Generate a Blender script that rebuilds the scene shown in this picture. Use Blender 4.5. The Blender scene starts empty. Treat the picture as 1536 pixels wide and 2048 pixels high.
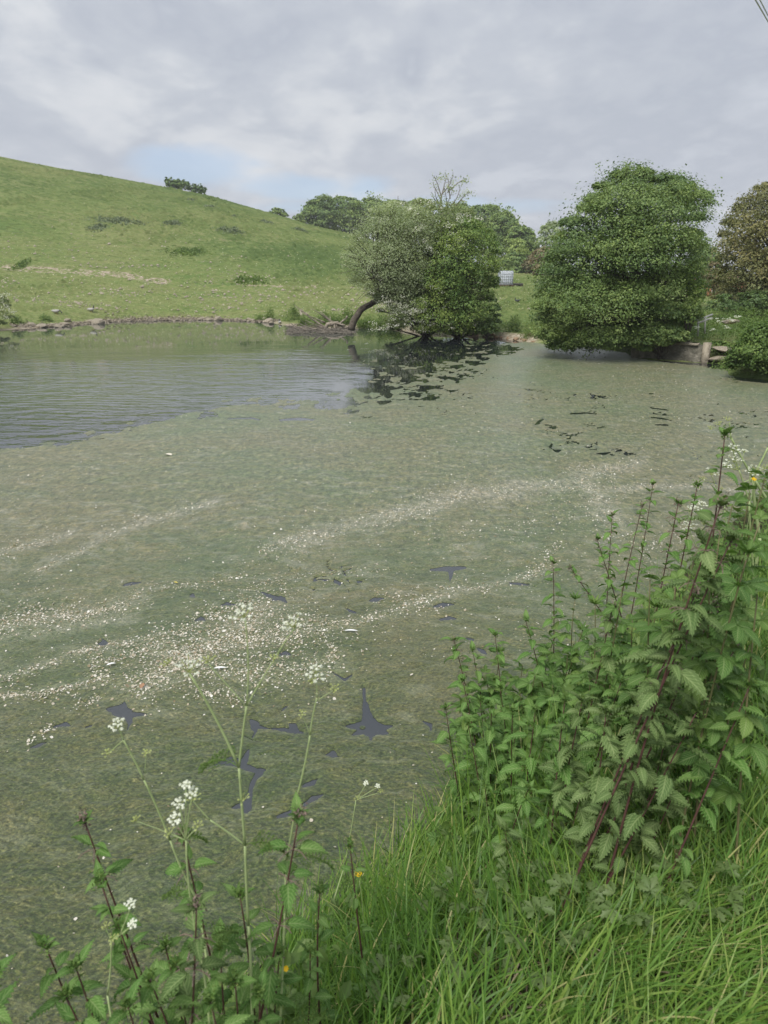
import bpy, math, random
import numpy as np
from mathutils import Vector, Matrix

# ------------------------------------------------------------------ camera, sky, sun, exposure
S = bpy.context.scene
COL = S.collection
F = 1420.0                     # focal length in pixels of the 1536 x 2048 photograph
PITCH = math.radians(18.4)
EYE = 2.5                      # metres above the water
cam_d = bpy.data.cameras.new('camera')
cam = bpy.data.objects.new('camera', cam_d)
COL.objects.link(cam)
cam.location = (0, 0, EYE)
cam.rotation_euler = (math.radians(90) - PITCH, 0, 0)
cam_d.sensor_fit = 'VERTICAL'
cam_d.sensor_height = 36.0
cam_d.lens = 36.0 * F / 2048
cam_d.clip_start = 0.05
cam_d.clip_end = 4000
cam_d.dof.use_dof = True
cam_d.dof.focus_distance = 4.5
cam_d.dof.aperture_fstop = 6.2
S.camera = cam
S.view_settings.view_transform = 'Standard'
S.view_settings.look = 'None'
S.view_settings.gamma = 1
S.view_settings.use_curve_mapping = False
S.view_settings.exposure = 1.38
S.render.engine = 'CYCLES'
S.cycles.max_bounces = 7
S.cycles.diffuse_bounces = 3
S.cycles.glossy_bounces = 3
S.cycles.transmission_bounces = 4
S.cycles.transparent_max_bounces = 6
S.cycles.use_denoising = True
S.cycles.caustics_reflective = False
S.cycles.caustics_refractive = False

SUN_EL, SUN_AZ = math.radians(52), math.radians(215)   # azimuth clockwise from +Y
sun_d = bpy.data.lights.new('sun', 'SUN')
sun_d.energy = 1.5
sun_d.angle = math.radians(30)
sun_d.color = (1.0, 0.96, 0.9)
sun = bpy.data.objects.new('sun', sun_d)
COL.objects.link(sun)
sd = Vector((math.sin(SUN_AZ) * math.cos(SUN_EL), math.cos(SUN_AZ) * math.cos(SUN_EL), math.sin(SUN_EL)))
sun.rotation_euler = sd.to_track_quat('Z', 'Y').to_euler()


class NT:
    """small node-tree helper"""
    def __init__(self, tree):
        self.t = tree
        self.n = tree.nodes
        self.n.clear()

    def node(self, typ, **kw):
        nd = self.n.new(typ)
        for k, v in kw.items():
            if k.startswith('i_'):
                key = k[2:]
                key = int(key) if key.isdigit() else key.replace('_', ' ')
                self.set(nd.inputs[key], v)
            else:
                setattr(nd, k, v)
        return nd

    def set(self, sock, v):
        if isinstance(v, bpy.types.NodeSocket):
            self.t.links.new(v, sock)
        elif isinstance(v, tuple) and len(v) == 3 and sock.type == 'RGBA':
            sock.default_value = (*v, 1)
        else:
            sock.default_value = v

    def math(self, op, a, b=0.0, c=0.0, clamp=False):
        nd = self.n.new('ShaderNodeMath')
        nd.operation = op
        nd.use_clamp = clamp
        for i, v in enumerate((a, b, c)):
            self.set(nd.inputs[i], v)
        return nd.outputs[0]

    def mix(self, f, a, b, blend='MIX'):
        nd = self.n.new('ShaderNodeMix')
        nd.data_type = 'RGBA'
        nd.blend_type = blend
        self.set(nd.inputs[0], f)
        self.set(nd.inputs[6], a)
        self.set(nd.inputs[7], b)
        return nd.outputs[2]

    def noise(self, vec, scale, detail=3, rough=0.55, dist=0.0, out=0):
        nd = self.n.new('ShaderNodeTexNoise')
        self.set(nd.inputs['Vector'], vec)
        nd.inputs['Scale'].default_value = scale
        nd.inputs['Detail'].default_value = detail
        nd.inputs['Roughness'].default_value = rough
        nd.inputs['Distortion'].default_value = dist
        return nd.outputs[out]

    def ramp(self, fac, stops, interp='LINEAR'):
        nd = self.n.new('ShaderNodeValToRGB')
        nd.color_ramp.interpolation = interp
        el = nd.color_ramp.elements
        while len(el) < len(stops):
            el.new(0.5)
        for e, (p, c) in zip(el, stops):
            e.position = p
            e.color = (*c, 1) if isinstance(c, tuple) else (c, c, c, 1)
        self.set(nd.inputs[0], fac)
        return nd.outputs[0]

    def smooth(self, v, lo, hi, a=0.0, b=1.0):
        nd = self.n.new('ShaderNodeMapRange')
        nd.interpolation_type = 'SMOOTHSTEP'
        self.set(nd.inputs[0], v)
        nd.inputs[1].default_value = lo
        nd.inputs[2].default_value = hi
        nd.inputs[3].default_value = a
        nd.inputs[4].default_value = b
        return nd.outputs[0]

    def mapping(self, vec, scale=(1, 1, 1), rot=(0, 0, 0), loc=(0, 0, 0)):
        nd = self.n.new('ShaderNodeMapping')
        self.set(nd.inputs[0], vec)
        nd.inputs[1].default_value = loc
        nd.inputs[2].default_value = rot
        nd.inputs[3].default_value = scale
        return nd.outputs[0]


world = bpy.data.worlds.new('World')
S.world = world
world.use_nodes = True
w = NT(world.node_tree)
sky = w.node('ShaderNodeTexSky', sky_type='NISHITA')
sky.sun_disc = False
sky.sun_elevation = SUN_EL
sky.sun_rotation = SUN_AZ
sky.air_density = 1.0
sky.dust_density = 1.5
dirv = w.node('ShaderNodeTexCoord').outputs['Generated']
sep = w.node('ShaderNodeSeparateXYZ', i_0=dirv)
zc = w.math('MAXIMUM', sep.outputs[2], 0.0)
den = w.math('ADD', zc, 0.20)
px = w.math('DIVIDE', sep.outputs[0], den)
py = w.math('DIVIDE', sep.outputs[1], den)
pv = w.node('ShaderNodeCombineXYZ', i_0=px, i_1=py, i_2=0.0).outputs[0]
pv1 = w.mapping(pv, (1.1, 1.0, 1), (0, 0, 0.25), (3.1, 1.7, 0))
n_big = w.noise(pv1, 0.75, 5, 0.5, 0.25)
n_mid = w.noise(w.mapping(pv, (1.5, 1.15, 1), (0, 0, -0.2), (7.3, 2.2, 4)), 1.9, 7, 0.55, 0.4)
n_fine = w.noise(w.mapping(pv, (1.5, 1.1, 1), (0, 0, 0.4), (1.3, 9.2, 2)), 5.0, 6, 0.55, 0.3)
dens = w.math('ADD', w.math('MULTIPLY', n_big, 0.40), w.math('ADD', w.math('MULTIPLY', n_mid, 0.42), w.math('MULTIPLY', n_fine, 0.18)))
cloud = w.ramp(dens, [(0.36, (0.252, 0.266, 0.292)), (0.44, (0.195, 0.210, 0.241)), (0.51, (0.228, 0.242, 0.268)), (0.57, (0.282, 0.292, 0.308)), (0.66, (0.330, 0.335, 0.342))])
# paler towards the horizon
hz = w.smooth(sep.outputs[2], 0.0, 0.20)
cloud = w.mix(hz, w.mix(0.30, cloud, (0.245, 0.256, 0.292)), cloud)
# breaks in the cloud low over the hill, where blue shows
az = w.math('ARCTAN2', sep.outputs[0], sep.outputs[1])
el = w.math('ARCSINE', sep.outputs[2])
def ellipse(a0, e0, ra, re):
    u = w.math('DIVIDE', w.math('SUBTRACT', az, a0), ra)
    v = w.math('DIVIDE', w.math('SUBTRACT', el, e0), re)
    return w.math('ADD', w.math('MULTIPLY', u, u), w.math('MULTIPLY', v, v))
e1 = ellipse(-0.235, 0.128, 0.085, 0.024)
e2 = ellipse(-0.37, 0.152, 0.03, 0.009)
e3 = ellipse(-0.10, 0.108, 0.10, 0.018)
e4 = ellipse(0.02, 0.085, 0.26, 0.014)
emin = w.math('MINIMUM', e1, w.math('MINIMUM', e3, w.math('ADD', e4, 0.45)))
nv = w.noise(w.mapping(dirv, (6, 6, 16)), 1.6, 5, 0.6, 0.5)
hole = w.smooth(w.math('ADD', emin, w.math('MULTIPLY', w.math('SUBTRACT', nv, 0.5), 3.2)), 0.1, 1.5, 1.0, 0.0)
blue = w.mix(0.55, w.node('ShaderNodeVectorMath', operation='SCALE', i_0=sky.outputs[0], i_Scale=0.06).outputs[0], (0.195, 0.26, 0.37))
veil = w.mix(w.math('MULTIPLY', hole, 0.75), cloud, blue)
bg = w.node('ShaderNodeBackground', i_Color=veil, i_Strength=1.0)
# a little of the clear sky everywhere above the cloud (tint of the daylight)
bg2 = w.node('ShaderNodeBackground', i_Color=sky.outputs[0], i_Strength=0.05)
mx = w.node('ShaderNodeMixShader', i_0=0.03)
w.set(mx.inputs[1], bg.outputs[0])
w.set(mx.inputs[2], bg2.outputs[0])
wo = w.node('ShaderNodeOutputWorld')
w.set(wo.inputs[0], mx.outputs[0])

# ------------------------------------------------------------------ geometry helpers
rng = np.random.default_rng(7)
random.seed(7)
CP, SP = math.cos(PITCH), math.sin(PITCH)


def ray(px, py):
    a = (np.asarray(px, float) - 768) / F
    b = -(np.asarray(py, float) - 1024) / F
    return a, CP + b * SP, -SP + b * CP


def gp(px, py, z=0.0):
    """where the line of sight through a photo point meets height z"""
    dx, dy, dz = ray(px, py)
    t = (z - EYE) / dz
    return np.stack([dx * t, dy * t, z + 0 * t], -1)


def at(px, py, Y):
    """the point at forward distance Y seen at a photo point"""
    dx, dy, dz = ray(px, py)
    t = Y / dy
    return np.stack([dx * t, Y + 0 * t, EYE + dz * t], -1)


def to_px(x, y, z):
    dz = z - EYE
    fw = y * CP - dz * SP
    up = y * SP + dz * CP
    fw = np.where(fw < 0.05, 0.05, fw)
    return 768 + F * x / fw, 1024 - F * up / fw


def ss(a, b, v):
    t = np.clip((v - a) / (b - a), 0, 1)
    return t * t * (3 - 2 * t)


def hash2(ix, iy, seed):
    h = (ix.astype(np.int64) * 374761393 + iy.astype(np.int64) * 668265263 + seed * 1442695041) & 0xFFFFFFFF
    h = ((h ^ (h >> 13)) * 1274126177) & 0xFFFFFFFF
    h = h ^ (h >> 16)
    return (h & 0xFFFFFF) / float(0xFFFFFF)


def vnoise(x, y, seed=0):
    x = np.asarray(x, float)
    y = np.asarray(y, float)
    ix, iy = np.floor(x), np.floor(y)
    fx, fy = x - ix, y - iy
    fx = fx * fx * fx * (fx * (fx * 6 - 15) + 10)
    fy = fy * fy * fy * (fy * (fy * 6 - 15) + 10)
    a = hash2(ix, iy, seed)
    b = hash2(ix + 1, iy, seed)
    c = hash2(ix, iy + 1, seed)
    d = hash2(ix + 1, iy + 1, seed)
    return (a + (b - a) * fx + (c - a) * fy + (a - b - c + d) * fx * fy) * 2 - 1


def fbm(x, y, seed=0, oct=4, gain=0.5):
    s, a, t = 0, 1.0, 0
    for o in range(oct):
        s = s + a * vnoise(x * 2 ** o + 17.3 * o, y * 2 ** o - 9.1 * o, seed + o)
        t += a
        a *= gain
    return s / t


def seg_dist(x, y, poly, closed=True):
    """distance to a polyline and, when closed, its sign (negative inside)"""
    P = np.asarray(poly, float)
    n = len(P)
    d2 = np.full(np.shape(x), 1e18)
    inside = np.zeros(np.shape(x), bool)
    for i in range(n if closed else n - 1):
        a, b = P[i], P[(i + 1) % n]
        ex, ey = b - a
        wx, wy = x - a[0], y - a[1]
        t = np.clip((wx * ex + wy * ey) / (ex * ex + ey * ey + 1e-12), 0, 1)
        d2 = np.minimum(d2, (wx - t * ex) ** 2 + (wy - t * ey) ** 2)
        if closed:
            c = ((a[1] > y) != (b[1] > y)) & (x < (b[0] - a[0]) * (y - a[1]) / (b[1] - a[1] + 1e-12) + a[0])
            inside ^= c
    d = np.sqrt(d2)
    return np.where(inside, -d, d) if closed else d


class Geo:
    """collects vertices, triangles and quads for ONE mesh object"""
    def __init__(self):
        self.V, self.Q, self.T, self.A, self.U, self.n = [], [], [], [], [], 0

    def add(self, v, q=None, t=None, a=0.5, uv=None):
        v = np.asarray(v, float).reshape(-1, 3)
        if q is not None and len(q):
            self.Q.append(np.asarray(q, np.int64).reshape(-1, 4) + self.n)
        if t is not None and len(t):
            self.T.append(np.asarray(t, np.int64).reshape(-1, 3) + self.n)
        self.V.append(v)
        self.A.append(np.broadcast_to(np.asarray(a, float), (len(v),)))
        self.U.append(np.zeros((len(v), 2)) if uv is None else np.asarray(uv, float))
        self.n += len(v)
        return self

    def mesh(self, name, smooth=False, uv=False):
        me = bpy.data.meshes.new(name)
        V = np.concatenate(self.V)
        T = np.concatenate(self.T) if self.T else np.zeros((0, 3), np.int64)
        Q = np.concatenate(self.Q) if self.Q else np.zeros((0, 4), np.int64)
        me.vertices.add(len(V))
        me.vertices.foreach_set('co', V.astype(np.float32).ravel())
        idx = np.concatenate([T.ravel(), Q.ravel()])
        me.loops.add(len(idx))
        me.loops.foreach_set('vertex_index', idx.astype(np.int32))
        st = np.concatenate([np.arange(len(T)) * 3, len(T) * 3 + np.arange(len(Q)) * 4])
        me.polygons.add(len(st))
        me.polygons.foreach_set('loop_start', st.astype(np.int32))
        me.update(calc_edges=True)
        if smooth:
            me.polygons.foreach_set('use_smooth', np.ones(len(st), bool))
        at_ = me.attributes.new('tint', 'FLOAT', 'POINT')
        at_.data.foreach_set('value', np.concatenate(self.A).astype(np.float32))
        if uv:
            ul = me.uv_layers.new(name='UVMap')
            U = np.concatenate(self.U)[idx]
            ul.data.foreach_set('uv', U.astype(np.float32).ravel())
        return me

    def build(self, name, mat, parent=None, smooth=False, uv=False, **props):
        me = self.mesh(name, smooth, uv)
        me.materials.append(mat)
        return link(name, me, parent, **props)


def link(name, data, parent=None, loc=None, **props):
    o = bpy.data.objects.new(name, data)
    COL.objects.link(o)
    if parent is not None:
        o.parent = parent
    if loc is not None:
        o.location = loc
    for k, v in props.items():
        o[k] = v
    return o


def thing(name, label, cat, loc=(0, 0, 0), rotz=0.0, group=None):
    o = bpy.data.objects.new(name, None)
    COL.objects.link(o)
    o.empty_display_size = 0.1
    o.location = loc
    o.rotation_euler = (0, 0, rotz)
    o['label'] = label
    o['category'] = cat
    if group:
        o['group'] = group
    return o


def tag(o, label, cat, group=None):
    o['label'] = label
    o['category'] = cat
    if group:
        o['group'] = group
    return o


def tube(geo, pts, rad, sides=6, a=0.5, cap=True):
    pts = np.asarray(pts, float)
    n = len(pts)
    rad = np.broadcast_to(np.asarray(rad, float), (n,))
    tan = np.gradient(pts, axis=0)
    tan /= np.linalg.norm(tan, axis=1)[:, None] + 1e-9
    ref = np.array([0.31, 0.95, 0.05]) if abs(tan[0][2]) > 0.5 else np.array([0, 0, 1.0])
    s1 = np.cross(tan, ref)
    s1 /= np.linalg.norm(s1, axis=1)[:, None] + 1e-9
    s2 = np.cross(tan, s1)
    th = np.arange(sides) / sides * 2 * np.pi
    v = pts[:, None, :] + rad[:, None, None] * (np.cos(th)[None, :, None] * s1[:, None, :] + np.sin(th)[None, :, None] * s2[:, None, :])
    i, j = np.meshgrid(np.arange(n - 1), np.arange(sides), indexing='ij')
    j2 = (j + 1) % sides
    q = np.stack([i * sides + j, i * sides + j2, (i + 1) * sides + j2, (i + 1) * sides + j], -1).reshape(-1, 4)
    t = None
    if cap:
        t = [[0, k + 1, k] for k in range(1, sides - 1)] + [[(n - 1) * sides, (n - 1) * sides + k, (n - 1) * sides + k + 1] for k in range(1, sides - 1)]
    geo.add(v, q, t, a)


def box(geo, c, s, rot=0.0, a=0.5):
    x, y, z = np.asarray(s) / 2
    v = np.array([[sx * x, sy * y, sz * z] for sz in (-1, 1) for sx, sy in ((-1, -1), (1, -1), (1, 1), (-1, 1))])
    cr, sr = math.cos(rot), math.sin(rot)
    v = np.stack([v[:, 0] * cr - v[:, 1] * sr, v[:, 0] * sr + v[:, 1] * cr, v[:, 2]], -1) + np.asarray(c)
    geo.add(v, [[3, 2, 1, 0], [4, 5, 6, 7], [0, 1, 5, 4], [1, 2, 6, 5], [2, 3, 7, 6], [3, 0, 4, 7]], None, a)


def bez(p0, p1, p2, n=8):
    t = np.linspace(0, 1, n)[:, None]
    return (1 - t) ** 2 * np.asarray(p0) + 2 * t * (1 - t) * np.asarray(p1) + t * t * np.asarray(p2)


def leaves(geo, P, N, size, aspect=0.62, a=None, r=rng):
    """one diamond of two triangles per leaf, folded slightly along its midrib"""
    n = len(P)
    N = N / (np.linalg.norm(N, axis=1)[:, None] + 1e-9)
    R = r.normal(size=(n, 3))
    A = np.cross(N, R)
    A /= np.linalg.norm(A, axis=1)[:, None] + 1e-9
    B = np.cross(N, A)
    size = np.broadcast_to(np.asarray(size, float), (n,))[:, None]
    lift = N * size * 0.10
    v = np.stack([P - A * size * 0.5, P + B * size * 0.5 * aspect + lift, P + A * size * 0.5, P - B * size * 0.5 * aspect + lift], 1)
    q = np.arange(n)[:, None] * 4 + np.array([0, 1, 2, 3])
    t = np.concatenate([q[:, [0, 1, 2]], q[:, [0, 2, 3]]])
    a = r.random(n) if a is None else a
    geo.add(v, None, t, np.repeat(np.broadcast_to(a, (n,)), 4))


# ------------------------------------------------------------------ materials
def mat(name):
    m = bpy.data.materials.new(name)
    m.use_nodes = True
    return m, NT(m.node_tree)


def finish(t, surf):
    o = t.node('ShaderNodeOutputMaterial')
    t.set(o.inputs[0], surf)


def bump(t, h, strength=0.5, dist=0.02):
    return t.node('ShaderNodeBump', i_Strength=strength, i_Distance=dist, i_Height=h).outputs[0]


def m_simple(name, c1, c2=None, rough=0.8, scale=8.0, spec=0.3, bmp=0.3, bdist=0.01, c3=None):
    m, t = mat(name)
    co = t.node('ShaderNodeTexCoord').outputs['Object']
    n = t.noise(co, scale, 5, 0.6)
    col = c1 if c2 is None else t.ramp(n, [(0.3, c1), (0.52, c2), (0.72, c3 or c2)])
    p = t.node('ShaderNodeBsdfPrincipled', i_Base_Color=col, i_Roughness=rough)
    p.inputs['Specular IOR Level'].default_value = spec
    t.set(p.inputs['Normal'], bump(t, t.noise(co, scale * 3, 4, 0.6), bmp, bdist))
    finish(t, p.outputs[0])
    return m


def m_leaf(name, stops, rough=0.5, trans=0.35, veins=0, spec=0.35, patch=0.0):
    """leaf material: colour from the per-leaf tint (or per-object random), optional pinnate veins from UV"""
    m, t = mat(name)
    tint = t.node('ShaderNodeAttribute', attribute_name='tint').outputs['Fac']
    if veins:
        oi = t.node('ShaderNodeObjectInfo').outputs['Random']
        tint = t.math('ADD', t.math('MULTIPLY', tint, 0.4), t.math('MULTIPLY', oi, 0.6))
    if patch:
        g = t.node('ShaderNodeNewGeometry').outputs['Position']
        pn = t.noise(g, patch, 2)
        tint = t.math('ADD', tint, t.math('MULTIPLY', t.math('SUBTRACT', pn, 0.5), 1.3), clamp=True)
    col = t.ramp(tint, stops)
    nrm = None
    if veins:
        uv = t.node('ShaderNodeUVMap', uv_map='UVMap').outputs[0]
        s = t.node('ShaderNodeSeparateXYZ', i_0=uv)
        sd_ = t.math('ABSOLUTE', t.math('SUBTRACT', s.outputs[1], 0.5))
        ph = t.math('FRACT', t.math('SUBTRACT', t.math('MULTIPLY', s.outputs[0], float(veins)), t.math('MULTIPLY', sd_, veins * 0.62)))
        tri = t.math('ABSOLUTE', t.math('SUBTRACT', ph, 0.5))
        vein = t.smooth(tri, 0.02, 0.16, 1.0, 0.0)
        mid = t.smooth(sd_, 0.012, 0.05, 1.0, 0.0)
        vv = t.math('MAXIMUM', t.math('MULTIPLY', vein, 0.7), mid)
        lite = t.mix(0.6, col, (0.36, 0.44, 0.20))
        col = t.mix(t.smooth(tri, 0.05, 0.45, 0.0, 0.5), col, t.mix(1.0, col, (0.50, 0.55, 0.50), 'MULTIPLY'))
        col = t.mix(t.math('MULTIPLY', vv, 0.8), col, lite)
        co = t.node('ShaderNodeTexCoord').outputs['Object']
        hgt = t.math('ADD', t.math('MULTIPLY', tri, 1.0), t.math('MULTIPLY', t.noise(co, 260, 2), 0.35))
        nrm = bump(t, hgt, 0.55, 0.003)
    p = t.node('ShaderNodeBsdfPrincipled', i_Base_Color=col, i_Roughness=rough)
    p.inputs['Specular IOR Level'].default_value = spec
    tr = t.node('ShaderNodeBsdfTranslucent', i_Color=t.mix(0.5, col, t.mix(1.0, col, (1.5, 1.5, 0.5), 'MULTIPLY')))
    if nrm is not None:
        t.set(p.inputs['Normal'], nrm)
    mxs = t.node('ShaderNodeMixShader', i_0=trans)
    t.set(mxs.inputs[1], p.outputs[0])
    t.set(mxs.inputs[2], tr.outputs[0])
    finish(t, mxs.outputs[0])
    return m


M = {}
M['alder'] = m_leaf('alder_leaf', [(0.0, (0.102, 0.169, 0.063)), (0.5, (0.175, 0.263, 0.083)), (1.0, (0.288, 0.373, 0.120))], 0.45, 0.3)
M['bushleaf'] = m_leaf('bush_leaf', [(0.0, (0.087, 0.165, 0.047)), (0.5, (0.176, 0.270, 0.064)), (1.0, (0.301, 0.382, 0.096))], 0.5, 0.3, patch=0.9)
M['willow'] = m_leaf('willow_leaf', [(0.0, (0.255, 0.328, 0.179)), (0.5, (0.376, 0.451, 0.262)), (1.0, (0.510, 0.575, 0.373))], 0.45, 0.4)
M['thorn'] = m_leaf('hawthorn_leaf', [(0.0, (0.138, 0.200, 0.083)), (0.5, (0.234, 0.297, 0.124)), (1.0, (0.338, 0.386, 0.179))], 0.45, 0.35)
M['blossom'] = m_leaf('blossom', [(0.0, (0.58, 0.60, 0.48)), (1.0, (0.80, 0.80, 0.74))], 0.7, 0.3)
M['wood_far'] = m_leaf('woodland_leaf', [(0.0, (0.119, 0.193, 0.072)), (0.5, (0.205, 0.295, 0.089)), (1.0, (0.322, 0.404, 0.121))], 0.6, 0.25, patch=0.25)
M['wood_brown'] = m_leaf('brownish_leaf', [(0.0, (0.114, 0.120, 0.072)), (0.5, (0.198, 0.180, 0.096)), (1.0, (0.282, 0.234, 0.132))], 0.6, 0.25, patch=0.35)
M['olive'] = m_leaf('olive_leaf', [(0.0, (0.111, 0.127, 0.055)), (0.5, (0.198, 0.208, 0.079)), (1.0, (0.300, 0.270, 0.116))], 0.6, 0.25, patch=0.5)
M['heather'] = m_leaf('scrub_leaf', [(0.0, (0.113, 0.163, 0.086)), (0.5, (0.179, 0.231, 0.126)), (1.0, (0.245, 0.282, 0.166))], 0.8, 0.1)
M['weed'] = m_leaf('weed_leaf', [(0.0, (0.079, 0.141, 0.037)), (0.5, (0.138, 0.224, 0.056)), (1.0, (0.223, 0.308, 0.081))], 0.5, 0.35, patch=0.8)
M['nettle'] = m_leaf('nettle_leaf', [(0.0, (0.094, 0.229, 0.043)), (0.5, (0.162, 0.312, 0.070)), (1.0, (0.256, 0.405, 0.120))], 0.55, 0.3, veins=8)
M['nettle_dusty'] = m_leaf('dusty_nettle_leaf', [(0.0, (0.108, 0.190, 0.054)), (0.5, (0.159, 0.251, 0.078)), (1.0, (0.221, 0.312, 0.113))], 0.6, 0.25, veins=9)
M['bramble'] = m_leaf('raspberry_leaf', [(0.0, (0.072, 0.174, 0.035)), (0.5, (0.137, 0.265, 0.058)), (1.0, (0.252, 0.371, 0.094))], 0.45, 0.35, veins=9)
M['herb'] = m_leaf('herb_leaf', [(0.0, (0.085, 0.150, 0.040)), (0.5, (0.130, 0.200, 0.062)), (1.0, (0.180, 0.240, 0.100))], 0.5, 0.35)
M['fern'] = m_leaf('feathery_leaf', [(0.0, (0.080, 0.150, 0.030)), (1.0, (0.160, 0.250, 0.060))], 0.6, 0.35)
M['grass'] = m_leaf('grass_blade', [(0.0, (0.062, 0.142, 0.027)), (0.35, (0.116, 0.238, 0.040)), (0.7, (0.198, 0.321, 0.056)), (0.88, (0.287, 0.372, 0.100)), (1.0, (0.494, 0.462, 0.212))], 0.45, 0.35)
M['hillgrass'] = m_leaf('pasture_grass', [(0.0, (0.108, 0.171, 0.051)), (0.5, (0.164, 0.221, 0.069)), (1.0, (0.240, 0.272, 0.108))], 0.8, 0.2)
M['umbel'] = m_leaf('umbel_floret', [(0.0, (0.42, 0.48, 0.16)), (0.35, (0.55, 0.60, 0.30)), (0.5, (0.74, 0.78, 0.68)), (1.0, (0.84, 0.86, 0.82))], 0.7, 0.3)
M['parsley_stem'] = m_simple('parsley_stem', (0.26, 0.34, 0.14), (0.32, 0.40, 0.18), 0.5, 30, 0.4, 0.1, 0.001)
M['parsley_stem_red'] = m_simple('parsley_stem_red', (0.10, 0.055, 0.05), (0.13, 0.16, 0.06), 0.5, 9, 0.4, 0.1, 0.001)
M['nettle_stem'] = m_simple('nettle_stem', (0.055, 0.022, 0.022), (0.095, 0.045, 0.038), 0.6, 25, 0.4, 0.4, 0.001)
M['nettle_tip'] = m_simple('nettle_tip', (0.11, 0.115, 0.075), (0.20, 0.145, 0.12), 0.8, 60, 0.3, 0.5, 0.002)
M['cane'] = m_simple('raspberry_cane', (0.10, 0.11, 0.045), (0.16, 0.15, 0.07), 0.6, 20, 0.3, 0.3, 0.001)
M['bark'] = m_simple('bark', (0.055, 0.048, 0.038), (0.115, 0.098, 0.078), 0.9, 9, 0.2, 0.9, 0.04, (0.17, 0.15, 0.12))
M['twig'] = m_simple('twig', (0.13, 0.115, 0.095), (0.20, 0.18, 0.15), 0.9, 12, 0.2, 0.4, 0.01)
M['deadwood'] = m_simple('dead_wood', (0.16, 0.135, 0.105), (0.30, 0.26, 0.21), 0.9, 10, 0.2, 0.6, 0.01, (0.40, 0.36, 0.30))
M['stone'] = m_simple('pale_stone', (0.17, 0.145, 0.11), (0.33, 0.29, 0.225), 0.9, 7, 0.25, 0.8, 0.03, (0.45, 0.40, 0.32))
M['stone_warm'] = m_simple('warm_stone', (0.20, 0.13, 0.085), (0.36, 0.25, 0.16), 0.9, 7, 0.25, 0.8, 0.03, (0.46, 0.35, 0.25))
M['concrete'] = m_simple('old_concrete', (0.060, 0.062, 0.045), (0.165, 0.155, 0.125), 0.92, 3.0, 0.2, 1.0, 0.06, (0.30, 0.28, 0.23))
M['white_plastic'] = m_simple('white_plastic', (0.52, 0.57, 0.62), (0.66, 0.70, 0.74), 0.4, 3, 0.4, 0.1, 0.01)
M['galv'] = m_simple('galvanised_bar', (0.30, 0.34, 0.40), (0.42, 0.45, 0.50), 0.5, 10, 0.5, 0.1, 0.01)
M['pallet'] = m_simple('pallet_wood', (0.16, 0.11, 0.075), (0.28, 0.21, 0.15), 0.9, 8, 0.2, 0.4, 0.01)
M['dark'] = m_simple('dark_rubber', (0.035, 0.035, 0.035), (0.07, 0.065, 0.06), 0.8, 8, 0.3, 0.3, 0.01)
M['brick'] = m_simple('brick_red', (0.30, 0.14, 0.09), (0.40, 0.21, 0.13), 0.9, 5, 0.2, 0.4, 0.02)
M['tile_roof'] = m_simple('roof_tile', (0.17, 0.115, 0.09), (0.26, 0.175, 0.135), 0.9, 4, 0.2, 0.6, 0.03)
M['white_paint'] = m_simple('white_paint', (0.62, 0.62, 0.60), (0.74, 0.74, 0.72), 0.5, 5, 0.4, 0.1, 0.01)
M['window'] = m_simple('window_glass', (0.03, 0.035, 0.04), (0.05, 0.055, 0.06), 0.1, 2, 0.6, 0.0, 0.01)
M['greywood'] = m_simple('weathered_board', (0.26, 0.26, 0.25), (0.42, 0.42, 0.40), 0.85, 9, 0.2, 0.4, 0.01)
M['wire'] = m_simple('cable_grey', (0.62, 0.65, 0.68), (0.70, 0.73, 0.76), 0.5, 9, 0.4, 0.0, 0.01)
M['duck_grey'] = m_simple('grey_plumage', (0.30, 0.29, 0.27), (0.42, 0.41, 0.39), 0.8, 22, 0.2, 0.3, 0.01)
M['duck_dark'] = m_simple('dark_plumage', (0.020, 0.026, 0.022), (0.04, 0.05, 0.045), 0.5, 15, 0.4, 0.2, 0.01)
M['duck_brown'] = m_simple('brown_plumage', (0.12, 0.085, 0.06), (0.20, 0.15, 0.11), 0.8, 25, 0.2, 0.3, 0.01)
M['bill'] = m_simple('yellow_bill', (0.42, 0.34, 0.08), (0.46, 0.38, 0.10), 0.5, 5, 0.4, 0.0, 0.01)
M['buttercup'] = m_leaf('buttercup_petal', [(0, (0.78, 0.50, 0.01)), (1, (0.85, 0.62, 0.02))], 0.3, 0.2)
M['petal'] = m_leaf('fallen_petal', [(0.0, (0.284, 0.220, 0.132)), (0.25, (0.503, 0.439, 0.330)), (0.6, (0.677, 0.637, 0.550)), (1.0, (0.852, 0.834, 0.792))], 0.7, 0.25)
M['feather'] = m_simple('white_feather', (0.74, 0.75, 0.76), (0.80, 0.81, 0.82), 0.7, 20, 0.3, 0.1, 0.002)

# ------------------------------------------------------------------ the pond outline and the lie of the land
far_px = [(0, 662), (60, 657), (140, 652), (200, 645), (262, 642), (350, 640.5), (430, 640), (520, 644), (560, 649), (590, 656), (640, 661),
          (700, 657), (740, 656), (800, 662), (870, 667), (940, 669), (1000, 677), (1060, 685), (1090, 689), (1180, 696), (1250, 706), (1262, 716), (1292, 719),
          (1410, 726), (1440, 728), (1452, 738), (1456, 752), (1536, 760)]
shore = [tuple(gp(a, b)[:2]) for a, b in far_px]
near = [(-34, 26), (-38, 14), (-22, 6), (-10, 2.2), (-5, 1.35), (-3, 1.2), (-1.7, 1.35), (-1.0, 1.65), (-0.45, 2.05), (0.0, 2.5), (0.4, 3.0),
        (0.9, 3.65), (1.6, 4.5), (2.6, 5.8), (4.3, 7.9), (6.6, 10.4), (8.9, 13.2), (10.9, 15.6)]
POND = near[::-1] + [(-34, 26)][:0] + [shore[0]]
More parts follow.
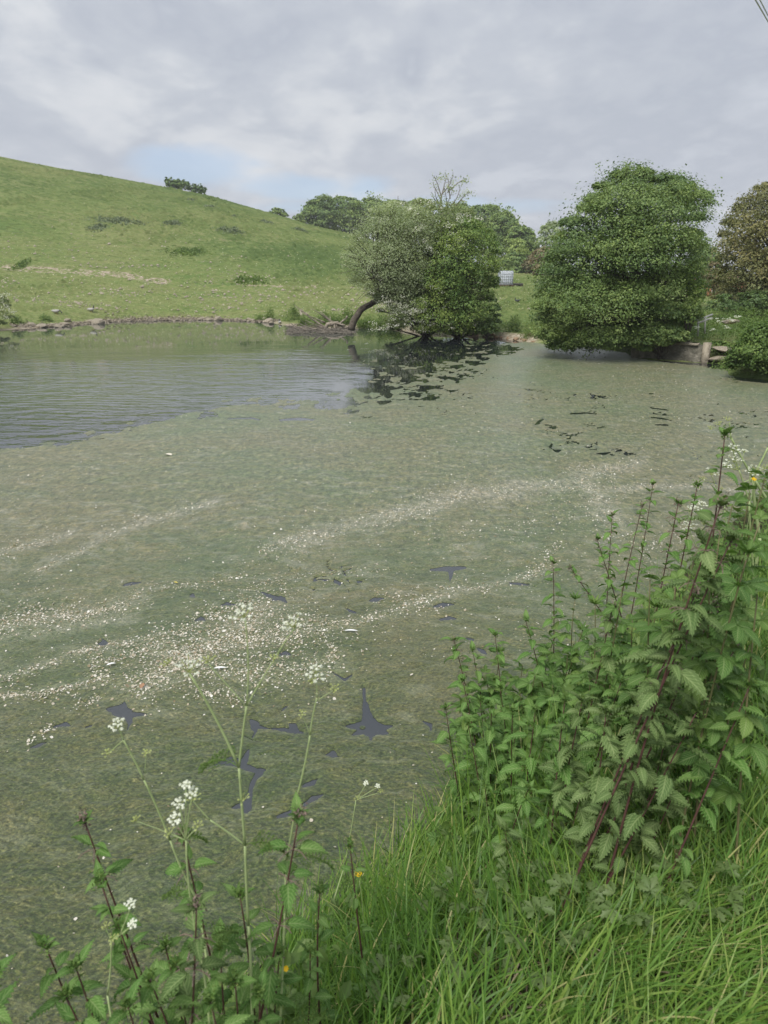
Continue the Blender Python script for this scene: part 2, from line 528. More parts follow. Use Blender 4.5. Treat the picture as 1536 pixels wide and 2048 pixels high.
POND = [near[i] for i in range(len(near))] + shore[::-1]

# skyline of the hill: photo point, distance; then the path: photo height, distance
sky_t = [(-700, 300, 150), (-300, 302, 140), (0, 313, 128), (100, 333, 126), (200, 350, 125), (300, 367, 124), (420, 391, 122), (500, 414, 121),
         (560, 431, 120), (620, 451, 118), (700, 471, 115), (800, 499, 110), (900, 524, 104), (1000, 545, 96), (1060, 549, 92), (1150, 551, 90), (1536, 552, 90), (2400, 552, 90)]
_t, _e, _D = [], [], []
for a, b, D in sky_t:
    dx, dy, dz = ray(a, b)
    _t.append(dx / dy)
    _e.append(dz / math.hypot(dx, dy))
    _D.append(D)
_t, _e, _D = map(np.array, (_t, _e, _D))
path_t = [(-400, 520, 62), (0, 534, 60), (200, 546, 57), (330, 558, 55), (480, 566, 53), (690, 574, 52), (800, 578, 52), (900, 577, 54), (1010, 573, 62), (1100, 571, 62), (1250, 585, 55), (1400, 606, 43), (1536, 608, 43), (2400, 608, 43)]
_pt, _pz, _pr = [], [], []
for a, b, r_ in path_t:
    dx, dy, dz = ray(a, b)
    h = math.hypot(dx, dy)
    _pt.append(dx / dy)
    _pz.append(EYE + dz / h * r_)
    _pr.append(r_)
_pt, _pz, _pr = map(np.array, (_pt, _pz, _pr))


def pond_sd(x, y):
    return seg_dist(x, y, POND)


def H(x, y, d=None):
    """height of the ground"""
    x = np.asarray(x, float)
    y = np.asarray(y, float)
    if d is None:
        d = pond_sd(x, y)
    r = np.hypot(x, y)
    tn = np.where(y > 1, x / np.maximum(y, 1), np.sign(x) * 9)
    D = np.interp(tn, _t, _D)
    zcr = EYE + np.interp(tn, _t, _e) * D
    rp = np.interp(tn, _pt, _pr)
    zp = np.interp(tn, _pt, _pz)
    # distance of the far shore along this bearing (approximate)
    rs = np.interp(tn, [-0.9, -0.5, -0.25, -0.05, 0.15, 0.3, 0.41, 0.5, 0.7], [36, 41, 45, 41, 33, 27, 24, 19, 17])
    t1 = np.clip((r - rs) / np.maximum(rp - rs, 1), 0, 1)
    z1 = 0.20 + (zp - 0.20) * (0.35 * t1 + 0.65 * t1 ** 1.7)
    t2 = np.clip((r - rp) / (D - rp), 0, 1)
    z2 = zp + (zcr - zp) * (t2 + 0.10 * np.sin(np.pi * t2))
    far = np.where(r < rp, z1, z2)
    far = np.where(r > D, zcr - 14 * (1 - np.exp(-((r - D) / 70) ** 2)) * np.clip(zcr / 12, 0.12, 1), far)
    lump = 0.16 * fbm(x / 7, y / 7, 3, 3) + 0.30 * fbm(x / 24, y / 24, 8, 2)
    far = far + lump * ss(38, 60, r) * (1 - ss(0.7, 1.0, t2) * 0.6)
    nearz = 0.92 + 0.05 * fbm(x / 1.5, y / 1.5, 5, 3)
    wf = ss(7, 20, y)
    target = nearz * (1 - wf) + far * wf
    L = 1.5 * (1 - wf) + (0.55 + 1.9 * ss(1.0, -4.0, x)) * wf
    z = np.where(d > 0, target * ss(-0.12 * L, L, d) , -0.7 * ss(0, 1.5, -d))
    z = np.where(d > 0, np.maximum(z - target * ss(-0.12 * L, L, 0 * d) * (1 - ss(0, L, d)), 0), z)
    return z


def hit(px, py, r0=4.0, r1=260.0, add=0.0):
    """first ground point met by the line of sight through a photo point"""
    dx, dy, dz = ray(px, py)
    t = np.linspace(r0, r1, 3000) if r1 > 60 else np.linspace(r0, r1, 1500)
    x, y, z = dx * t, dy * t, EYE + dz * t
    g = H(x, y) + add
    k = np.nonzero((z < g) & (g > 0.01))[0]
    i = k[0] if len(k) else int(np.argmin(z - g))
    return np.array([x[i], y[i], g[i] - add])


# the slight haze of a humid day, one even volume round everything
hzm, t = mat('haze_air')
pv_ = t.node('ShaderNodeVolumePrincipled')
pv_.inputs['Color'].default_value = (0.90, 0.92, 0.95, 1)
pv_.inputs['Density'].default_value = 0.0008
pv_.inputs['Anisotropy'].default_value = 0.2
o_ = t.node('ShaderNodeOutputMaterial')
t.set(o_.inputs['Volume'], pv_.outputs[0])
g = Geo()
box(g, (0, 0, 24.0), (920, 920, 84.0))
hz_o = g.build('haze', hzm, kind='stuff')
hz_o['label'] = 'thin pale haze over the far hill and trees'

# ---- terrain sheet
th = np.concatenate([np.radians(np.linspace(-180, -36, 60)[:-1]), np.radians(np.linspace(-36, 36, 420)), np.radians(np.linspace(36, 180, 60)[1:])])
rr = np.concatenate([np.geomspace(0.25, 6, 90)[:-1], np.geomspace(6, 16, 60)[:-1], np.geomspace(16, 50, 210)[:-1], np.geomspace(50, 145, 190)[:-1], np.geomspace(145, 400, 24)])
TH, RR = np.meshgrid(th, rr, indexing='xy')
X, Y = RR * np.sin(TH), RR * np.cos(TH)
DS = pond_sd(X, Y)
Z = H(X, Y, DS)
ni, nj = X.shape
I, J = np.meshgrid(np.arange(ni - 1), np.arange(nj - 1), indexing='ij')
q = np.stack([I * nj + J, I * nj + J + 1, (I + 1) * nj + J + 1, (I + 1) * nj + J], -1).reshape(-1, 4)
keep = (DS.ravel()[q] > -2.0).any(1)
PX, PY = to_px(X, Y, Z)
shore_m = ss(1.3, 0.3, DS) * ss(28, 30, RR) * (0.65 + 0.5 * fbm(X / 1.1, Y / 1.1, 4, 3))
pth = seg_dist(PX, PY * 2.0, [(10, 2 * 535), (120, 2 * 541), (250, 2 * 551), (330, 2 * 564)], False)
pth2 = seg_dist(PX, PY * 2.0, [(480, 2 * 568), (560, 2 * 573), (700, 2 * 574.5), (800, 2 * 577)], False)
brown = 1.25 * ss(16, 3, pth + 6 * fbm(X / 1.3, Y / 1.3, 44, 3)) * (RR > 45) + ss(7, 1, pth2 + 4 * fbm(X / 1.0, Y / 1.0, 45, 3)) * (RR > 45) * 0.9
bank = ss(40, 5, np.hypot((PX - 1030) / 1.0, (PY - 540) * 2.4)) * (RR > 60)
soil = (1 - ss(7, 12, RR))
kind = np.clip(np.maximum(np.maximum(shore_m, brown), bank), 0, 1)
g = Geo()
g.add(np.stack([X, Y, Z], -1), q[keep], None, kind.ravel())
# bring the soil value along in a second attribute
mg, t = mat('pasture')
pos = t.node('ShaderNodeNewGeometry').outputs['Position']
ps = t.mapping(pos, (1, 1, 2.2))
n1 = t.noise(ps, 0.09, 4, 0.6)
n2 = t.noise(t.mapping(pos, (0.35, 1, 3.0)), 0.55, 5, 0.65, 0.5)
n3 = t.noise(pos, 3.0, 5, 0.7)
n4 = t.noise(t.mapping(pos, (0.25, 0.6, 2.0)), 2.2, 4, 0.7)
g1 = t.ramp(n1, [(0.36, (0.145, 0.210, 0.062)), (0.48, (0.185, 0.236, 0.076)), (0.60, (0.235, 0.250, 0.106))])
g2 = t.ramp(n2, [(0.34, (0.085, 0.150, 0.042)), (0.48, (0.165, 0.215, 0.070)), (0.60, (0.240, 0.242, 0.110)), (0.70, (0.25, 0.215, 0.12))])
gc = t.mix(0.55, g1, g2)
gc = t.mix(t.math('MULTIPLY', t.smooth(n4, 0.56, 0.70), 0.55), gc, (0.20, 0.175, 0.10))
gc = t.mix(t.math('MULTIPLY', t.smooth(n3, 0.40, 0.66), 0.45), gc, (0.070, 0.115, 0.032))
zz_ = t.node('ShaderNodeSeparateXYZ', i_0=pos).outputs[2]
tr_ = t.math('ABSOLUTE', t.math('SUBTRACT', t.math('FRACT', t.math('ADD', t.math('MULTIPLY', zz_, 0.85), t.math('MULTIPLY', t.noise(t.mapping(pos, (1, 1, 0.3)), 0.10, 4, 0.6), 6.0))), 0.5))
trk = t.math('MULTIPLY', t.smooth(tr_, 0.13, 0.0), t.smooth(t.noise(pos, 0.22, 3, 0.6), 0.42, 0.60))
gc = t.mix(t.math('MULTIPLY', trk, t.smooth(zz_, 1.8, 4.0, 0.0, 0.55)), gc, t.mix(t.noise(pos, 1.2, 2), (0.075, 0.115, 0.045), (0.20, 0.185, 0.11)))
brn = t.ramp(t.noise(pos, 5.0, 5, 0.75), [(0.35, (0.20, 0.16, 0.11)), (0.5, (0.33, 0.28, 0.205)), (0.62, (0.50, 0.45, 0.36))])
kd = t.node('ShaderNodeAttribute', attribute_name='tint').outputs['Fac']
gc = t.mix(t.smooth(kd, 0.15, 0.75), gc, brn)
sl = t.node('ShaderNodeAttribute', attribute_name='soil').outputs['Fac']
mud = t.ramp(t.noise(pos, 14, 4, 0.7), [(0.35, (0.030, 0.028, 0.016)), (0.6, (0.065, 0.060, 0.032))])
gc = t.mix(sl, gc, mud)
p = t.node('ShaderNodeBsdfPrincipled', i_Base_Color=gc, i_Roughness=0.95)
p.inputs['Specular IOR Level'].default_value = 0.1
hb = t.math('ADD', t.math('MULTIPLY', n4, 0.5), t.math('ADD', n3, t.math('MULTIPLY', t.noise(pos, 9, 3, 0.7), 0.5)))
t.set(p.inputs['Normal'], bump(t, hb, 0.8, 0.12))
finish(t, p.outputs[0])
ground = g.build('ground', mg, smooth=True, kind='structure')
ground['label'] = 'green sheep pasture hill rising behind the pond and grassy near bank'
sa = ground.data.attributes.new('soil', 'FLOAT', 'POINT')
sa.data.foreach_set('value', soil.ravel().astype(np.float32))

# ------------------------------------------------------------------ water
mw, t = mat('pond_water')
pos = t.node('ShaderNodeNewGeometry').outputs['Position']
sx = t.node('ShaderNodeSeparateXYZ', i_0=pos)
# wind-ruffled band between the calm far water and the mat; heights in metres
zone_y = t.math('ADD', sx.outputs[1], t.math('MULTIPLY', t.math('SUBTRACT', t.noise(t.mapping(pos, (0.25, 0.6, 1)), 0.7, 3), 0.5), 9.0))
band = t.math('MULTIPLY', t.smooth(zone_y, 27.5, 17.5), t.smooth(t.math('ADD', sx.outputs[0], t.math('MULTIPLY', t.noise(pos, 0.4, 2), 3.0)), 1.6, -2.0))
w1 = t.node('ShaderNodeTexWave', wave_type='BANDS', bands_direction='Y', i_Vector=t.mapping(pos, (1, 1, 1), (0, 0, 0.10)), i_Scale=1.1, i_Distortion=3.0, i_Detail=2.0)
w1.inputs['Detail Scale'].default_value = 0.6
w2 = t.noise(t.mapping(pos, (1.0, 1.7, 1), (0, 0, 0.12)), 1.5, 3, 0.5)
w3 = t.noise(t.mapping(pos, (1.0, 2.0, 1), (0, 0, -0.2)), 5.5, 2, 0.5)
near_ = t.smooth(sx.outputs[1], 21.0, 15.0)
calm = t.noise(t.mapping(pos, (0.5, 1.6, 1)), 1.4, 2, 0.5)
rough_ = t.math('ADD', t.math('MULTIPLY', w2, 0.075), t.math('MULTIPLY', w3, 0.012))
bands_ = t.math('MULTIPLY', w1.outputs['Fac'], t.math('ADD', 0.0002, t.math('MULTIPLY', near_, 0.0022)))
gate = t.smooth(t.noise(t.mapping(pos, (0.3, 1.0, 1)), 0.8, 2), 0.38, 0.5)
wav = t.math('ADD', t.math('MULTIPLY', rough_, t.math('SUBTRACT', 1.0, t.math('MULTIPLY', near_, 0.62))), t.math('MULTIPLY', bands_, gate))
hgt = t.math('ADD', t.math('MULTIPLY', wav, band), t.math('MULTIPLY', calm, 0.0012))
p = t.node('ShaderNodeBsdfPrincipled', i_Base_Color=t.mix(t.math('MULTIPLY', t.smooth(sx.outputs[1], 12.0, 15.5), t.smooth(sx.outputs[0], 0.8, -2.0)), (0.016, 0.021, 0.023), (0.062, 0.072, 0.064)), i_Roughness=0.03, i_IOR=2.15)  # open water painted paler for sky reflection, gaps in the weed darker for shade
p.inputs['Specular IOR Level'].default_value = 0.5
t.set(p.inputs['Normal'], bump(t, hgt, 1.0, 1.0))
finish(t, p.outputs[0])
g = Geo()
gx, gy = np.meshgrid(np.linspace(-45, 14, 60), np.linspace(-1, 50, 60), indexing='ij')
dpd = pond_sd(gx, gy)
a0, b0 = np.meshgrid(np.arange(59), np.arange(59), indexing='ij')
q = np.stack([a0 * 60 + b0, (a0 + 1) * 60 + b0, (a0 + 1) * 60 + b0 + 1, a0 * 60 + b0 + 1], -1).reshape(-1, 4)
q = q[(dpd.ravel()[q] < 1.2).any(1)]
g.add(np.stack([gx, gy, 0 * gx], -1), q)
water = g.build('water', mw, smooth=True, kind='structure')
water['label'] = 'still green pond water with wind ripples'

# ------------------------------------------------------------------ floating weed mat with its holes and cracks
mat_edge = [(-260, 925), (0, 912), (60, 900), (120, 893), (180, 888), (240, 872), (300, 848), (360, 838), (420, 828), (500, 812), (560, 806), (640, 803), (700, 797),
            (760, 783), (820, 762), (880, 742), (940, 722), (1000, 706), (1045, 684), (1090, 684), (1160, 690), (1250, 700), (1290, 718), (1450, 738), (1462, 760), (1560, 770), (2300, 900)]
mat_poly = [tuple(gp(a, b)[:2]) for a, b in mat_edge] + [(12, 6), (3, 0), (-8, 0), (-9, 3)]
holes = [  # gaps of open water: strokes of (photo x, photo y, half width in photo pixels)
    [(692, 1453, 1), (716, 1452, 8), (740, 1456, 17), (762, 1456, 9), (786, 1452, 1)], [(728, 1378, 2), (729, 1400, 3), (733, 1425, 8), (738, 1450, 16), (742, 1478, 3)], [(705, 1470, 1), (738, 1455, 14), (776, 1467, 2)],
    [(216, 1418, 3), (238, 1420, 11), (258, 1430, 8), (292, 1429, 1)], [(248, 1406, 2), (246, 1420, 9)], [(258, 1432, 7), (260, 1446, 4), (254, 1462, 1)],
    [(862, 1140, 2), (896, 1138, 6), (932, 1136, 2)], [(902, 1140, 6), (900, 1162, 1)],
    [(430, 1530, 1), (455, 1522, 8), (470, 1524, 8), (478, 1534, 2)], [(497, 1500, 2), (490, 1520, 7), (486, 1532, 6), (510, 1542, 5), (530, 1541, 1)],
    [(518, 1546, 8), (508, 1560, 5), (501, 1580, 4), (498, 1600, 5), (494, 1616, 9)], [(464, 1616, 1), (486, 1610, 6), (498, 1606, 6)],
    [(500, 1438, 1), (510, 1452, 8), (512, 1464, 3), (505, 1476, 1)], [(512, 1454, 4), (540, 1458, 1.5), (570, 1460, 4), (606, 1466, 1)], [(578, 1446, 1), (586, 1456, 9), (592, 1462, 5)],
    [(556, 1634, 3), (580, 1626, 6), (606, 1612, 4), (624, 1600, 5), (646, 1590, 1)], [(606, 1574, 2), (626, 1566, 6), (637, 1558, 1)], [(652, 1510, 2), (665, 1508, 7), (676, 1514, 1)],
    [(196, 1288, 2), (206, 1286, 6), (217, 1288, 1)], [(206, 1278, 1), (206, 1288, 4)], [(250, 1170, 3), (262, 1168, 4), (284, 1165, 1)], [(868, 1214, 2), (886, 1210, 5), (910, 1209, 1)], [(740, 1202, 2), (752, 1199, 5), (767, 1197, 1)],
    [(880, 1240, 2), (900, 1236, 4), (914, 1238, 1)], [(558, 1428, 1), (568, 1418, 3), (578, 1410, 1)], [(60, 1496, 1), (80, 1490, 5), (92, 1486, 1)], [(108, 1454, 2), (128, 1449, 4), (140, 1452, 1)],
    [(955, 1298, 2), (966, 1303, 5), (974, 1310, 1)], [(1020, 1167, 2), (1040, 1168, 3), (1060, 1170, 1)], [(930, 1277, 2), (946, 1280, 3)], [(515, 1182, 1), (540, 1192, 3), (566, 1199, 4), (575, 1206, 1)],
    [(545, 1200, 2), (560, 1196, 5)], [(560, 840, 3), (598, 838, 5), (628, 840, 2)], [(846, 1443, 1), (860, 1450, 4), (862, 1460, 1)], [(455, 838, 2), (500, 836, 3), (520, 840, 2)], [(690, 1216, 1), (700, 1222, 3), (712, 1226, 1)],
    [(170, 1455, 1), (182, 1452, 3)], [(390, 1242, 1), (400, 1238, 4), (412, 1240, 1)], [(380, 1194, 1), (384, 1190, 4), (389, 1196, 1)], [(560, 1310, 2), (570, 1306, 4), (582, 1310, 1)], [(665, 1345, 1), (690, 1360, 2), (704, 1350, 1)],
    [(440, 1212, 1), (452, 1208, 3), (470, 1210, 1)], [(1098, 895, 2), (1112, 903, 5), (1122, 900, 1)], [(1104, 888, 2), (1100, 896, 3)], [(1186, 886, 2), (1194, 889, 3)], [(1190, 908, 1), (1205, 908, 4), (1222, 905, 1)],
    [(1300, 835, 2), (1330, 838, 4), (1345, 842, 2)], [(1310, 850, 2), (1335, 850, 3)], [(1140, 828, 2), (1170, 826, 3), (1195, 828, 2)], [(1070, 850, 1), (1080, 842, 3), (1088, 838, 1)], [(1300, 816, 2), (1335, 820, 3)],
]


holes = [[(a, b, c * (0.62 if b < 920 else 1.0)) for a, b, c in h] for h in holes]


def stroke_sd(x, y, st):
    """signed distance, negative inside a tapered stroke on the water"""
    best = np.full(np.shape(x), 9.0)
    W_ = [gp(a, b) for a, b, c in st]
    for i in range(len(st) - 1):
        a, b = W_[i], W_[i + 1]
        ra = st[i][2] / F * math.hypot(a[1], EYE)
        rb = st[i + 1][2] / F * math.hypot(b[1], EYE)
        # seen at a slant, a gap that looks w high is deeper on the ground
        ka, kb = math.hypot(a[1], EYE) / EYE, math.hypot(b[1], EYE) / EYE
        ex, ey = b[0] - a[0], (b[1] - a[1]) / ka
        wx, wy = x - a[0], (y - a[1]) / ka
        t = np.clip((wx * ex + wy * ey) / (ex * ex + ey * ey + 1e-12), 0, 1)
        d = np.hypot(wx - t * ex, wy - t * ey) - (ra + (rb - ra) * t)
        best = np.minimum(best, d)
    return best


frag_poly = [tuple(gp(a, b)[:2]) for a, b in [(640, 690), (720, 672), (880, 680), (1010, 686), (1075, 700), (1010, 740), (960, 790), (900, 830), (800, 850), (690, 850), (560, 830), (480, 826), (700, 760)]]


def cover(x, y):
    X_, Y_ = np.asarray(x, float), np.asarray(y, float)
    px_, py_ = to_px(X_, Y_, 0 * X_)
    s = -seg_dist(X_, Y_, mat_poly)
    wob = 0.6 * fbm(X_ * 0.8, Y_ * 0.5, 21, 3) + 0.55 * fbm(X_ * 3, Y_ * 2.0, 22, 4, 0.65)
    c = s + wob
    # ragged rafts where the mat breaks up
    fr = ss(0.4, -0.8, seg_dist(X_, Y_, frag_poly))
    rag = fbm(X_ * 3.2, Y_ * 1.9, 31, 5, 0.7)
    bias = np.clip(0.17 * s - 0.02, -0.34, 0.6)
    c = np.where(fr > 0, c * (1 - fr) + fr * (rag + bias) * 1.2, c)
    # hairline cracks out to the right and near the big gaps
    zone = 0.75 * ss(1040, 1090, px_) * ss(1400, 1330, px_) * ss(770, 800, py_) * ss(930, 890, py_)
    zone2 = ss(850, 900, px_) * ss(1120, 1060, px_) * ss(720, 760, py_) * ss(860, 820, py_) * 0.6
    zone4 = ss(400, 640, px_) * ss(1120, 1000, px_) * ss(1110, 1150, py_) * ss(1250, 1210, py_) * 0.5
    zone5 = ss(1300, 1400, px_) * ss(780, 820, py_) * ss(1000, 960, py_) * 0.55
    zz = np.maximum.reduce([zone, zone2, zone4, zone5])
    wx_ = X_ + 0.12 * fbm(X_ * 6, Y_ * 6, 57, 2)
    wy_ = Y_ + 0.12 * fbm(X_ * 6, Y_ * 6, 58, 2)
    rdg = np.abs(fbm(wx_ * 4.2, wy_ * 2.6, 51, 3, 0.6))
    pres = fbm(X_ * 1.7, Y_ * 0.9, 61, 3)
    crack = rdg * 2.2 - 0.42 * np.clip(pres - 0.02, 0, 0.5) * zz * 1.6 + 0.003
    c = np.where(zz > 0.02, np.minimum(c, crack * 3), c)
    for h in holes:
        wp = np.array([gp(a, b)[:2] for a, b, _ in h])
        lo, hi = wp.min(0) - 0.35, wp.max(0) + 0.35
        m = (X_ > lo[0]) & (X_ < hi[0]) & (Y_ > lo[1]) & (Y_ < hi[1])
        if m.any():
            dd = stroke_sd(X_[m], Y_[m], h) + 0.0075 * fbm(X_[m] * 22, Y_[m] * 22, 5, 4, 0.6)
            c[m] = np.minimum(c[m], dd * 6)
    # hairline splits running between the gaps
    zn = ss(380, 430, px_) * ss(800, 740, px_) * ss(1395, 1430, py_) * ss(1660, 1600, py_)
    if (zn > 0.01).any():
        m = zn > 0.01
        wx2 = X_[m] + 0.05 * fbm(X_[m] * 9, Y_[m] * 9, 157, 2)
        r2 = np.abs(fbm(wx2 * 3.4 + 5, Y_[m] * 3.0, 151, 2))
        c[m] = np.minimum(c[m], (r2 * 1.4 - 0.022 * np.clip(fbm(X_[m] * 2.4, Y_[m] * 2.4, 161, 2) + 0.1, 0, 1) * zn[m]) * 3 + 0.004)
    # a scrap of weed afloat in the middle of the biggest gap
    isl = gp(726, 1455)
    c = np.maximum(c, (0.020 - np.hypot(X_ - isl[0], (Y_ - isl[1]) * 1.1) + 0.012 * fbm(X_ * 20, Y_ * 20, 9, 2)) * 4)
    # thin scraps off the edge of the mat
    sc = fbm(X_ * 2.6, Y_ * 1.2, 71, 4, 0.6) - 0.30 + 0.22 * np.clip(s, -1.6, 0)
    c = np.where((s < 0.2) & (fr < 0.5) & (px_ < 700), np.maximum(c, sc), c)
    return c


tt = np.linspace(-0.86, 0.80, 640)
Yr = []
for pyv in np.linspace(672, 2048 + 330, 1000):
    Yr.append(float(gp(768, pyv)[1]))
Yr = np.array(sorted(set(Yr)))
Yr = Yr[(Yr > 1.0)]
TT, YY = np.meshgrid(tt, Yr, indexing='xy')
XX = TT * YY
YYj = YY
C = cover(XX, YYj)
dp = -pond_sd(XX, YYj)
C = np.minimum(C, (dp + 0.25) * 2)
def mat_top(x, y, c):
    fine = 0.55 * fbm(x * 16, y * 16, 81, 3) + 0.45 * fbm(x * 45, y * 45, 82, 2)
    z = 0.008 + 0.010 * np.clip(fine, -0.6, 1) + 0.006 * fbm(x * 4, y * 4, 83, 3) + 0.004 * fbm(x * 9, y * 13, 84, 2)
    return np.clip(z, 0.0035, 0.03) * np.clip(c * 8, 0.0, 1) + 0.0025


ZM = mat_top(XX, YYj, C)
ni, nj = XX.shape
I, J = np.meshgrid(np.arange(ni - 1), np.arange(nj - 1), indexing='ij')
a_, b_, c_, d_ = (I * nj + J).ravel(), (I * nj + J + 1).ravel(), ((I + 1) * nj + J + 1).ravel(), ((I + 1) * nj + J).ravel()
V = np.stack([XX, YYj, ZM], -1).reshape(-1, 3)
Cf = C.ravel()
quad = np.stack([a_, b_, c_, d_], 1)
full = (Cf[quad] > 0).all(1)
part = (Cf[quad] > 0).any(1) & ~full
tri = np.concatenate([quad[part][:, [0, 1, 2]], quad[part][:, [0, 2, 3]]])
pos_ = Cf[tri] > 0
cnt = pos_.sum(1)
T_full = tri[cnt == 3]
newV, newT, base = [], [], len(V)


def cutpt(i0, i1):
    f0, f1 = Cf[i0], Cf[i1]
    s_ = (f0 / (f0 - f1))[:, None]
    v = V[i0] * (1 - s_) + V[i1] * s_
    v[:, 2] = 0.0015
    return v


for k in range(3):
    # one corner inside
    m = (cnt == 1) & pos_[:, k]
    A0, A1, A2 = tri[m][:, k], tri[m][:, (k + 1) % 3], tri[m][:, (k + 2) % 3]
    n_ = len(A0)
    if n_:
        newV += [cutpt(A0, A1), cutpt(A0, A2)]
        ix = base + np.arange(n_)
        newT.append(np.stack([A0, ix, ix + n_], 1))
        base += 2 * n_
    # one corner outside
    m = (cnt == 2) & ~pos_[:, k]
    A0, A1, A2 = tri[m][:, k], tri[m][:, (k + 1) % 3], tri[m][:, (k + 2) % 3]
    n_ = len(A0)
    if n_:
        newV += [cutpt(A1, A0), cutpt(A2, A0)]
        ix = base + np.arange(n_)
        newT.append(np.stack([A1, A2, ix], 1))
        newT.append(np.stack([A2, ix + n_, ix], 1))
        base += 2 * n_
# thin out the quads far away: keep as they are
g = Geo()
allV = np.concatenate([V] + newV)
used = np.zeros(len(allV), bool)
Qf = quad[full]
Tf = np.concatenate([T_full] + newT)
used[Qf.ravel()] = True
used[Tf.ravel()] = True
remap = np.cumsum(used) - 1
edgev = np.concatenate([Cf, np.zeros(len(allV) - len(V))])
g.add(allV[used], remap[Qf], remap[Tf], np.clip(edgev[used], 0, 1))
DRIFT = [([(-20, 1255), (60, 1245), (150, 1232), (220, 1222), (280, 1200)], 14), ([(0, 1360), (60, 1342), (150, 1310), (240, 1290), (330, 1270)], 8), ([(-10, 1398), (80, 1388), (170, 1372), (215, 1362)], 8),
         ([(270, 1375), (330, 1345), (400, 1310), (470, 1270), (520, 1225)], 26), ([(330, 1300), (450, 1340), (560, 1350), (660, 1330)], 20), ([(480, 1290), (560, 1270), (640, 1250)], 18),
         ([(640, 1250), (720, 1245), (780, 1230), (840, 1205), (900, 1190)], 9), ([(880, 1180), (950, 1180), (1010, 1165), (1085, 1150)], 8), ([(-10, 1105), (60, 1093), (130, 1072), (150, 1062)], 6),
         ([(75, 1145), (150, 1110), (200, 1075), (290, 1045), (380, 1020), (430, 1005)], 8), ([(560, 1090), (640, 1070), (720, 1050), (790, 1030), (870, 1000), (960, 985), (1060, 975), (1150, 962), (1220, 940), (1275, 930)], 12),
         ([(760, 1040), (860, 1015), (930, 990), (1040, 985)], 14), ([(1070, 980), (1180, 978), (1280, 975), (1400, 975), (1540, 985)], 7), ([(1160, 955), (1200, 1000), (1230, 1050)], 16), ([(-20, 1275), (120, 1262), (260, 1236)], 12)]
mm, t = mat('pond_weed')
pos = t.node('ShaderNodeNewGeometry').outputs['Position']
wv = t.mapping(pos, (1, 1, 0))
warp = t.noise(wv, 0.8, 3, 0.5, 0.0, out=1)
wv2 = t.node('ShaderNodeVectorMath', operation='ADD', i_0=wv, i_1=t.node('ShaderNodeVectorMath', operation='SCALE', i_0=warp, i_Scale=0.9).outputs[0]).outputs[0]
na = t.noise(t.mapping(wv2, (1.0, 1.6, 1), (0, 0, 0.4)), 1.4, 5, 0.65)
nb = t.noise(t.mapping(wv2, (1.0, 1.9, 1), (0, 0, 0.5)), 7.0, 6, 0.7)
nc = t.noise(t.mapping(wv, (1, 1.6, 1), (0, 0, 0.3)), 55, 4, 0.75)
nd_ = t.noise(wv, 0.35, 3, 0.5)
ne = t.noise(t.mapping(wv2, (1.0, 2.6, 1), (0, 0, 0.45)), 22, 5, 0.75, 0.6)
cA = t.ramp(na, [(0.36, (0.040, 0.077, 0.022)), (0.46, (0.080, 0.114, 0.032)), (0.54, (0.120, 0.125, 0.042)), (0.64, (0.148, 0.132, 0.053))])
cB = t.ramp(nb, [(0.36, (0.029, 0.062, 0.020)), (0.47, (0.078, 0.114, 0.033)), (0.55, (0.132, 0.136, 0.050)), (0.66, (0.240, 0.200, 0.115))])
cE = t.ramp(ne, [(0.38, (0.016, 0.030, 0.011)), (0.47, (0.068, 0.097, 0.029)), (0.55, (0.132, 0.141, 0.051)), (0.66, (0.330, 0.290, 0.180))])
cc = t.mix(0.5, cA, cB)
cc = t.mix(0.45, cc, cE)
cc = t.mix(t.smooth(nd_, 0.50, 0.60, 0, 0.30), cc, (0.132, 0.110, 0.045))
cc = t.mix(t.smooth(nd_, 0.48, 0.38, 0, 0.35), cc, (0.052, 0.106, 0.030))
cc = t.mix(t.smooth(nc, 0.36, 0.52, 0.75, 0.0), cc, t.mix(1.0, cc, (0.22, 0.26, 0.24), 'MULTIPLY'))
cc = t.mix(t.smooth(nc, 0.56, 0.70, 0.0, 0.6), cc, (0.38, 0.34, 0.23))
cc = t.mix(1.0, cc, (1.36, 1.27, 1.44), 'MULTIPLY')
# grey scum in patches, and more of it in the drift lines
ngs = t.noise(t.mapping(wv2, (1, 2.2, 1), (0, 0, 0.3)), 3.2, 6, 0.72, 0.8)
cc = t.mix(t.smooth(ngs, 0.52, 0.64, 0.0, 0.42), cc, (0.30, 0.295, 0.25))
cc = t.mix(t.smooth(ngs, 0.48, 0.38, 0.0, 0.5), cc, t.mix(1.0, cc, (0.62, 0.70, 0.52), 'MULTIPLY'))
fr_ = t.node('ShaderNodeAttribute', attribute_name='froth').outputs['Fac']
nfr = t.noise(t.mapping(wv2, (1, 1.8, 1), (0, 0, 0.25)), 34, 5, 0.8, 0.5)
cc = t.mix(t.math('MULTIPLY', fr_, t.smooth(nfr, 0.42, 0.58, 0.0, 0.60)), cc, (0.40, 0.375, 0.33))
sy = t.node('ShaderNodeSeparateXYZ', i_0=pos).outputs[1]
nsp = t.noise(t.mapping(wv, (1, 0.42, 1), (0, 0, 0.15)), 15, 6, 0.85, 0.3)
nsq = t.noise(t.mapping(wv, (1, 1.3, 1), (0, 0, 0.3)), 42, 5, 0.85, 0.3)
fz = t.smooth(sy, 3.5, 9.0)
spk = t.math('ADD', t.math('MULTIPLY', nsp, fz), t.math('MULTIPLY', nsq, t.math('SUBTRACT', 1.0, fz)))
spkc = t.ramp(spk, [(0.40, (0.42, 0.46, 0.40)), (0.48, (0.88, 0.92, 0.86)), (0.53, (1.08, 1.08, 1.06)), (0.60, (1.75, 1.62, 1.55))])
cc = t.mix(1.0, cc, spkc, 'MULTIPLY')
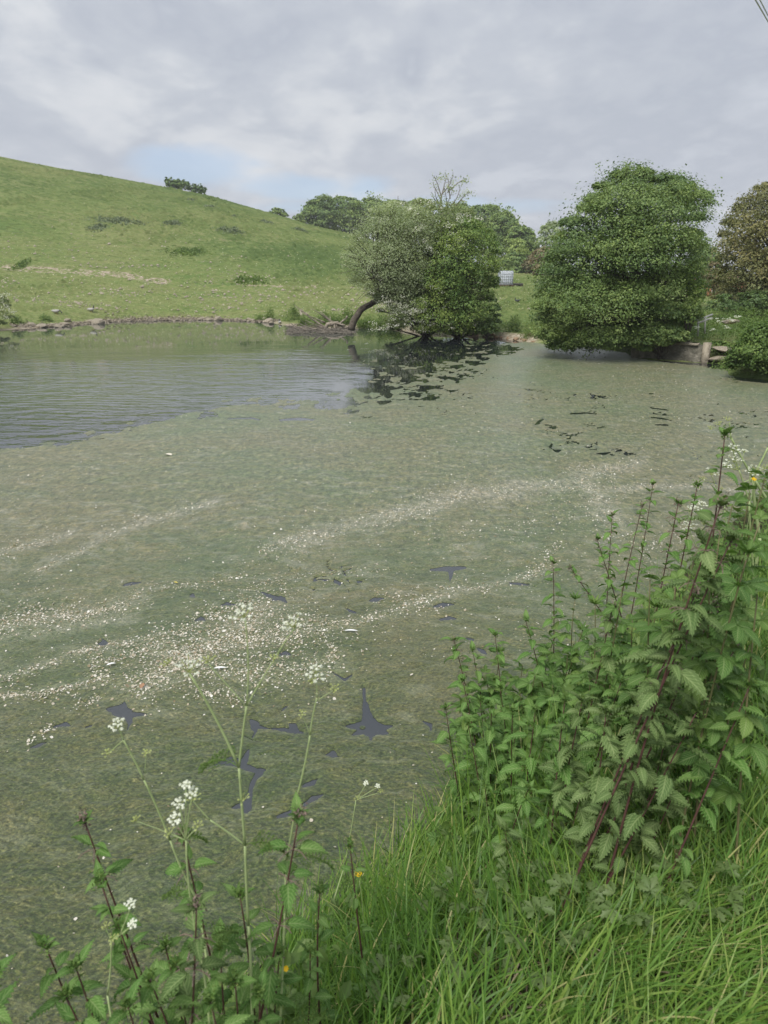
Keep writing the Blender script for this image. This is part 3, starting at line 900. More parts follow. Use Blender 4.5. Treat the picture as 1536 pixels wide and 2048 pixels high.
nearz = t.smooth(t.math('ADD', sy, t.math('MULTIPLY', t.math('SUBTRACT', na, 0.5), 6.0)), 7.6, 2.6)
cc = t.mix(t.math('MULTIPLY', nearz, 0.9), cc, t.mix(1.0, cc, (0.54, 0.64, 0.38), 'MULTIPLY'))
rgh = t.smooth(nb, 0.3, 0.7, 0.42, 0.62)
p = t.node('ShaderNodeBsdfPrincipled', i_Base_Color=cc, i_Roughness=rgh)
p.inputs['Specular IOR Level'].default_value = 0.5
p.inputs['Coat Weight'].default_value = 0.42
p.inputs['Coat Roughness'].default_value = 0.30
p.inputs['Coat IOR'].default_value = 1.4
p.inputs['Sheen Weight'].default_value = 0.22
p.inputs['Sheen Roughness'].default_value = 0.45
p.inputs['Sheen Tint'].default_value = (0.80, 0.88, 0.74, 1)
hh = t.math('ADD', t.math('ADD', nb, t.math('MULTIPLY', ne, 0.6)), t.math('MULTIPLY', nc, 0.35))
t.set(p.inputs['Normal'], bump(t, hh, 0.8, 0.022))
finish(t, p.outputs[0])
wm = g.build('floating_pond_weed', mm, smooth=True, kind='stuff')
uv_ = allV[used]
vx, vy = to_px(uv_[:, 0], uv_[:, 1], 0 * uv_[:, 0])
vx = vx + 9 * fbm(uv_[:, 0] * 3, uv_[:, 1] * 2, 401, 3)
vy = vy + 7 * fbm(uv_[:, 0] * 3, uv_[:, 1] * 2, 402, 3)
froth = np.zeros(len(uv_))
for ln, hw in DRIFT:
    ln = np.array(ln, float)
    m = (vx > ln[:, 0].min() - 60) & (vx < ln[:, 0].max() + 60) & (vy > ln[:, 1].min() - 60) & (vy < ln[:, 1].max() + 60)
    if m.any():
        dd = seg_dist(vx[m], vy[m] * 1.8, np.stack([ln[:, 0], ln[:, 1] * 1.8], 1), False)
        froth[m] = np.maximum(froth[m], np.exp(-(dd / (hw * 1.8)) ** 2))
fa = wm.data.attributes.new('froth', 'FLOAT', 'POINT')
fa.data.foreach_set('value', froth.astype(np.float32))
wm['label'] = 'brown green blanket of floating weed over the near half of the pond'

# ------------------------------------------------------------------ crowns
def outline_clumps(poly, Y0, thick, n, rpx, seed, flat=0.55, front=0.62, edge=1.0):
    """clumps filling a crown: its outline gives height and width, 'thick' metres its depth"""
    r = np.random.default_rng(seed)
    P = np.asarray(poly, float)
    lo, hi = P.min(0), P.max(0)
    out, used = [], np.zeros((0, 2))
    cand = lo + r.random((n * 14, 2)) * (hi - lo)
    dc = -seg_dist(cand[:, 0], cand[:, 1], P)
    k_ = dc > rpx * 0.22
    cand, dc = cand[k_], dc[k_]
    for i in range(n):
        idx = r.integers(0, len(cand), 5)
        if len(used):
            dist = np.min(np.hypot(*(cand[idx][:, None, :] - used[None, -n // 2:]).transpose(2, 0, 1)), axis=1)
            b_ = idx[int(np.argmax(dist))]
        else:
            b_ = idx[0]
        (a, b), dd = cand[b_], dc[b_]
        used = np.vstack([used, cand[b_]])
        dm = min(dd / (0.45 * min(hi - lo)), 1.0)
        half = thick * math.sqrt(max(1 - (1 - dm) ** 2, 0.02))
        u = r.random()
        off = -half * (0.75 + 0.25 * r.random()) if u < front else half * (r.random() * 2 - 1)
        rad = min(rpx * (0.7 + 0.6 * r.random()), dd * 0.95 + 2) * Y0 / F
        c_ = at(a, b, Y0 + off)
        if Y0 < 40 and c_[2] < 0.32:
            c_[2] = 0.32
        out.append((c_, rad, rad * flat))
    return out


def clump_leaves(geo, clumps, per, size, seed, up=0.5, aspect=0.62, droop=0.0, tuft=0.16, tint=None, low=0.30, var=0.13):
    """leafy sprays over the upper and outer side of every clump, gathered on twigs"""
    r = np.random.default_rng(seed)
    for (c, R, Rz) in clumps:
        nt = max(4, int(per * 0.09))
        d = r.normal(size=(nt, 3))
        d[:, 2] = np.abs(d[:, 2]) * 0.9 - low + (-droop)
        d /= np.linalg.norm(d, axis=1)[:, None]
        rad = 0.72 + 0.36 * r.random(nt) ** 0.7
        tc = c + d * np.array([R, R, Rz]) * rad[:, None]
        k = r.integers(0, nt, per)
        P = tc[k] + r.normal(size=(per, 3)) * np.array([1, 1, 0.55]) * R * tuft
        if droop:
            P[:, 2] -= np.abs(r.normal(size=per)) * Rz * droop
        N = d[k] * 0.7 + np.array([0, 0, up]) + r.normal(size=(per, 3)) * 0.42
        a0 = 0.5 if tint is None else tint
        a = np.clip(a0 + var * r.normal() + 0.16 * r.normal(size=nt)[k] + 0.14 * r.normal(size=per), 0, 1)
        leaves(geo, P, N, size * (0.7 + 0.6 * r.random(per)), aspect, a, r)


def limbs(geo, base, clumps, r0, seed, frac=0.6, fork=0.35, sides=6, mid=None):
    r = np.random.default_rng(seed)
    base = np.asarray(base, float)
    top = np.mean([c[0] for c in clumps], axis=0) if mid is None else np.asarray(mid, float)
    fk = base + (top - base) * fork
    tube(geo, bez(base, base * 0.5 + fk * 0.5 + r.normal(size=3) * 0.1, fk, 6), np.linspace(r0, r0 * 0.72, 6), sides + 2)
    for c in clumps:
        if r.random() > frac or c[0][2] < fk[2] * 0.55:
            continue
        s = fk + (base - fk) * r.random() * 0.5
        m = s * 0.5 + c[0] * 0.5 + np.array([0, 0, 0.25 * np.linalg.norm(c[0] - s) * 0.4]) + r.normal(size=3) * 0.15
        tube(geo, bez(s, m, c[0], 7), np.linspace(r0 * 0.42, r0 * 0.05, 7), sides, cap=False)
        for _ in range(2):
            e = c[0] + r.normal(size=3) * c[1] * 0.35
            tube(geo, bez(m, (m + e) / 2 + r.normal(size=3) * 0.1, e, 5), np.linspace(r0 * 0.14, r0 * 0.03, 5), 4, cap=False)


def tree(name, label, cat, poly, Y0, thick, n, rpx, per, size, mat_leaf, seed, base_px=None, r0=0.16, group=None, flat=0.55, up=0.5, aspect=0.62,
         droop=0.0, tuft=0.16, part='crown', tint=None, frac=0.6, edge_twigs=0, bark='bark', front=0.62, low=0.30, var=0.13, core=0):
    cl = outline_clumps(poly, Y0, thick, n, rpx, seed, flat, front)
    P = np.asarray(poly, float)
    bx = P[:, 0].mean() if base_px is None else base_px
    bp = at(bx, 700, Y0)
    bz = float(H(bp[0], bp[1]))
    base = np.array([bp[0], bp[1], bz - 0.05])
    root = thing(name, label, cat, tuple(base), 0, group)
    g = Geo()
    cl2 = [(c - base, a, b) for c, a, b in cl]
    clump_leaves(g, cl2, per, size, seed + 1, up, aspect, droop, tuft, tint, low, var)
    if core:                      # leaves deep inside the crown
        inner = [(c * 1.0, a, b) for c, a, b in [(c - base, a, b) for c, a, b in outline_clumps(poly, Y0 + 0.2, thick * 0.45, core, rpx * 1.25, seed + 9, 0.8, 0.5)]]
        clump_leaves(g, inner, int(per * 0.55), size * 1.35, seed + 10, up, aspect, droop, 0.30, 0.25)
    # loose sprays breaking the outline
    r = np.random.default_rng(seed + 5)
    if edge_twigs:
        tw = Geo()
        for _ in range(edge_twigs):
            c = cl2[r.integers(len(cl2))]
            dr = c[0] - np.mean([q[0] for q in cl2], axis=0)
            dr = dr / (np.linalg.norm(dr) + 1e-6) + r.normal(size=3) * 0.35 + np.array([0, 0, 0.3])
            L = c[1] * (0.6 + 0.45 * r.random())
            s_, e_ = c[0], c[0] + dr * L
            pts = bez(s_, (s_ + e_) / 2 + r.normal(size=3) * 0.12 * L, e_, 6)
            tube(tw, pts, np.linspace(0.010, 0.003, 6) * (Y0 / 25), 4, cap=False)
            m_ = 60
            ti = r.random(m_) ** 0.7
            PP = pts[(ti * 5.99).astype(int)] + r.normal(size=(m_, 3)) * size * 1.3
            leaves(g, PP, r.normal(size=(m_, 3)) + np.array([0, 0, 0.6]), size, aspect, np.clip(0.6 + 0.15 * r.normal(size=m_), 0, 1), r)
        tw.build('twigs', M[bark], root, kind='stuff')
    g.build(part, M[mat_leaf], root, kind='stuff')
    b = Geo()
    limbs(b, np.zeros(3), cl2, r0, seed + 2, frac)
    b.build('trunk', M[bark], root)
    return root, cl2, base


# the big round alder on the right
alder_poly = [(1236, 322), (1262, 322), (1285, 320), (1300, 338), (1345, 345), (1370, 355), (1388, 362), (1420, 372), (1418, 392), (1428, 405), (1408, 430), (1400, 470), (1398, 520), (1404, 560),
              (1408, 600), (1400, 640), (1380, 660), (1330, 672), (1290, 690), (1262, 722), (1215, 728), (1150, 724), (1098, 708), (1074, 680), (1070, 630), (1074, 585), (1082, 545),
              (1098, 505), (1112, 478), (1120, 440), (1150, 420), (1178, 385), (1196, 362), (1225, 350)]
tree('alder_tree', 'large round dark green alder tree leaning over the water on the right', 'tree', alder_poly, 24.2, 2.7, 92, 58, 1500, 0.066, 'alder', 100,
     base_px=1285, r0=0.2, flat=0.50, up=0.8, edge_twigs=12, tuft=0.11, low=0.28, var=0.20, front=0.72, core=34)
# the lower skirt on its right made of paler shoots
tree('ash_sapling_thicket', 'pale green upright shoots growing against the right side of the big alder', 'shrub',
     [(1352, 520), (1385, 495), (1402, 520), (1406, 580), (1404, 640), (1380, 668), (1340, 665), (1345, 600)], 23.0, 0.8, 26, 20, 260, 0.06, 'bushleaf', 140, r0=0.04, flat=1.2, tint=0.62)

# the mixed group in the middle: leaning willow, hawthorn in flower, dark bush, bare ash top
wil_poly = [(700, 478), (722, 440), (752, 405), (785, 398), (806, 410), (842, 408), (862, 425), (868, 470), (862, 540), (846, 590), (830, 640), (795, 636), (765, 612), (742, 598), (716, 585), (696, 560), (684, 515)]
cl = outline_clumps(wil_poly, 30.7, 1.5, 95, 22, 200, 0.8)
wb = gp(704, 655)
wb[2] = 0.05
root = thing('willow_tree', 'grey green willow with a bare trunk leaning right over the water from the brushwood', 'tree', tuple(wb))
cl2 = [(c - wb, a, b) for c, a, b in cl]
g = Geo()
clump_leaves(g, cl2, 330, 0.075, 201, 0.6, 0.38, 0.0, 0.34)
g.build('crown', M['willow'], root, kind='stuff')
g = Geo()
tp = [at(a, b, y) - wb for a, b, y in ((702, 660, 30.9), (708, 640, 31.0), (722, 620, 31.1), (742, 607, 31.2), (765, 598, 31.3), (786, 585, 31.4), (800, 560, 31.5))]
tp = np.array(tp)
k = np.linspace(0, len(tp) - 1, 22)
tp = np.stack([np.interp(k, np.arange(len(tp)), tp[:, i]) for i in range(3)], -1) + np.random.default_rng(1).normal(size=(22, 3)) * 0.012
tube(g, tp, np.linspace(0.16, 0.08, 22), 9)
r_ = np.random.default_rng(5)
for c in cl2:
    if r_.random() < 0.75:
        s_ = tp[r_.integers(12, 22)]
        m_ = (s_ + c[0]) / 2 + np.array([0, 0, 0.3])
        tube(g, bez(s_, m_, c[0], 7), np.linspace(0.045, 0.012, 7), 5, cap=False)
        for _ in range(3):
            e_ = c[0] + r_.normal(size=3) * c[1] * 1.0 + np.array([0, 0, 0.1])
            tube(g, bez(m_, (m_ + e_) / 2, e_, 5), np.linspace(0.016, 0.006, 5), 4, cap=False)
tube(g, bez(tp[8], tp[8] + np.array([0.2, -0.1, 0.15]), tp[8] + np.array([0.5, -0.2, 0.32]), 5), np.linspace(0.05, 0.02, 5), 5)
g.build('trunk', M['bark'], root)

haw_poly = [(750, 470), (790, 405), (830, 396), (870, 400), (912, 404), (950, 425), (962, 470), (940, 560), (930, 650), (880, 674), (820, 670), (775, 664), (742, 652), (755, 620), (772, 590), (770, 540), (742, 510)]
root, hc, hb = tree('hawthorn_tree', 'hawthorn with sprays of white blossom beside the leaning willow', 'tree', haw_poly, 32.0, 2.0, 130, 26, 300, 0.07, 'thorn', 210, base_px=850, r0=0.13, flat=0.7,
                    tuft=0.22, edge_twigs=12)
g = Geo()
r_ = np.random.default_rng(77)
sprays = [((806, 405), (840, 440), 9), ((796, 470), (852, 452), 12), ((770, 500), (745, 535), 14), ((732, 535), (760, 560), 6), ((790, 600), (870, 640), 34), ((765, 600), (800, 650), 20), ((800, 625), (850, 615), 22),
          ((900, 450), (935, 436), 9), ((905, 470), (925, 500), 7), ((840, 480), (905, 530), 7), ((740, 655), (790, 650), 12), ((700, 480), (760, 470), 5), ((820, 640), (900, 655), 12), ((940, 640), (965, 645), 3),
          ((815, 400), (870, 412), 6), ((780, 520), (900, 600), 9), ((830, 560), (980, 560), 5), ((735, 420), (800, 460), 5), ((960, 436), (930, 430), 5)]
for (a0, b0), (a1, b1), n_ in sprays:
    for _ in range(n_):
        u = r_.random()
        jx = 7 if n_ < 20 else 15
        p_ = at(a0 + (a1 - a0) * u + r_.normal() * jx, b0 + (b1 - b0) * u + r_.normal() * jx * 0.6, 29.9 - 0.8 * r_.random()) - hb
        m_ = r_.integers(8, 24)
        PP = p_ + r_.normal(size=(m_, 3)) * np.array([0.085, 0.07, 0.045])
        leaves(g, PP, r_.normal(size=(m_, 3)) * 0.7 + np.array([0, -0.4, 0.8]), 0.042, 0.9, None, r_)
g.build('blossom', M['blossom'], root, kind='stuff')

bush_poly = [(858, 500), (880, 445), (925, 430), (958, 440), (985, 465), (1000, 510), (996, 560), (988, 600), (996, 650), (975, 674), (935, 680), (880, 680), (838, 674), (820, 620), (835, 560)]
tree('alder_bush', 'dense mid green bush with yellowish shoots filling the right of the middle group', 'shrub', bush_poly, 31.2, 2.0, 105, 26, 430, 0.075, 'bushleaf', 230, base_px=915, r0=0.1,
     flat=0.6, tuft=0.22, edge_twigs=14)
tree('elder_bush', 'low dark green bush at the waterline right of the middle group', 'shrub', [(950, 600), (985, 585), (1000, 620), (1002, 662), (975, 682), (945, 676)], 30.6, 0.8, 22, 17, 260, 0.075, 'alder', 240,
     base_px=975, r0=0.05, flat=0.7, tint=0.35)

# bare-topped ash rising out of the group
bp = at(886, 640, 33.4)
ab = np.array([bp[0], bp[1], float(H(bp[0], bp[1]))])
root = thing('ash_tree', 'thin half bare ash sticking up above the middle group', 'tree', tuple(ab))
g, gl = Geo(), Geo()
r_ = np.random.default_rng(31)
def A(a, b, y=33.4):
    return at(a, b, y) - ab
stem = [A(886, 640), A(884, 520), A(882, 440), A(881, 415), A(883, 390)]
tube(g, stem, [0.09, 0.07, 0.05, 0.04, 0.03], 6)
brs = [((883, 395), (876, 370), (868, 352)), ((883, 400), (872, 380), (866, 366)), ((883, 392), (890, 365), (893, 352)), ((884, 388), (902, 366), (906, 345)), ((895, 385), (920, 362), (932, 360)),
       ((884, 430), (896, 405), (905, 380)), ((900, 412), (915, 396), (920, 372)), ((905, 420), (925, 395), (938, 385)), ((912, 412), (922, 400), (930, 404)), ((882, 420), (872, 402), (864, 392)), ((881, 410), (872, 398), (870, 378)),
       ((900, 398), (898, 372), (896, 356)), ((896, 420), (893, 398), (888, 372)), ((886, 440), (898, 425), (912, 408))]
for b3 in brs:
    dy = r_.normal() * 0.35
    P3 = [A(a, b, 33.4 + dy * i / 2) for i, (a, b) in enumerate(b3)]
    pts = bez(P3[0], P3[1] + (P3[1] - (P3[0] + P3[2]) / 2) * 0.6, P3[2], 7)
    tube(g, pts, np.linspace(0.026, 0.008, 7), 5, cap=False)
    for i in range(3, 7):
        m_ = r_.integers(2, 8)
        c = pts[i] + r_.normal(size=3) * 0.07
        tube(g, [pts[i], c + r_.normal(size=3) * 0.03], [0.008, 0.004], 4, cap=False)
        leaves(gl, c + r_.normal(size=(m_, 3)) * 0.07, r_.normal(size=(m_, 3)), 0.10, 0.4, None, r_)
for cx, cy, m_ in ((888, 355, 26), (905, 372, 30), (930, 362, 34), (936, 388, 32), (870, 357, 14), (925, 402, 16), (898, 378, 22)):
    leaves(gl, A(cx, cy) + r_.normal(size=(m_, 3)) * np.array([0.13, 0.2, 0.09]), r_.normal(size=(m_, 3)), 0.11, 0.42, None, r_)
g.build('trunk', M['twig'], root)
gl.build('leaves', M['willow'], root, kind='stuff')

# far-right brownish tree and its neighbours
tree('maple_tree', 'brownish green tree coming into bloom at the far right edge', 'tree',
     [(1536, 362), (1500, 378), (1478, 398), (1460, 425), (1444, 452), (1436, 490), (1440, 530), (1430, 560), (1424, 585), (1436, 610), (1490, 622), (1560, 622), (1680, 600), (1720, 480), (1660, 380)],
     34.0, 3.2, 150, 30, 330, 0.10, 'olive', 300, base_px=1560, r0=0.2, flat=0.7, tuft=0.26, edge_twigs=30)
tree('bramble_bush', 'low dark bramble mound beneath the brownish tree', 'shrub', [(1408, 622), (1425, 590), (1470, 585), (1540, 575), (1600, 585), (1600, 628), (1480, 632)], 31.5, 1.0, 44, 20, 220, 0.09, 'alder', 310,
     base_px=1500, r0=0.05, flat=0.7, tint=0.2)
tree('plum_bush', 'reddish brown bush beside the brick house', 'shrub', [(1398, 572), (1400, 545), (1430, 520), (1462, 535), (1475, 590), (1445, 616), (1432, 606), (1430, 584), (1412, 576)], 38.0, 1.0, 28, 14, 200, 0.09, 'wood_brown', 320,
     base_px=1445, r0=0.05)
tree('oak_tree', 'green tree seen between the big alder and the brownish tree', 'tree', [(1385, 500), (1405, 482), (1425, 492), (1438, 515), (1440, 545), (1400, 560), (1380, 540)], 60.0, 2.5, 26, 16, 200, 0.2, 'wood_far', 330,
     base_px=1420, r0=0.2)
tree('hawthorn_bush', 'hawthorn bush with white flowers at the left edge of the far shore', 'shrub', [(-60, 600), (-20, 572), (8, 590), (20, 612), (26, 636), (8, 652), (-40, 655)], 35.2, 0.8, 30, 17, 200, 0.07, 'thorn', 340,
     base_px=-12, r0=0.05)
g = Geo()
r_ = np.random.default_rng(12)
hb2 = bpy.data.objects['hawthorn_bush']
for a_, b_ in ((6, 588), (14, 590), (5, 606), (10, 612), (22, 622), (28, 624), (7, 630), (4, 618), (12, 636), (-4, 600), (18, 618), (2, 596)):
    p_ = at(a_, b_, 34.4) - np.array(hb2.location)
    leaves(g, p_ + r_.normal(size=(22, 3)) * np.array([0.09, 0.06, 0.045]), r_.normal(size=(22, 3)), 0.05, 0.9, None, r_)
g.build('blossom', M['blossom'], hb2, kind='stuff')

# the wood behind the hill
woods = [
    ([(592, 440), (600, 428), (612, 412), (630, 395), (655, 390), (668, 396), (672, 440), (668, 472), (600, 462)], 'leftmost round tree of the wood behind the hill'),
    ([(655, 400), (680, 392), (706, 396), (722, 404), (724, 450), (715, 478), (660, 474)], 'second tree of the wood, its pale stems showing above the hill'),
    ([(700, 400), (730, 397), (757, 400), (770, 412), (772, 470), (705, 480)], 'flat topped tree of the wood just left of the willow'),
    ([(752, 412), (780, 400), (800, 402), (815, 430), (810, 480), (755, 480)], 'woodland tree mostly hidden behind the willow top'),
    ([(800, 420), (815, 403), (838, 396), (862, 402), (876, 420), (875, 480), (805, 480)], 'woodland tree whose rounded top stands left of the bare ash'),
    ([(880, 420), (905, 410), (935, 408), (950, 425), (950, 480), (885, 480)], 'woodland tree just right of the bare ash stem'),
    ([(935, 420), (960, 408), (990, 412), (1006, 425), (1015, 470), (940, 490)], 'tall dark woodland tree right of the middle group top'),
    ([(985, 425), (1008, 420), (1025, 436), (1040, 452), (1045, 500), (990, 510)], 'woodland tree on the descending right side of the wood'),
    ([(1020, 455), (1045, 452), (1062, 464), (1074, 486), (1078, 510), (1020, 520)], 'lowest tree at the right end of the wood'),
]
for i, (poly, lab) in enumerate(woods):
    Yw = [150, 152, 154, 152, 148, 140, 135, 125, 118][i]
    cx = np.mean([p_[0] for p_ in poly])
    tree('woodland_tree', lab, 'tree', poly, Yw, 6.0, 40, 17, 210, 0.42, 'wood_far', 400 + i * 7, base_px=cx, r0=0.3, group='trees of the wood behind the hill', flat=0.75, tint=0.38 + 0.05 * ((i * 3) % 4), frac=0.4,
         edge_twigs=5, tuft=0.2)
tree('field_tree', 'small round tree standing alone on the skyline left of the wood', 'tree', [(532, 426), (540, 417), (552, 415), (564, 418), (574, 430), (576, 440), (556, 440)], 140, 2.5, 18, 9, 130, 0.35, 'wood_far', 480,
     base_px=556, r0=0.15)
tree('hedge_bush', 'small bush at the left foot of the wood on the skyline', 'shrub', [(586, 436), (592, 427), (600, 428), (606, 442), (592, 446)], 141, 1.0, 8, 6, 70, 0.3, 'wood_far', 486, base_px=596, r0=0.08)
# bushes on the far side of the meadow gap
mids = [
    ('sycamore_bush', [(985, 500), (1010, 478), (1045, 480), (1062, 500), (1068, 550), (1040, 562), (1000, 560), (985, 545)], 98, 'wood_far', 0.75, 'yellow green bush behind the plastic tank'),
    ('sycamore_bush', [(940, 470), (975, 455), (1005, 475), (1010, 520), (985, 545), (945, 540)], 100, 'wood_far', 0.65, 'bright green tree rising over the top right of the middle group'),
    ('blackthorn_bush', [(1045, 530), (1065, 505), (1090, 500), (1105, 525), (1108, 566), (1055, 570)], 84, 'wood_brown', 0.3, 'dark bush at the end of the meadow gap left of the big alder'),
    ('holly_bush', [(1008, 530), (1020, 505), (1045, 505), (1062, 530), (1062, 560), (1040, 568), (1012, 558)], 90, 'wood_far', 0.3, 'dark green bush closing the end of the meadow gap behind the tank'),
    ('copper_bush', [(1062, 515), (1075, 498), (1098, 490), (1108, 520), (1095, 560), (1070, 556)], 80, 'wood_brown', 0.6, 'brownish bush touching the upper left edge of the big alder'),
    ('pale_willow', [(1078, 490), (1082, 455), (1100, 443), (1122, 442), (1130, 470), (1120, 510), (1085, 512)], 95, 'willow', 0.4, 'pale thin willow showing behind the left shoulder of the big alder'),
]
for i, (nm, poly, Yw, mt, ti, lab) in enumerate(mids):
    tree(nm, lab, 'tree' if 'willow' in nm else 'shrub', poly, Yw, 2.5, 32, 14, 170 if mt != 'willow' else 110, 0.26, mt, 500 + i * 9, r0=0.12, tint=ti, flat=0.75)

# scrub on the hill
crest = [([(330, 366), (334, 358), (345, 360), (360, 362), (378, 366), (383, 378), (380, 392), (350, 386), (332, 378)], 'row of wind bent shrubs on the crest of the hill, left of its neighbour'),
         ([(383, 380), (388, 369), (402, 372), (412, 380), (413, 396), (384, 392)], 'smaller wind bent shrub on the crest, right of the larger row')]
for i, (poly, lab) in enumerate(crest):
    xs = [p_[0] for p_ in poly]
    tree('crest_shrub', lab, 'shrub', poly, 122, 1.0, 26 if i == 0 else 14, 7, 110, 0.32, 'wood_far', 520 + i, base_px=float(np.mean(xs)), r0=0.06, tint=0.1, flat=1.2, group='shrubs on the crest of the hill')
scrub = [((462, 457), 31, 7, 'dark grey heather patch in the middle of the hillside'), ((345, 443), 20, 5, 'short grey green scrub patch left of the darkest one'), ((240, 439), 58, 5, 'long low scrub strip high on the left hillside'),
         ((195, 453), 20, 3, 'small scrub patch under the left end of the long strip'), ((532, 441), 18, 4, 'scrub patch high on the hill near the lone tree'), ((600, 457), 17, 4, 'scrub patch on the slope below the lone tree'),
         ((383, 398), 10, 4, 'brown scrub tuft just under the crest shrubs'), ((422, 411), 14, 3, 'scrub tuft below the crest, right of the brown one'), ((420, 396), 14, 4, 'low green scrub trailing right from the crest shrubs'),
         ((470, 431), 9, 3, 'tiny scrub tuft on the open upper slope'), ((43, 528), 13, 4, 'green thistle patch above the left end of the track'), ((375, 501), 42, 4, 'dark green rushy patch halfway up the hillside'),
         ((500, 559), 40, 3, 'dark green rushes just above the right track'), ((1082, 562), 14, 5, 'pale rough tuft at the end of the meadow gap')]
for i, ((sx_, sy_), wpx, hpx, lab) in enumerate(scrub):
    c = hit(sx_, sy_ + hpx, 45)
    sc_ = c[1] / F
    r_ = np.random.default_rng(600 + i)
    g = Geo()
    n_ = int(wpx * 26)
    u = r_.normal(size=n_) * 0.42
    v = r_.normal(size=n_) * 0.9
    hh_ = np.abs(1 + 0.5 * np.sin(u * 9 + i)) * hpx * sc_ * 0.85
    P = np.stack([u * wpx * sc_, v * 0.7, 0 * u], -1)
    P[:, 2] = H(P[:, 0] + c[0], P[:, 1] + c[1]) - c[2] + r_.random(n_) * hh_ * np.exp(-(u / 0.8) ** 2)
    leaves(g, P, r_.normal(size=(n_, 3)) + np.array([0, 0, 0.5]), 0.20, 0.5, None, r_)
    o = thing('scrub_patch', lab, 'scrub', tuple(c), 0, 'scrub patches on the hillside')
    g.build('foliage', M['weed'] if 'green' in lab and 'grey' not in lab else M['heather'], o, kind='stuff')

# waterside plants on the far shore
edge_pl = [((540, 641), 11, 30, 'small leafy clump beside the pale boulder on the far shore', 0), ((588, 642), 15, 38, 'upright nettle clump at the left of the brushwood pile', 0), ((650, 648), 17, 34, 'green clump growing behind the brushwood pile', 0),
           ((694, 648), 16, 38, 'nettle clump at the foot of the leaning willow trunk', 0), ((1026, 664), 20, 34, 'dark green clump on the stony bank in the meadow gap', 0), ((1062, 672), 22, 36, 'grassy clump against the left foot of the big alder', 1),
           ((33, 648), 12, 16, 'low dark plants at the left end of the stony shore', 0), ((92, 642), 12, 12, 'low dark plants behind the grey boulder pair', 0), ((722, 655), 18, 16, 'low leafy plants under the leaning trunk', 1), ((988, 664), 14, 15, 'grass tuft on the bank below the tank', 1)             , ((612, 652), 16, 24, 'green growth poking through the left of the brushwood', 0), ((672, 652), 18, 26, 'green growth between the brushwood and the leaning trunk', 0), ((735, 656), 20, 24, 'leafy growth right of the foot of the leaning trunk', 0),
             ((762, 656), 20, 26, 'leafy growth hiding the bank under the hawthorn', 0), ((785, 660), 22, 24, 'dark leaves at the waterline below the white blossom', 0), ((630, 655), 14, 16, 'low sprouts on the brushwood at the waterline', 1), ((520, 640), 10, 12, 'short tuft left of the pale boulder', 1)]
for i, ((sx_, sy_), wpx, hpx, lab, kd_) in enumerate(edge_pl):
    c = hit(sx_, sy_, 20)
    sc_ = c[1] / F
    r_ = np.random.default_rng(700 + i)
    g = Geo()
    stems = int(wpx * 2.2)
    for _ in range(stems):
        u, v = r_.normal(size=2) * 0.45
        h_ = hpx * sc_ * (0.45 + 0.55 * r_.random()) * math.exp(-u * u * 0.8)
        b0 = np.array([u * wpx * sc_, v * wpx * sc_, 0.0])
        b0[2] = float(H(b0[0] + c[0], b0[1] + c[1])) - c[2]
        e0 = b0 + np.array([r_.normal() * 0.12 * h_, r_.normal() * 0.12 * h_, h_])
        m_ = 26
        ti = r_.random(m_)
        P = b0 + (e0 - b0) * ti[:, None] + r_.normal(size=(m_, 3)) * np.array([0.06, 0.06, 0.03])
        leaves(g, P, r_.normal(size=(m_, 3)) * 0.7 + np.array([0, 0, 0.7]), 0.085, 0.5 if kd_ == 0 else 0.2, None, r_)
    o = thing('waterside_plant', lab, 'plant', tuple(c), 0, 'leafy clumps along the far shore')
    g.build('foliage', M['weed'] if i not in (4, 6, 7) else M['alder'], o, kind='stuff')

# ------------------------------------------------------------------ pasture tufts and pale stones on the slope
g = Geo()
r_ = np.random.default_rng(800)
n_ = 60000
ang = np.radians(r_.uniform(-31, 17, n_))
rad = np.exp(r_.uniform(math.log(34), math.log(118), n_))
x_, y_ = rad * np.sin(ang), rad * np.cos(ang)
dd = pond_sd(x_, y_)
ok = dd > 1.0
x_, y_, rad = x_[ok], y_[ok], rad[ok]
z_ = H(x_, y_)
m_ = len(x_)
hgt_ = (0.04 + 0.09 * r_.random(m_) ** 2) * (0.5 + rad / 70) * (0.7 + 0.6 * (fbm(x_ / 5, y_ / 9, 90, 3) > 0.1))
wd = (0.10 + 0.22 * r_.random(m_)) * (0.4 + rad / 60)
a_ = r_.uniform(-0.5, 0.5, m_)
dxv, dyv = np.cos(a_) * wd, np.sin(a_) * wd
p0 = np.stack([x_ - dxv, y_ - dyv, z_ - 0.03], -1)
p1 = np.stack([x_ + dxv, y_ + dyv, z_ - 0.03], -1)
p2 = np.stack([x_ + r_.normal(size=m_) * 0.05, y_ + 0.05, z_ + hgt_], -1)
tin = np.clip(0.5 + 0.9 * fbm(x_ / 11, y_ / 16, 95, 3) + 0.18 * r_.normal(size=m_), 0, 1)
g.add(np.stack([p0, p1, p2], 1), None, np.arange(m_ * 3).reshape(-1, 3), np.repeat(tin, 3))
o = g.build('pasture_grass', M['hillgrass'], None, kind='stuff')
o['label'] = 'short grazed grass tufts over the whole hillside'

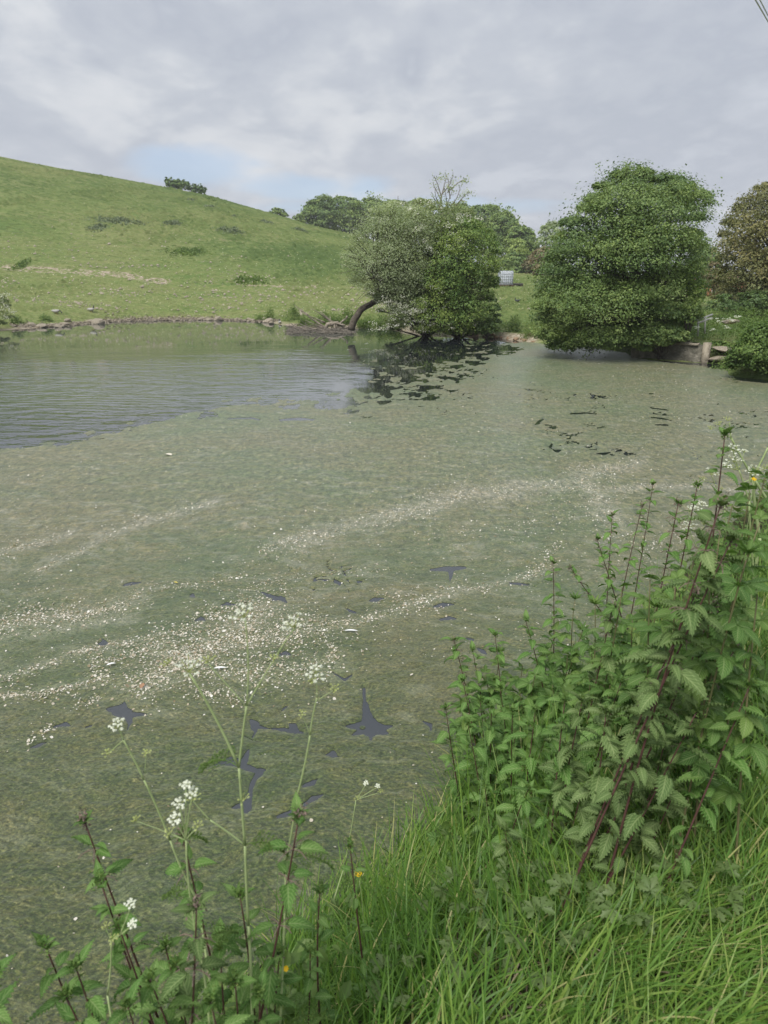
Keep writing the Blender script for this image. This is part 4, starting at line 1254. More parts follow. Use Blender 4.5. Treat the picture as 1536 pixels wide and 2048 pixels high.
# ------------------------------------------------------------------ stones
def rock_mesh(name, seed, mt, sub=2, flat=0.6):
    import bmesh
    bm = bmesh.new()
    bmesh.ops.create_icosphere(bm, subdivisions=sub, radius=1.0)
    r = np.random.default_rng(seed)
    planes = r.normal(size=(9, 3))
    planes /= np.linalg.norm(planes, axis=1)[:, None]
    offs = 0.62 + 0.3 * r.random(9)
    for v in bm.verts:
        p = np.array(v.co)
        for n_, o_ in zip(planes, offs):
            d = p @ n_ - o_
            if d > 0:
                p = p - n_ * d * 0.9
        p = p * (1 + 0.05 * r.normal())
        v.co = (p[0] * 1.15, p[1], p[2] * flat)
    me = bpy.data.meshes.new(name)
    bm.to_mesh(me)
    bm.free()
    me.materials.append(M[mt])
    return me


RK = [rock_mesh('stone', 900 + i, 'stone', 2, 0.45 + 0.1 * (i % 4)) for i in range(6)]
RKW = [rock_mesh('warm_stone', 920 + i, 'stone_warm', 2, 0.6) for i in range(4)]
r_ = np.random.default_rng(910)


def put_rock(px_, py_, wpx, label, group=None, warm=False, up=0.0, name='stone', k=None):
    c = gp(px_, py_)
    c[2] = max(float(H(c[0], c[1])), 0.0)
    if c[2] > 0.02:
        c = hit(px_, py_, 15)
    s = wpx * c[1] / F / 2.2
    ms = RKW if warm else RK
    o = link(name, ms[(k if k is not None else r_.integers(99)) % len(ms)], None, (c[0], c[1], c[2] + s * 0.22 + up))
    o.scale = (s, s * (0.7 + 0.4 * r_.random()), s * (0.8 + 0.5 * r_.random()))
    o.rotation_euler = (r_.normal() * 0.12, r_.normal() * 0.12, r_.random() * 6.28)
    return tag(o, label, 'stone', group)


big = [(533, 640, 19, 'pale upright boulder on the far shore right of the gravel strip'), (537, 645, 24, 'flat stone lying at the waterline under the pale boulder'), (543, 648, 14, 'small stone right of the pale boulder at the waterline'),
       (437, 641, 17, 'lone grey stone halfway along the gravel shore'), (135, 643, 21, 'round grey boulder topmost at the left end of the shore'), (132, 651, 22, 'grey boulder touching the water under the round one'),
       (120, 655, 20, 'flat pale stone in front of the boulder pair'), (82, 655, 22, 'long flat slab at the water edge far left'), (64, 652, 18, 'layered slab left of the long flat one'), (196, 648, 24, 'wide flat stone at the waterline right of the boulders'),
       (185, 645, 16, 'brown flat stone behind the wide one'), (28, 654, 9, 'small round pale stone at the far left waterline'), (148, 647, 12, 'small stone leaning on the right of the round boulder')]
for i, (a_, b_, w_, lab) in enumerate(big):
    put_rock(a_, b_, w_, lab, k=i)
rbig = [(947, 669, 21, 'grey boulder at the waterline under the middle bush'), (950, 674, 16, 'orange brown stone in the water below the grey boulder'), (984, 670, 18, 'brown boulder in the gap, right of the low dark bush'),
        (992, 676, 12, 'small pale stone in front of the brown boulder'), (1032, 680, 17, 'pale orange pointed stone on the shore of the gap'), (1050, 682, 12, 'orange stone right of the pointed one'), (1060, 671, 12, 'reddish stone higher on the bank by the alder'),
        (968, 674, 7, 'small orange stone between the two boulders'), (1003, 677, 8, 'dark stone between the brown boulder and the pointed stone')]
for a_, b_, w_, lab in rbig:
    put_rock(a_, b_, w_, lab, warm=True)
sh = np.array([(40, 656), (100, 654), (145, 651), (200, 645), (262, 642), (350, 640.5), (430, 640), (520, 644)], float)
for i in range(74):
    u = r_.random() ** 0.9 * 480 + 40
    v = np.interp(u, sh[:, 0], sh[:, 1]) - r_.random() ** 1.5 * 6 + 1.5
    put_rock(u, v, 4 + 8 * r_.random() ** 2, 'pale stone among the small stones of the left far shore', 'small stones of the left far shore')
for i in range(12):
    u = 935 + 135 * r_.random()
    v = np.interp(u, [935, 1000, 1070], [668, 676, 687]) - r_.random() * 4
    put_rock(u, v, 4 + 5 * r_.random(), 'small brown stone along the shore of the meadow gap', 'small brown stones in the gap', True)
# gravel and the pale stones strewn over the lower slope
g = Geo()
n_ = 5200
u = r_.uniform(20, 560, n_)
v = np.interp(u, sh[:, 0], sh[:, 1])
W = gp(u, v)
off_ = np.abs(r_.normal(size=n_)) * 0.55 - 0.25
W = W * (1 + off_ / np.hypot(W[:, 0], W[:, 1]))[:, None]
W[:, 2] = np.maximum(H(W[:, 0], W[:, 1]), 0.0)
P = W + np.array([0, 0, 0.01])
for axis in range(2):
    nn = r_.normal(size=(n_, 3)) + np.array([0, -0.3, 1.0])
    leaves(g, P, nn, 0.05 + 0.13 * r_.random(n_) ** 2, 0.8, None, r_)
o = g.build('gravel', M['stone'], None, kind='stuff')
o['label'] = 'pale gravel along the far left shore'
g = Geo()
n_ = 2300
x_ = r_.uniform(-30, 9, n_ * 3)
y_ = 43 + np.abs(r_.normal(size=n_ * 3)) * 9
dns = ss(-0.2, 0.35, fbm(x_ / 3.5, y_ / 2.2, 120, 3)) * 0.8 + 0.1
ok = (r_.random(n_ * 3) < dns) & (pond_sd(x_, y_) > 0.8)
x_, y_ = x_[ok][:n_], y_[ok][:n_]
z_ = H(x_, y_)
m_ = len(x_)
sz = 0.045 + 0.10 * r_.random(m_) ** 4
th_ = np.arange(5) / 5 * 2 * np.pi
rg = np.stack([np.cos(th_), np.sin(th_), 0 * th_], -1)
base = np.stack([x_, y_, z_ + 0.02], -1)
ring = base[:, None, :] + rg[None] * sz[:, None, None] * (0.8 + 0.4 * r_.random((m_, 5, 1)))
top = base + np.stack([0 * sz, 0 * sz, sz * 0.9], -1)
vv_ = np.concatenate([ring, top[:, None, :]], 1)
tt_ = np.array([[k, (k + 1) % 5, 5] for k in range(5)])
g.add(vv_, None, (np.arange(m_)[:, None, None] * 6 + tt_[None]).reshape(-1, 3), 0.5)
o = g.build('stone_rubble', M['stone'], None, kind='stuff')
o['label'] = 'pale stones strewn over the lower slope of the pasture'
# dandelions and thistle heads catching the light on the lower slope
g = Geo()
n_ = 2600
x_ = r_.uniform(-32, 12, n_)
y_ = 42.5 + np.abs(r_.normal(size=n_)) * 14
ok = pond_sd(x_, y_) > 0.7
x_, y_ = x_[ok], y_[ok]
leaves(g, np.stack([x_, y_, H(x_, y_) + 0.12], -1), r_.normal(size=(len(x_), 3)) * 0.5 + np.array([0, -0.5, 0.8]), 0.055 + 0.05 * r_.random(len(x_)), 0.7, None, r_)
mfl = m_leaf('pasture_flower', [(0, (0.34, 0.40, 0.14)), (0.6, (0.42, 0.46, 0.26)), (1.0, (0.60, 0.58, 0.46))], 0.8, 0.2)
o = g.build('pasture_flowers', mfl, None, kind='stuff')
o['label'] = 'pale weeds and flower heads dotted over the lower pasture'

# ------------------------------------------------------------------ brushwood pile
bw = gp(635, 660)
root = thing('brushwood_pile', 'heap of bare grey dead branches lying at the waterline left of the leaning trunk', 'brushwood', tuple(bw))
r_ = np.random.default_rng(33)
def BW(a, b, y=0.0):
    return at(a, b, bw[1] + y) - bw
br = [((590, 612), (660, 662)), ((598, 618), (655, 660)), ((605, 625), (665, 664)), ((640, 622), (672, 655)), ((610, 640), (660, 660)), ((625, 618), (668, 650)), ((600, 648), (668, 664)), ((590, 652), (650, 668)),
      ((655, 640), (690, 650)), ((660, 632), (664, 672)), ((672, 645), (676, 672)), ((662, 664), (688, 640)), ((688, 640), (694, 632)), ((640, 664), (700, 652)), ((583, 655), (640, 660)), ((612, 630), (650, 645))]
for i, (p_, q_) in enumerate(br):
    g = Geo()
    y0_, y1_ = r_.normal() * 0.4, r_.normal() * 0.25
    s_, e_ = BW(*p_, y0_), BW(*q_, y1_)
    mid = (s_ + e_) / 2 + r_.normal(size=3) * 0.06
    tube(g, bez(e_, mid, s_, 8), np.linspace(0.035 + 0.02 * r_.random(), 0.010, 8), 6)
    for _ in range(3):
        t_ = r_.random()
        a0_ = e_ * (1 - t_) + s_ * t_
        tube(g, bez(a0_, a0_ + r_.normal(size=3) * 0.1, a0_ + (s_ - e_) * 0.25 + r_.normal(size=3) * 0.12, 5), np.linspace(0.012, 0.004, 5), 4, cap=False)
    g.build('branch', M['deadwood'], root)
g = Geo()
for _ in range(420):
    a_, b_ = r_.uniform(578, 708), r_.uniform(648, 666)
    c = gp(a_, b_ + 3)
    c = c - bw + np.array([0, 0, abs(r_.normal()) * 0.10 * (1 - abs(a_ - 640) / 90)])
    d_ = r_.normal(size=3) * np.array([1, 0.6, 0.14])
    d_ /= np.linalg.norm(d_)
    tube(g, [c - d_ * 0.25, c + r_.normal(size=3) * 0.03, c + d_ * 0.25], [0.012, 0.014, 0.006], 4, cap=False)
g.build('twigs', M['twig'], root, kind='stuff')
g = Geo()
c = BW(664, 648, -0.2)
tube(g, [c + np.array([-0.35, 0, -0.35]), c + np.array([-0.22, 0, 0.0]), c, c + np.array([0.25, 0.1, 0.05]), c + np.array([0.55, 0.1, -0.15])], [0.10, 0.09, 0.11, 0.08, 0.05], 8)
tube(g, [c + np.array([0.1, 0, 0.0]), c + np.array([0.14, -0.05, -0.3]), c + np.array([0.2, -0.06, -0.5])], [0.05, 0.035, 0.02], 6)
g.build('root_stump', M['deadwood'], root)
g = Geo()
s_, e_ = gp(706, 655), gp(744, 654)
tube(g, [s_ + [0, 0, 0.12], (s_ + e_) / 2 + [0, 0, 0.13], e_ + [0, 0, 0.14]], 0.035, 6)
o = g.build('pole', M['deadwood'], None)
tag(o, 'thin straight pale pole lying level behind the leaning trunk', 'pole')

# ------------------------------------------------------------------ wall, slipway stones, board
W0, W1 = gp(1262, 716), gp(1402, 725)
W0[2] = W1[2] = 0
dirw = (W1 - W0)
Lw = np.linalg.norm(dirw)
dirw /= Lw
nw = np.array([-dirw[1], dirw[0], 0])
rw = math.atan2(dirw[1], dirw[0])
g = Geo()
nx_, nz_ = 70, 14
uu, vv2 = np.meshgrid(np.linspace(0, Lw, nx_), np.linspace(-0.3, 0.50, nz_), indexing='ij')
rel = 0.03 * fbm(uu * 3, vv2 * 4, 140, 4) + 0.05 * fbm(uu * 0.9, vv2 * 1.1, 141, 2)
topw = 0.04 * fbm(uu * 2.2, uu * 0, 142, 3)
ptw = W0 + dirw * uu[..., None] + nw * (rel - 0.05)[..., None] + np.array([0, 0, 1.0]) * (vv2 + topw * (vv2 > 0.3))[..., None]
I, J = np.meshgrid(np.arange(nx_ - 1), np.arange(nz_ - 1), indexing='ij')
q = np.stack([I * nz_ + J, (I + 1) * nz_ + J, (I + 1) * nz_ + J + 1, I * nz_ + J + 1], -1).reshape(-1, 4)
g.add(ptw, q)
tops = ptw[:, -1, :]
back = tops + nw * 0.35
g.add(np.concatenate([tops, back]), [[i, i + 1, nx_ + i + 1, nx_ + i] for i in range(nx_ - 1)])
cz = back.copy()
cz[:, 2] = -0.3
g.add(np.concatenate([back, cz]), [[i, i + 1, nx_ + i + 1, nx_ + i] for i in range(nx_ - 1)])
root = thing('pond_wall', 'stained old concrete retaining wall at the water right of the big alder', 'wall')
g.build('wall_face', M['concrete'], root, smooth=True)
cpx = [(1330, 692, 34), (1350, 692, 18), (1370, 693, 40), (1386, 693, 14)]
for a_, b_, w_ in cpx:
    c = W0 + dirw * ((a_ - 1262) / 140 * Lw) + nw * 0.05
    g = Geo()
    box(g, (c[0], c[1], 0.53), (w_ / F * 22, 0.3, 0.07), rw + 0.03)
    g.build('coping_stone', M['stone'], root)
g = Geo()
c = W1 + dirw * 0.09
v0 = len(g.V)
box(g, (c[0] + 0.0, c[1] - 0.05, 0.15), (0.19, 0.24, 0.90), rw)
o = g.build('gate_post', M['stone'], None)
o.rotation_euler = (0, 0, 0)
tag(o, 'square mossy concrete post ending the old wall', 'post')
o = link('fallen_lintel', RK[1], None, tuple(W1 + dirw * 0.75 + np.array([0, 0.15, 0.42])))
o.scale = (0.42, 0.28, 0.12)
o.rotation_euler = (0.1, 0.05, rw)
tag(o, 'flat slab on top of the loose stones right of the post', 'stone')
for i, (dx_, dz_, sx_, lab) in enumerate(((0.65, 0.16, 0.42, 'dark middle slab of the loose stones right of the post'), (1.1, 0.05, 0.5, 'lowest wet slab of the loose stones right of the post'), (1.35, 0.3, 0.32, 'broken stone at the right end of the loose stones'))):
    o = link('loose_stone', RK[(i + 2) % 6], None, tuple(W1 + dirw * dx_ + np.array([0, 0.05 * i, dz_])))
    o.scale = (sx_, 0.28, 0.14)
    o.rotation_euler = (0.05, -0.08, rw + 0.1)
    tag(o, lab, 'stone')
c = at(1408, 640, 25.0)
g = Geo()
s_, e_ = at(1393, 641, 25.2), at(1425, 629, 25.4)
dd_ = e_ - s_
for k_, off in enumerate((0.0, -0.10)):
    g = Geo() if k_ == 0 else g
root = thing('timber_frame', 'slanted weathered grey timber rail among the bank flowers', 'timber')
for k_ in range(2):
    g = Geo()
    tube(g, [s_ + np.array([0, 0, -0.11 * k_]), e_ + np.array([0, 0, -0.11 * k_])], 0.035, 4)
    g.build('rail', M['greywood'], root)
for k_ in (0.12, 0.55):
    g = Geo()
    pb = s_ + dd_ * k_
    tube(g, [pb + np.array([0, 0, 0.02]), pb + np.array([0.05, 0, -0.55])], 0.03, 4)
    g.build('support', M['greywood'], root)
o = link('boulder', RK[3], None, tuple(at(1462, 643, 24.5)))
o.scale = (0.26, 0.22, 0.13)
tag(o, 'pale rounded stone among the weeds under the brownish tree', 'stone')

# ------------------------------------------------------------------ water tank on its pallet
c = hit(1010, 573, 30)
root = thing('water_tank', 'white plastic water tank in a wire cage standing on a pallet in the field', 'tank', tuple(c))
g = Geo()
box(g, (0, 0, 0.66), (0.98, 0.94, 0.96))
tk = g.build('tank_body', M['white_plastic'], root)
bv = tk.modifiers.new('bevel', 'BEVEL')
bv.width = 0.09
bv.segments = 3
g = Geo()
for s_ in (-1, 1):
    for x_ in np.linspace(-0.5, 0.5, 7):
        tube(g, [(x_, s_ * 0.5, 0.15), (x_, s_ * 0.5, 1.17)], 0.016, 4)
        tube(g, [(s_ * 0.52, x_ * 0.98, 0.15), (s_ * 0.52, x_ * 0.98, 1.17)], 0.016, 4)
    for z_ in np.linspace(0.17, 1.17, 6):
        tube(g, [(-0.53, s_ * 0.52, z_), (0.53, s_ * 0.52, z_)], 0.018, 4)
        tube(g, [(s_ * 0.54, -0.52, z_), (s_ * 0.54, 0.52, z_)], 0.018, 4)
g.build('cage', M['galv'], root)
g = Geo()
tube(g, [(0, 0, 1.14), (0, 0, 1.20)], 0.12, 12)
g.build('lid', M['dark'], root)
prt = thing('pallet', 'wooden pallet under the white water tank', 'pallet', tuple(c + np.array([0, 0, -0.02])))
for x_ in (-0.5, 0, 0.5):
    for y_ in (-0.45, 0, 0.45):
        g = Geo()
        box(g, (x_, y_, 0.05), (0.14, 0.14, 0.10))
        g.build('block', M['pallet'], prt)
for y_ in np.linspace(-0.5, 0.5, 6):
    g = Geo()
    box(g, (0, y_, 0.115), (1.2, 0.11, 0.024))
    g.build('plank', M['pallet'], prt)
root = thing('feed_trough', 'low dark trough lying right of the white water tank', 'trough', tuple(c + np.array([0.95, -0.1, 0])))
g = Geo()
n_ = 10
u = np.linspace(-0.42, 0.42, n_)
ring = [(-0.20, 0.24), (-0.17, 0.08), (0.17, 0.08), (0.20, 0.24), (0.17, 0.24), (0.14, 0.11), (-0.14, 0.11), (-0.17, 0.24)]
v = np.array([[(uu_, b_, z_) for b_, z_ in ring] for uu_ in u])
q = [[i * 8 + j, i * 8 + (j + 1) % 8, (i + 1) * 8 + (j + 1) % 8, (i + 1) * 8 + j] for i in range(n_ - 1) for j in range(8)]
g.add(v, q)
box(g, (-0.42, 0, 0.16), (0.03, 0.40, 0.17))
box(g, (0.42, 0, 0.16), (0.03, 0.40, 0.17))
g.build('basin', M['dark'], root)
for x_ in (-0.3, 0.3):
    g = Geo()
    box(g, (x_, 0, 0.03), (0.06, 0.3, 0.08))
    g.build('foot', M['pallet'], root)

# ------------------------------------------------------------------ the brick house beyond
c = at(1450, 606, 45)
c[2] = float(H(c[0], c[1]))
root = thing('brick_house', 'low red brick house with a white window glimpsed between the trees', 'house', tuple(c))
root.scale = (0.8, 0.8, 0.72)
g = Geo()
box(g, (0, 2.0, 0.65), (2.9, 4.0, 1.4))
g.build('wall', M['brick'], root)
for r_i in range(8):
    for c_i in range(6):
        x0_ = -1.45 + c_i * 0.5 + (0.24 if r_i % 2 else 0.0)
        g = Geo()
        box(g, (min(x0_ + 0.12, 1.3), -0.008, 0.12 + r_i * 0.145), (0.22, 0.03, 0.115), 0, 0.5)
        g.build('brick', M['brick'], root)
g = Geo()
v = [(-1.65, -0.25, 1.38), (1.65, -0.25, 1.38), (1.65, 2.0, 2.0), (-1.65, 2.0, 2.0), (-1.65, 4.25, 1.38), (1.65, 4.25, 1.38)]
v2 = [(a, b, z - 0.08) for a, b, z in v]
g.add(v + v2, [[0, 1, 2, 3], [3, 2, 5, 4], [7, 6, 9, 8], [8, 9, 10, 11], [0, 6, 7, 1], [4, 5, 11, 10], [0, 3, 9, 6], [3, 4, 10, 9], [1, 7, 8, 2], [2, 8, 11, 5]])
g.build('roof', M['tile_roof'], root)
win = Geo()
box(win, (-0.95, -0.02, 0.52), (0.42, 0.05, 0.62))
win = win.build('window', M['white_paint'], root)
for s_ in (-0.095, 0.095):
    g = Geo()
    box(g, (-0.95 + s_, -0.05, 0.52), (0.15, 0.03, 0.50))
    g.build('pane', M['window'], win)
fence = thing('board_fence', 'low weathered board fence in front of the brick house', 'fence', tuple(at(1414, 612, 41)))
for k_ in range(7):
    g = Geo()
    box(g, (-0.45 + k_ * 0.15, 0, -0.05), (0.13, 0.03, 0.42 + 0.02 * (k_ % 3)))
    g.build('board', M['greywood'], fence)

# a mast beyond the wood
g = Geo()
c = at(796, 470, 170)
tube(g, [c, at(796, 405, 170), at(796, 391, 170)], [0.16, 0.12, 0.05], 5)
o = g.build('mast', M['twig'], None)
tag(o, 'thin mast poking above the wood left of the bare ash', 'mast')

# overhead cables at the top right corner
for i, (a0_, a1_) in enumerate((((1509, -4), (1546, 60)), ((1518, -4), (1550, 58)))):
    s_ = at(a0_[0], a0_[1], 5.0 + 0.15 * i)
    e_ = at(a1_[0], a1_[1], 6.3 + 0.15 * i)
    d_ = (e_ - s_)
    pts = [s_ + d_ * k_ for k_ in (-2.0, -1.0, 0.0, 0.5, 1.0, 4.0, 9.0)]
    g = Geo()
    tube(g, pts, 0.0045, 6)
    o = g.build('overhead_cable', M['wire'], None)
    tag(o, ('left cable of the pair crossing the top right corner of the sky', 'right cable of the pair crossing the top right corner of the sky')[i], 'cable', 'overhead cables')


# ------------------------------------------------------------------ birds
def loft(geo, secs, sides=10):
    """skin through ellipse sections (x, z centre, half width, half height)"""
    th_ = np.arange(sides) / sides * 2 * np.pi
    v = np.array([[(x, w_ * math.cos(t_), z + h_ * math.sin(t_)) for t_ in th_] for x, z, w_, h_ in secs])
    n = len(secs)
    q = [[i * sides + j, i * sides + (j + 1) % sides, (i + 1) * sides + (j + 1) % sides, (i + 1) * sides + j] for i in range(n - 1) for j in range(sides)]
    geo.add(v, q, [[0, k + 1, k] for k in range(1, sides - 1)] + [[(n - 1) * sides, (n - 1) * sides + k, (n - 1) * sides + k + 1] for k in range(1, sides - 1)])


def duck(label, loc, rotz, body, head, wingm, graze=False, sit=False, scale=1.0):
    root = thing('mallard', label, 'duck', loc, rotz, 'ducks on the far bank')
    z0 = 0.16 if not sit else 0.07
    g = Geo()
    loft(g, [(-0.27, z0 + 0.05, 0.01, 0.006), (-0.22, z0 + 0.035, 0.045, 0.025), (-0.15, z0 + 0.02, 0.085, 0.065), (-0.05, z0, 0.105, 0.088), (0.06, z0, 0.10, 0.09), (0.13, z0 + 0.015, 0.075, 0.075), (0.17, z0 + 0.035, 0.045, 0.05), (0.19, z0 + 0.05, 0.02, 0.02)])
    b = g.build('body', body, root, smooth=True)
    g = Geo()
    if graze:
        tube(g, [(0.14, 0, z0 + 0.03), (0.21, 0, z0 + 0.03), (0.26, 0, z0 - 0.03), (0.285, 0, z0 - 0.07)], [0.045, 0.032, 0.028, 0.028], 8)
        hc_ = (0.29, z0 - 0.08)
    else:
        tube(g, [(0.12, 0, z0 + 0.03), (0.155, 0, z0 + 0.09), (0.155, 0, z0 + 0.14), (0.165, 0, z0 + 0.17)], [0.05, 0.033, 0.027, 0.03], 8)
        hc_ = (0.175, z0 + 0.185)
    loft(g, [(hc_[0] - 0.045, hc_[1], 0.008, 0.008), (hc_[0] - 0.03, hc_[1], 0.026, 0.028), (hc_[0], hc_[1] + 0.004, 0.031, 0.034), (hc_[0] + 0.03, hc_[1], 0.024, 0.025), (hc_[0] + 0.045, hc_[1] - 0.006, 0.01, 0.01)], 8)
    g.build('head', head, root, smooth=True)
    g = Geo()
    loft(g, [(hc_[0] + 0.035, hc_[1] - 0.008, 0.014, 0.012), (hc_[0] + 0.065, hc_[1] - 0.014, 0.013, 0.007), (hc_[0] + 0.095, hc_[1] - 0.018, 0.012, 0.004)], 6)
    g.build('bill', M['bill'], root)
    for s_ in (-1, 1):
        g = Geo()
        loft(g, [(-0.21, z0 + 0.055, 0.004, 0.008), (-0.12, z0 + 0.03, 0.012, 0.04), (0.0, z0 + 0.02, 0.014, 0.06), (0.09, z0 + 0.02, 0.010, 0.05), (0.12, z0 + 0.02, 0.004, 0.02)], 8)
        wng = g.build('wing', wingm, root, smooth=True)
        wng.location = (0, s_ * 0.095, 0)
        wng.rotation_euler = (s_ * 0.25, 0, 0)
        if not sit:
            g = Geo()
            tube(g, [(-0.01, s_ * 0.035, z0 - 0.07), (0.0, s_ * 0.035, 0.01), (0.05, s_ * 0.04, 0.004)], [0.009, 0.007, 0.012], 5)
            g.build('leg', M['bill'], root)
    root.scale = (scale,) * 3
    return root


c = hit(113, 628.5, 30)
duck('grazing drake with pale flanks and dark head, leftmost duck on the far bank', tuple(c), 0.1, M['duck_grey'], M['duck_dark'], M['duck_grey'], graze=True)
c = hit(183, 625, 30)
duck('grey drake standing upright on the far bank right of the grazing one', tuple(c), -0.15, M['duck_grey'], M['duck_dark'], M['duck_brown'])
c = hit(560, 651, 25)
c[2] = max(c[2], 0.02)
duck('small dark duck sitting at the waterline beside the pale boulder', tuple(c), 1.9, M['duck_grey'], M['duck_dark'], M['duck_dark'], sit=True, scale=0.85)
c = hit(1034, 606, 30)
bd = duck('black and white magpie standing in the meadow gap below the tank', tuple(c), 2.4, M['duck_dark'], M['duck_dark'], M['feather'], scale=0.9)
bd.name = 'magpie'
bd['category'] = 'bird'
del bd['group']
c = at(735, 383, 60)
root = thing('flying_bird', 'tiny dark bird flying in the sky above the willow', 'bird', tuple(c))
g = Geo()
loft(g, [(-0.11, 0, 0.005, 0.004), (-0.06, 0, 0.02, 0.018), (0.0, 0, 0.03, 0.028), (0.06, 0, 0.02, 0.02), (0.09, 0, 0.005, 0.005)], 6)
g.build('body', M['duck_dark'], root)
for s_ in (-1, 1):
    g = Geo()
    v = [(0.04, 0.02 * s_, 0.01), (0.05, 0.10 * s_, 0.06), (-0.02, 0.22 * s_, 0.05), (-0.04, 0.10 * s_, 0.04), (-0.04, 0.02 * s_, 0.01)]
    v2 = [(a, b, z - 0.008) for a, b, z in v]
    g.add(v + v2, [[i, (i + 1) % 5, 5 + (i + 1) % 5, 5 + i] for i in range(5)], [[0, 1, 4], [1, 3, 4], [1, 2, 3], [5, 9, 6], [6, 9, 8], [6, 8, 7]])
    g.build('wing', M['duck_dark'], root)

# ------------------------------------------------------------------ petals and scraps floating on the mat
r_ = np.random.default_rng(1000)
streams = [  # polyline in the photo, spread, number
    ([(-20, 1255), (60, 1245), (150, 1232), (220, 1222), (280, 1200)], 9, 480), ([(0, 1240), (150, 1222)], 16, 220),
    ([(0, 1360), (60, 1342), (150, 1310), (240, 1290), (330, 1270)], 6, 260), ([(-10, 1398), (80, 1388), (170, 1372), (215, 1362)], 5, 240), ([(215, 1360), (180, 1330), (250, 1320), (300, 1300)], 7, 150),
    ([(270, 1375), (330, 1345), (400, 1310), (470, 1270), (520, 1225)], 26, 1150), ([(280, 1300), (360, 1270), (430, 1230), (500, 1205), (580, 1190)], 14, 520), ([(480, 1290), (560, 1270), (640, 1250)], 24, 520),
    ([(330, 1300), (450, 1340), (560, 1350), (660, 1330)], 24, 620), ([(400, 1385), (440, 1390), (490, 1405)], 6, 90), ([(150, 1420), (200, 1400)], 5, 45), ([(110, 1440), (60, 1490)], 8, 36), ([(560, 1230), (660, 1290), (670, 1330)], 9, 140),
    ([(640, 1250), (720, 1245), (780, 1230), (840, 1205), (900, 1190)], 6, 230), ([(760, 1200), (830, 1190), (880, 1215)], 12, 130), ([(880, 1180), (950, 1180), (1010, 1165), (1085, 1150)], 5, 150), ([(1060, 1150), (1095, 1120), (1110, 1100)], 8, 120),
    ([(-10, 1105), (60, 1093), (130, 1072), (150, 1062)], 4, 130), ([(75, 1145), (150, 1110), (200, 1075), (290, 1045), (380, 1020), (430, 1005)], 5, 210), ([(230, 1045), (330, 1030), (420, 1010)], 4, 80),
    ([(560, 1090), (640, 1070), (720, 1050), (790, 1030), (870, 1000), (960, 985), (1060, 975), (1150, 962), (1220, 940), (1275, 930)], 11, 950), ([(760, 1040), (860, 1015), (930, 990), (1040, 985)], 18, 420),
    ([(1070, 980), (1180, 978), (1280, 975), (1400, 975), (1540, 985)], 4, 330), ([(1160, 955), (1200, 1000), (1230, 1050)], 18, 260), ([(1120, 945), (1270, 930)], 10, 150),
    ([(480, 1180), (560, 1165), (640, 1150), (780, 1140)], 7, 130), ([(520, 1110), (600, 1085)], 10, 90), ([(250, 1190), (330, 1175), (480, 1160)], 5, 120), ([(1090, 1010), (1230, 1060), (1290, 1100)], 40, 330), ([(1280, 1100), (1400, 1060)], 25, 200),
    ([(0, 1080), (100, 1060)], 16, 40), ([(840, 1085), (960, 1060), (1100, 1050)], 16, 130), ([(0, 960), (200, 930), (400, 900)], 20, 90), ([(600, 870), (900, 880), (1100, 900)], 30, 330), ([(700, 830), (850, 850), (1100, 830)], 22, 240),
    ([(1100, 790), (1300, 820), (1500, 840)], 30, 260), ([(1080, 740), (1300, 760), (1500, 790)], 18, 420), ([(1090, 720), (1250, 735), (1420, 745)], 8, 200), ([(1180, 790), (1330, 850), (1480, 900)], 30, 260)]
PX_, PY_ = [], []
for poly, sp, n_ in [(a_, b_, int(c_ * 1.0)) for a_, b_, c_ in streams] + [(a_, b_ * 2.6 + 4, int(c_ * 0.9)) for a_, b_, c_ in streams]:
    P = np.array(poly, float)
    seg = np.r_[0, np.cumsum(np.hypot(*np.diff(P, axis=0).T))]
    # petals gather in little knots
    kn = r_.random(max(6, n_ // 9)) * seg[-1]
    s_ = kn[r_.integers(0, len(kn), n_)] + r_.normal(size=n_) * 12
    s_ = np.clip(np.where(r_.random(n_) < 0.35, r_.random(n_) * seg[-1], s_), 0, seg[-1])
    wob = 6 * np.sin(s_ / 37 + sp) + 4 * np.sin(s_ / 13)
    PX_.append(np.interp(s_, seg, P[:, 0]) + r_.normal(size=n_) * sp * 0.6)
    PY_.append(np.interp(s_, seg, P[:, 1]) + wob * min(sp / 14, 0.8) + r_.normal(size=n_) * sp * 0.55)
n_ = 3400                                 # loose sprinkle
yy_ = 700 + r_.random(n_) ** 1.0 * 620
PX_.append(r_.uniform(-30, 1560, n_)); PY_.append(yy_)
n_ = 90
PX_.append(r_.uniform(-30, 900, n_)); PY_.append(r_.uniform(1300, 1980, n_))
PX_, PY_ = np.concatenate(PX_), np.concatenate(PY_)
W = gp(PX_, PY_)
ok = (W[:, 1] > 1) & (W[:, 1] < 33)
W = W[ok]
cv = cover(W[:, 0], W[:, 1])
pd_ = pond_sd(W[:, 0], W[:, 1])
ok = ((cv > 0.02) | ((r_.random(len(W)) < 0.12) & (W[:, 1] < 12))) & (pd_ < -0.1)
W = W[ok]
m_ = len(W)
sz = (0.0032 + 0.0034 * r_.random(m_) ** 1.3) * (1 + 0.030 * np.clip(W[:, 1] - 4, 0, 30)) * np.exp(0.28 * r_.normal(size=m_)) * 0.95
th_ = np.arange(6) / 6 * 2 * np.pi
rg = np.stack([np.cos(th_), np.sin(th_), 0 * th_], -1)
tiltx, tilty = r_.normal(size=(2, m_)) * 0.30
ring = W[:, None, :] + rg[None] * sz[:, None, None] * (0.75 + 0.5 * r_.random((m_, 6, 1)))
zt_ = mat_top(W[:, 0], W[:, 1], cover(W[:, 0], W[:, 1])) + 0.003
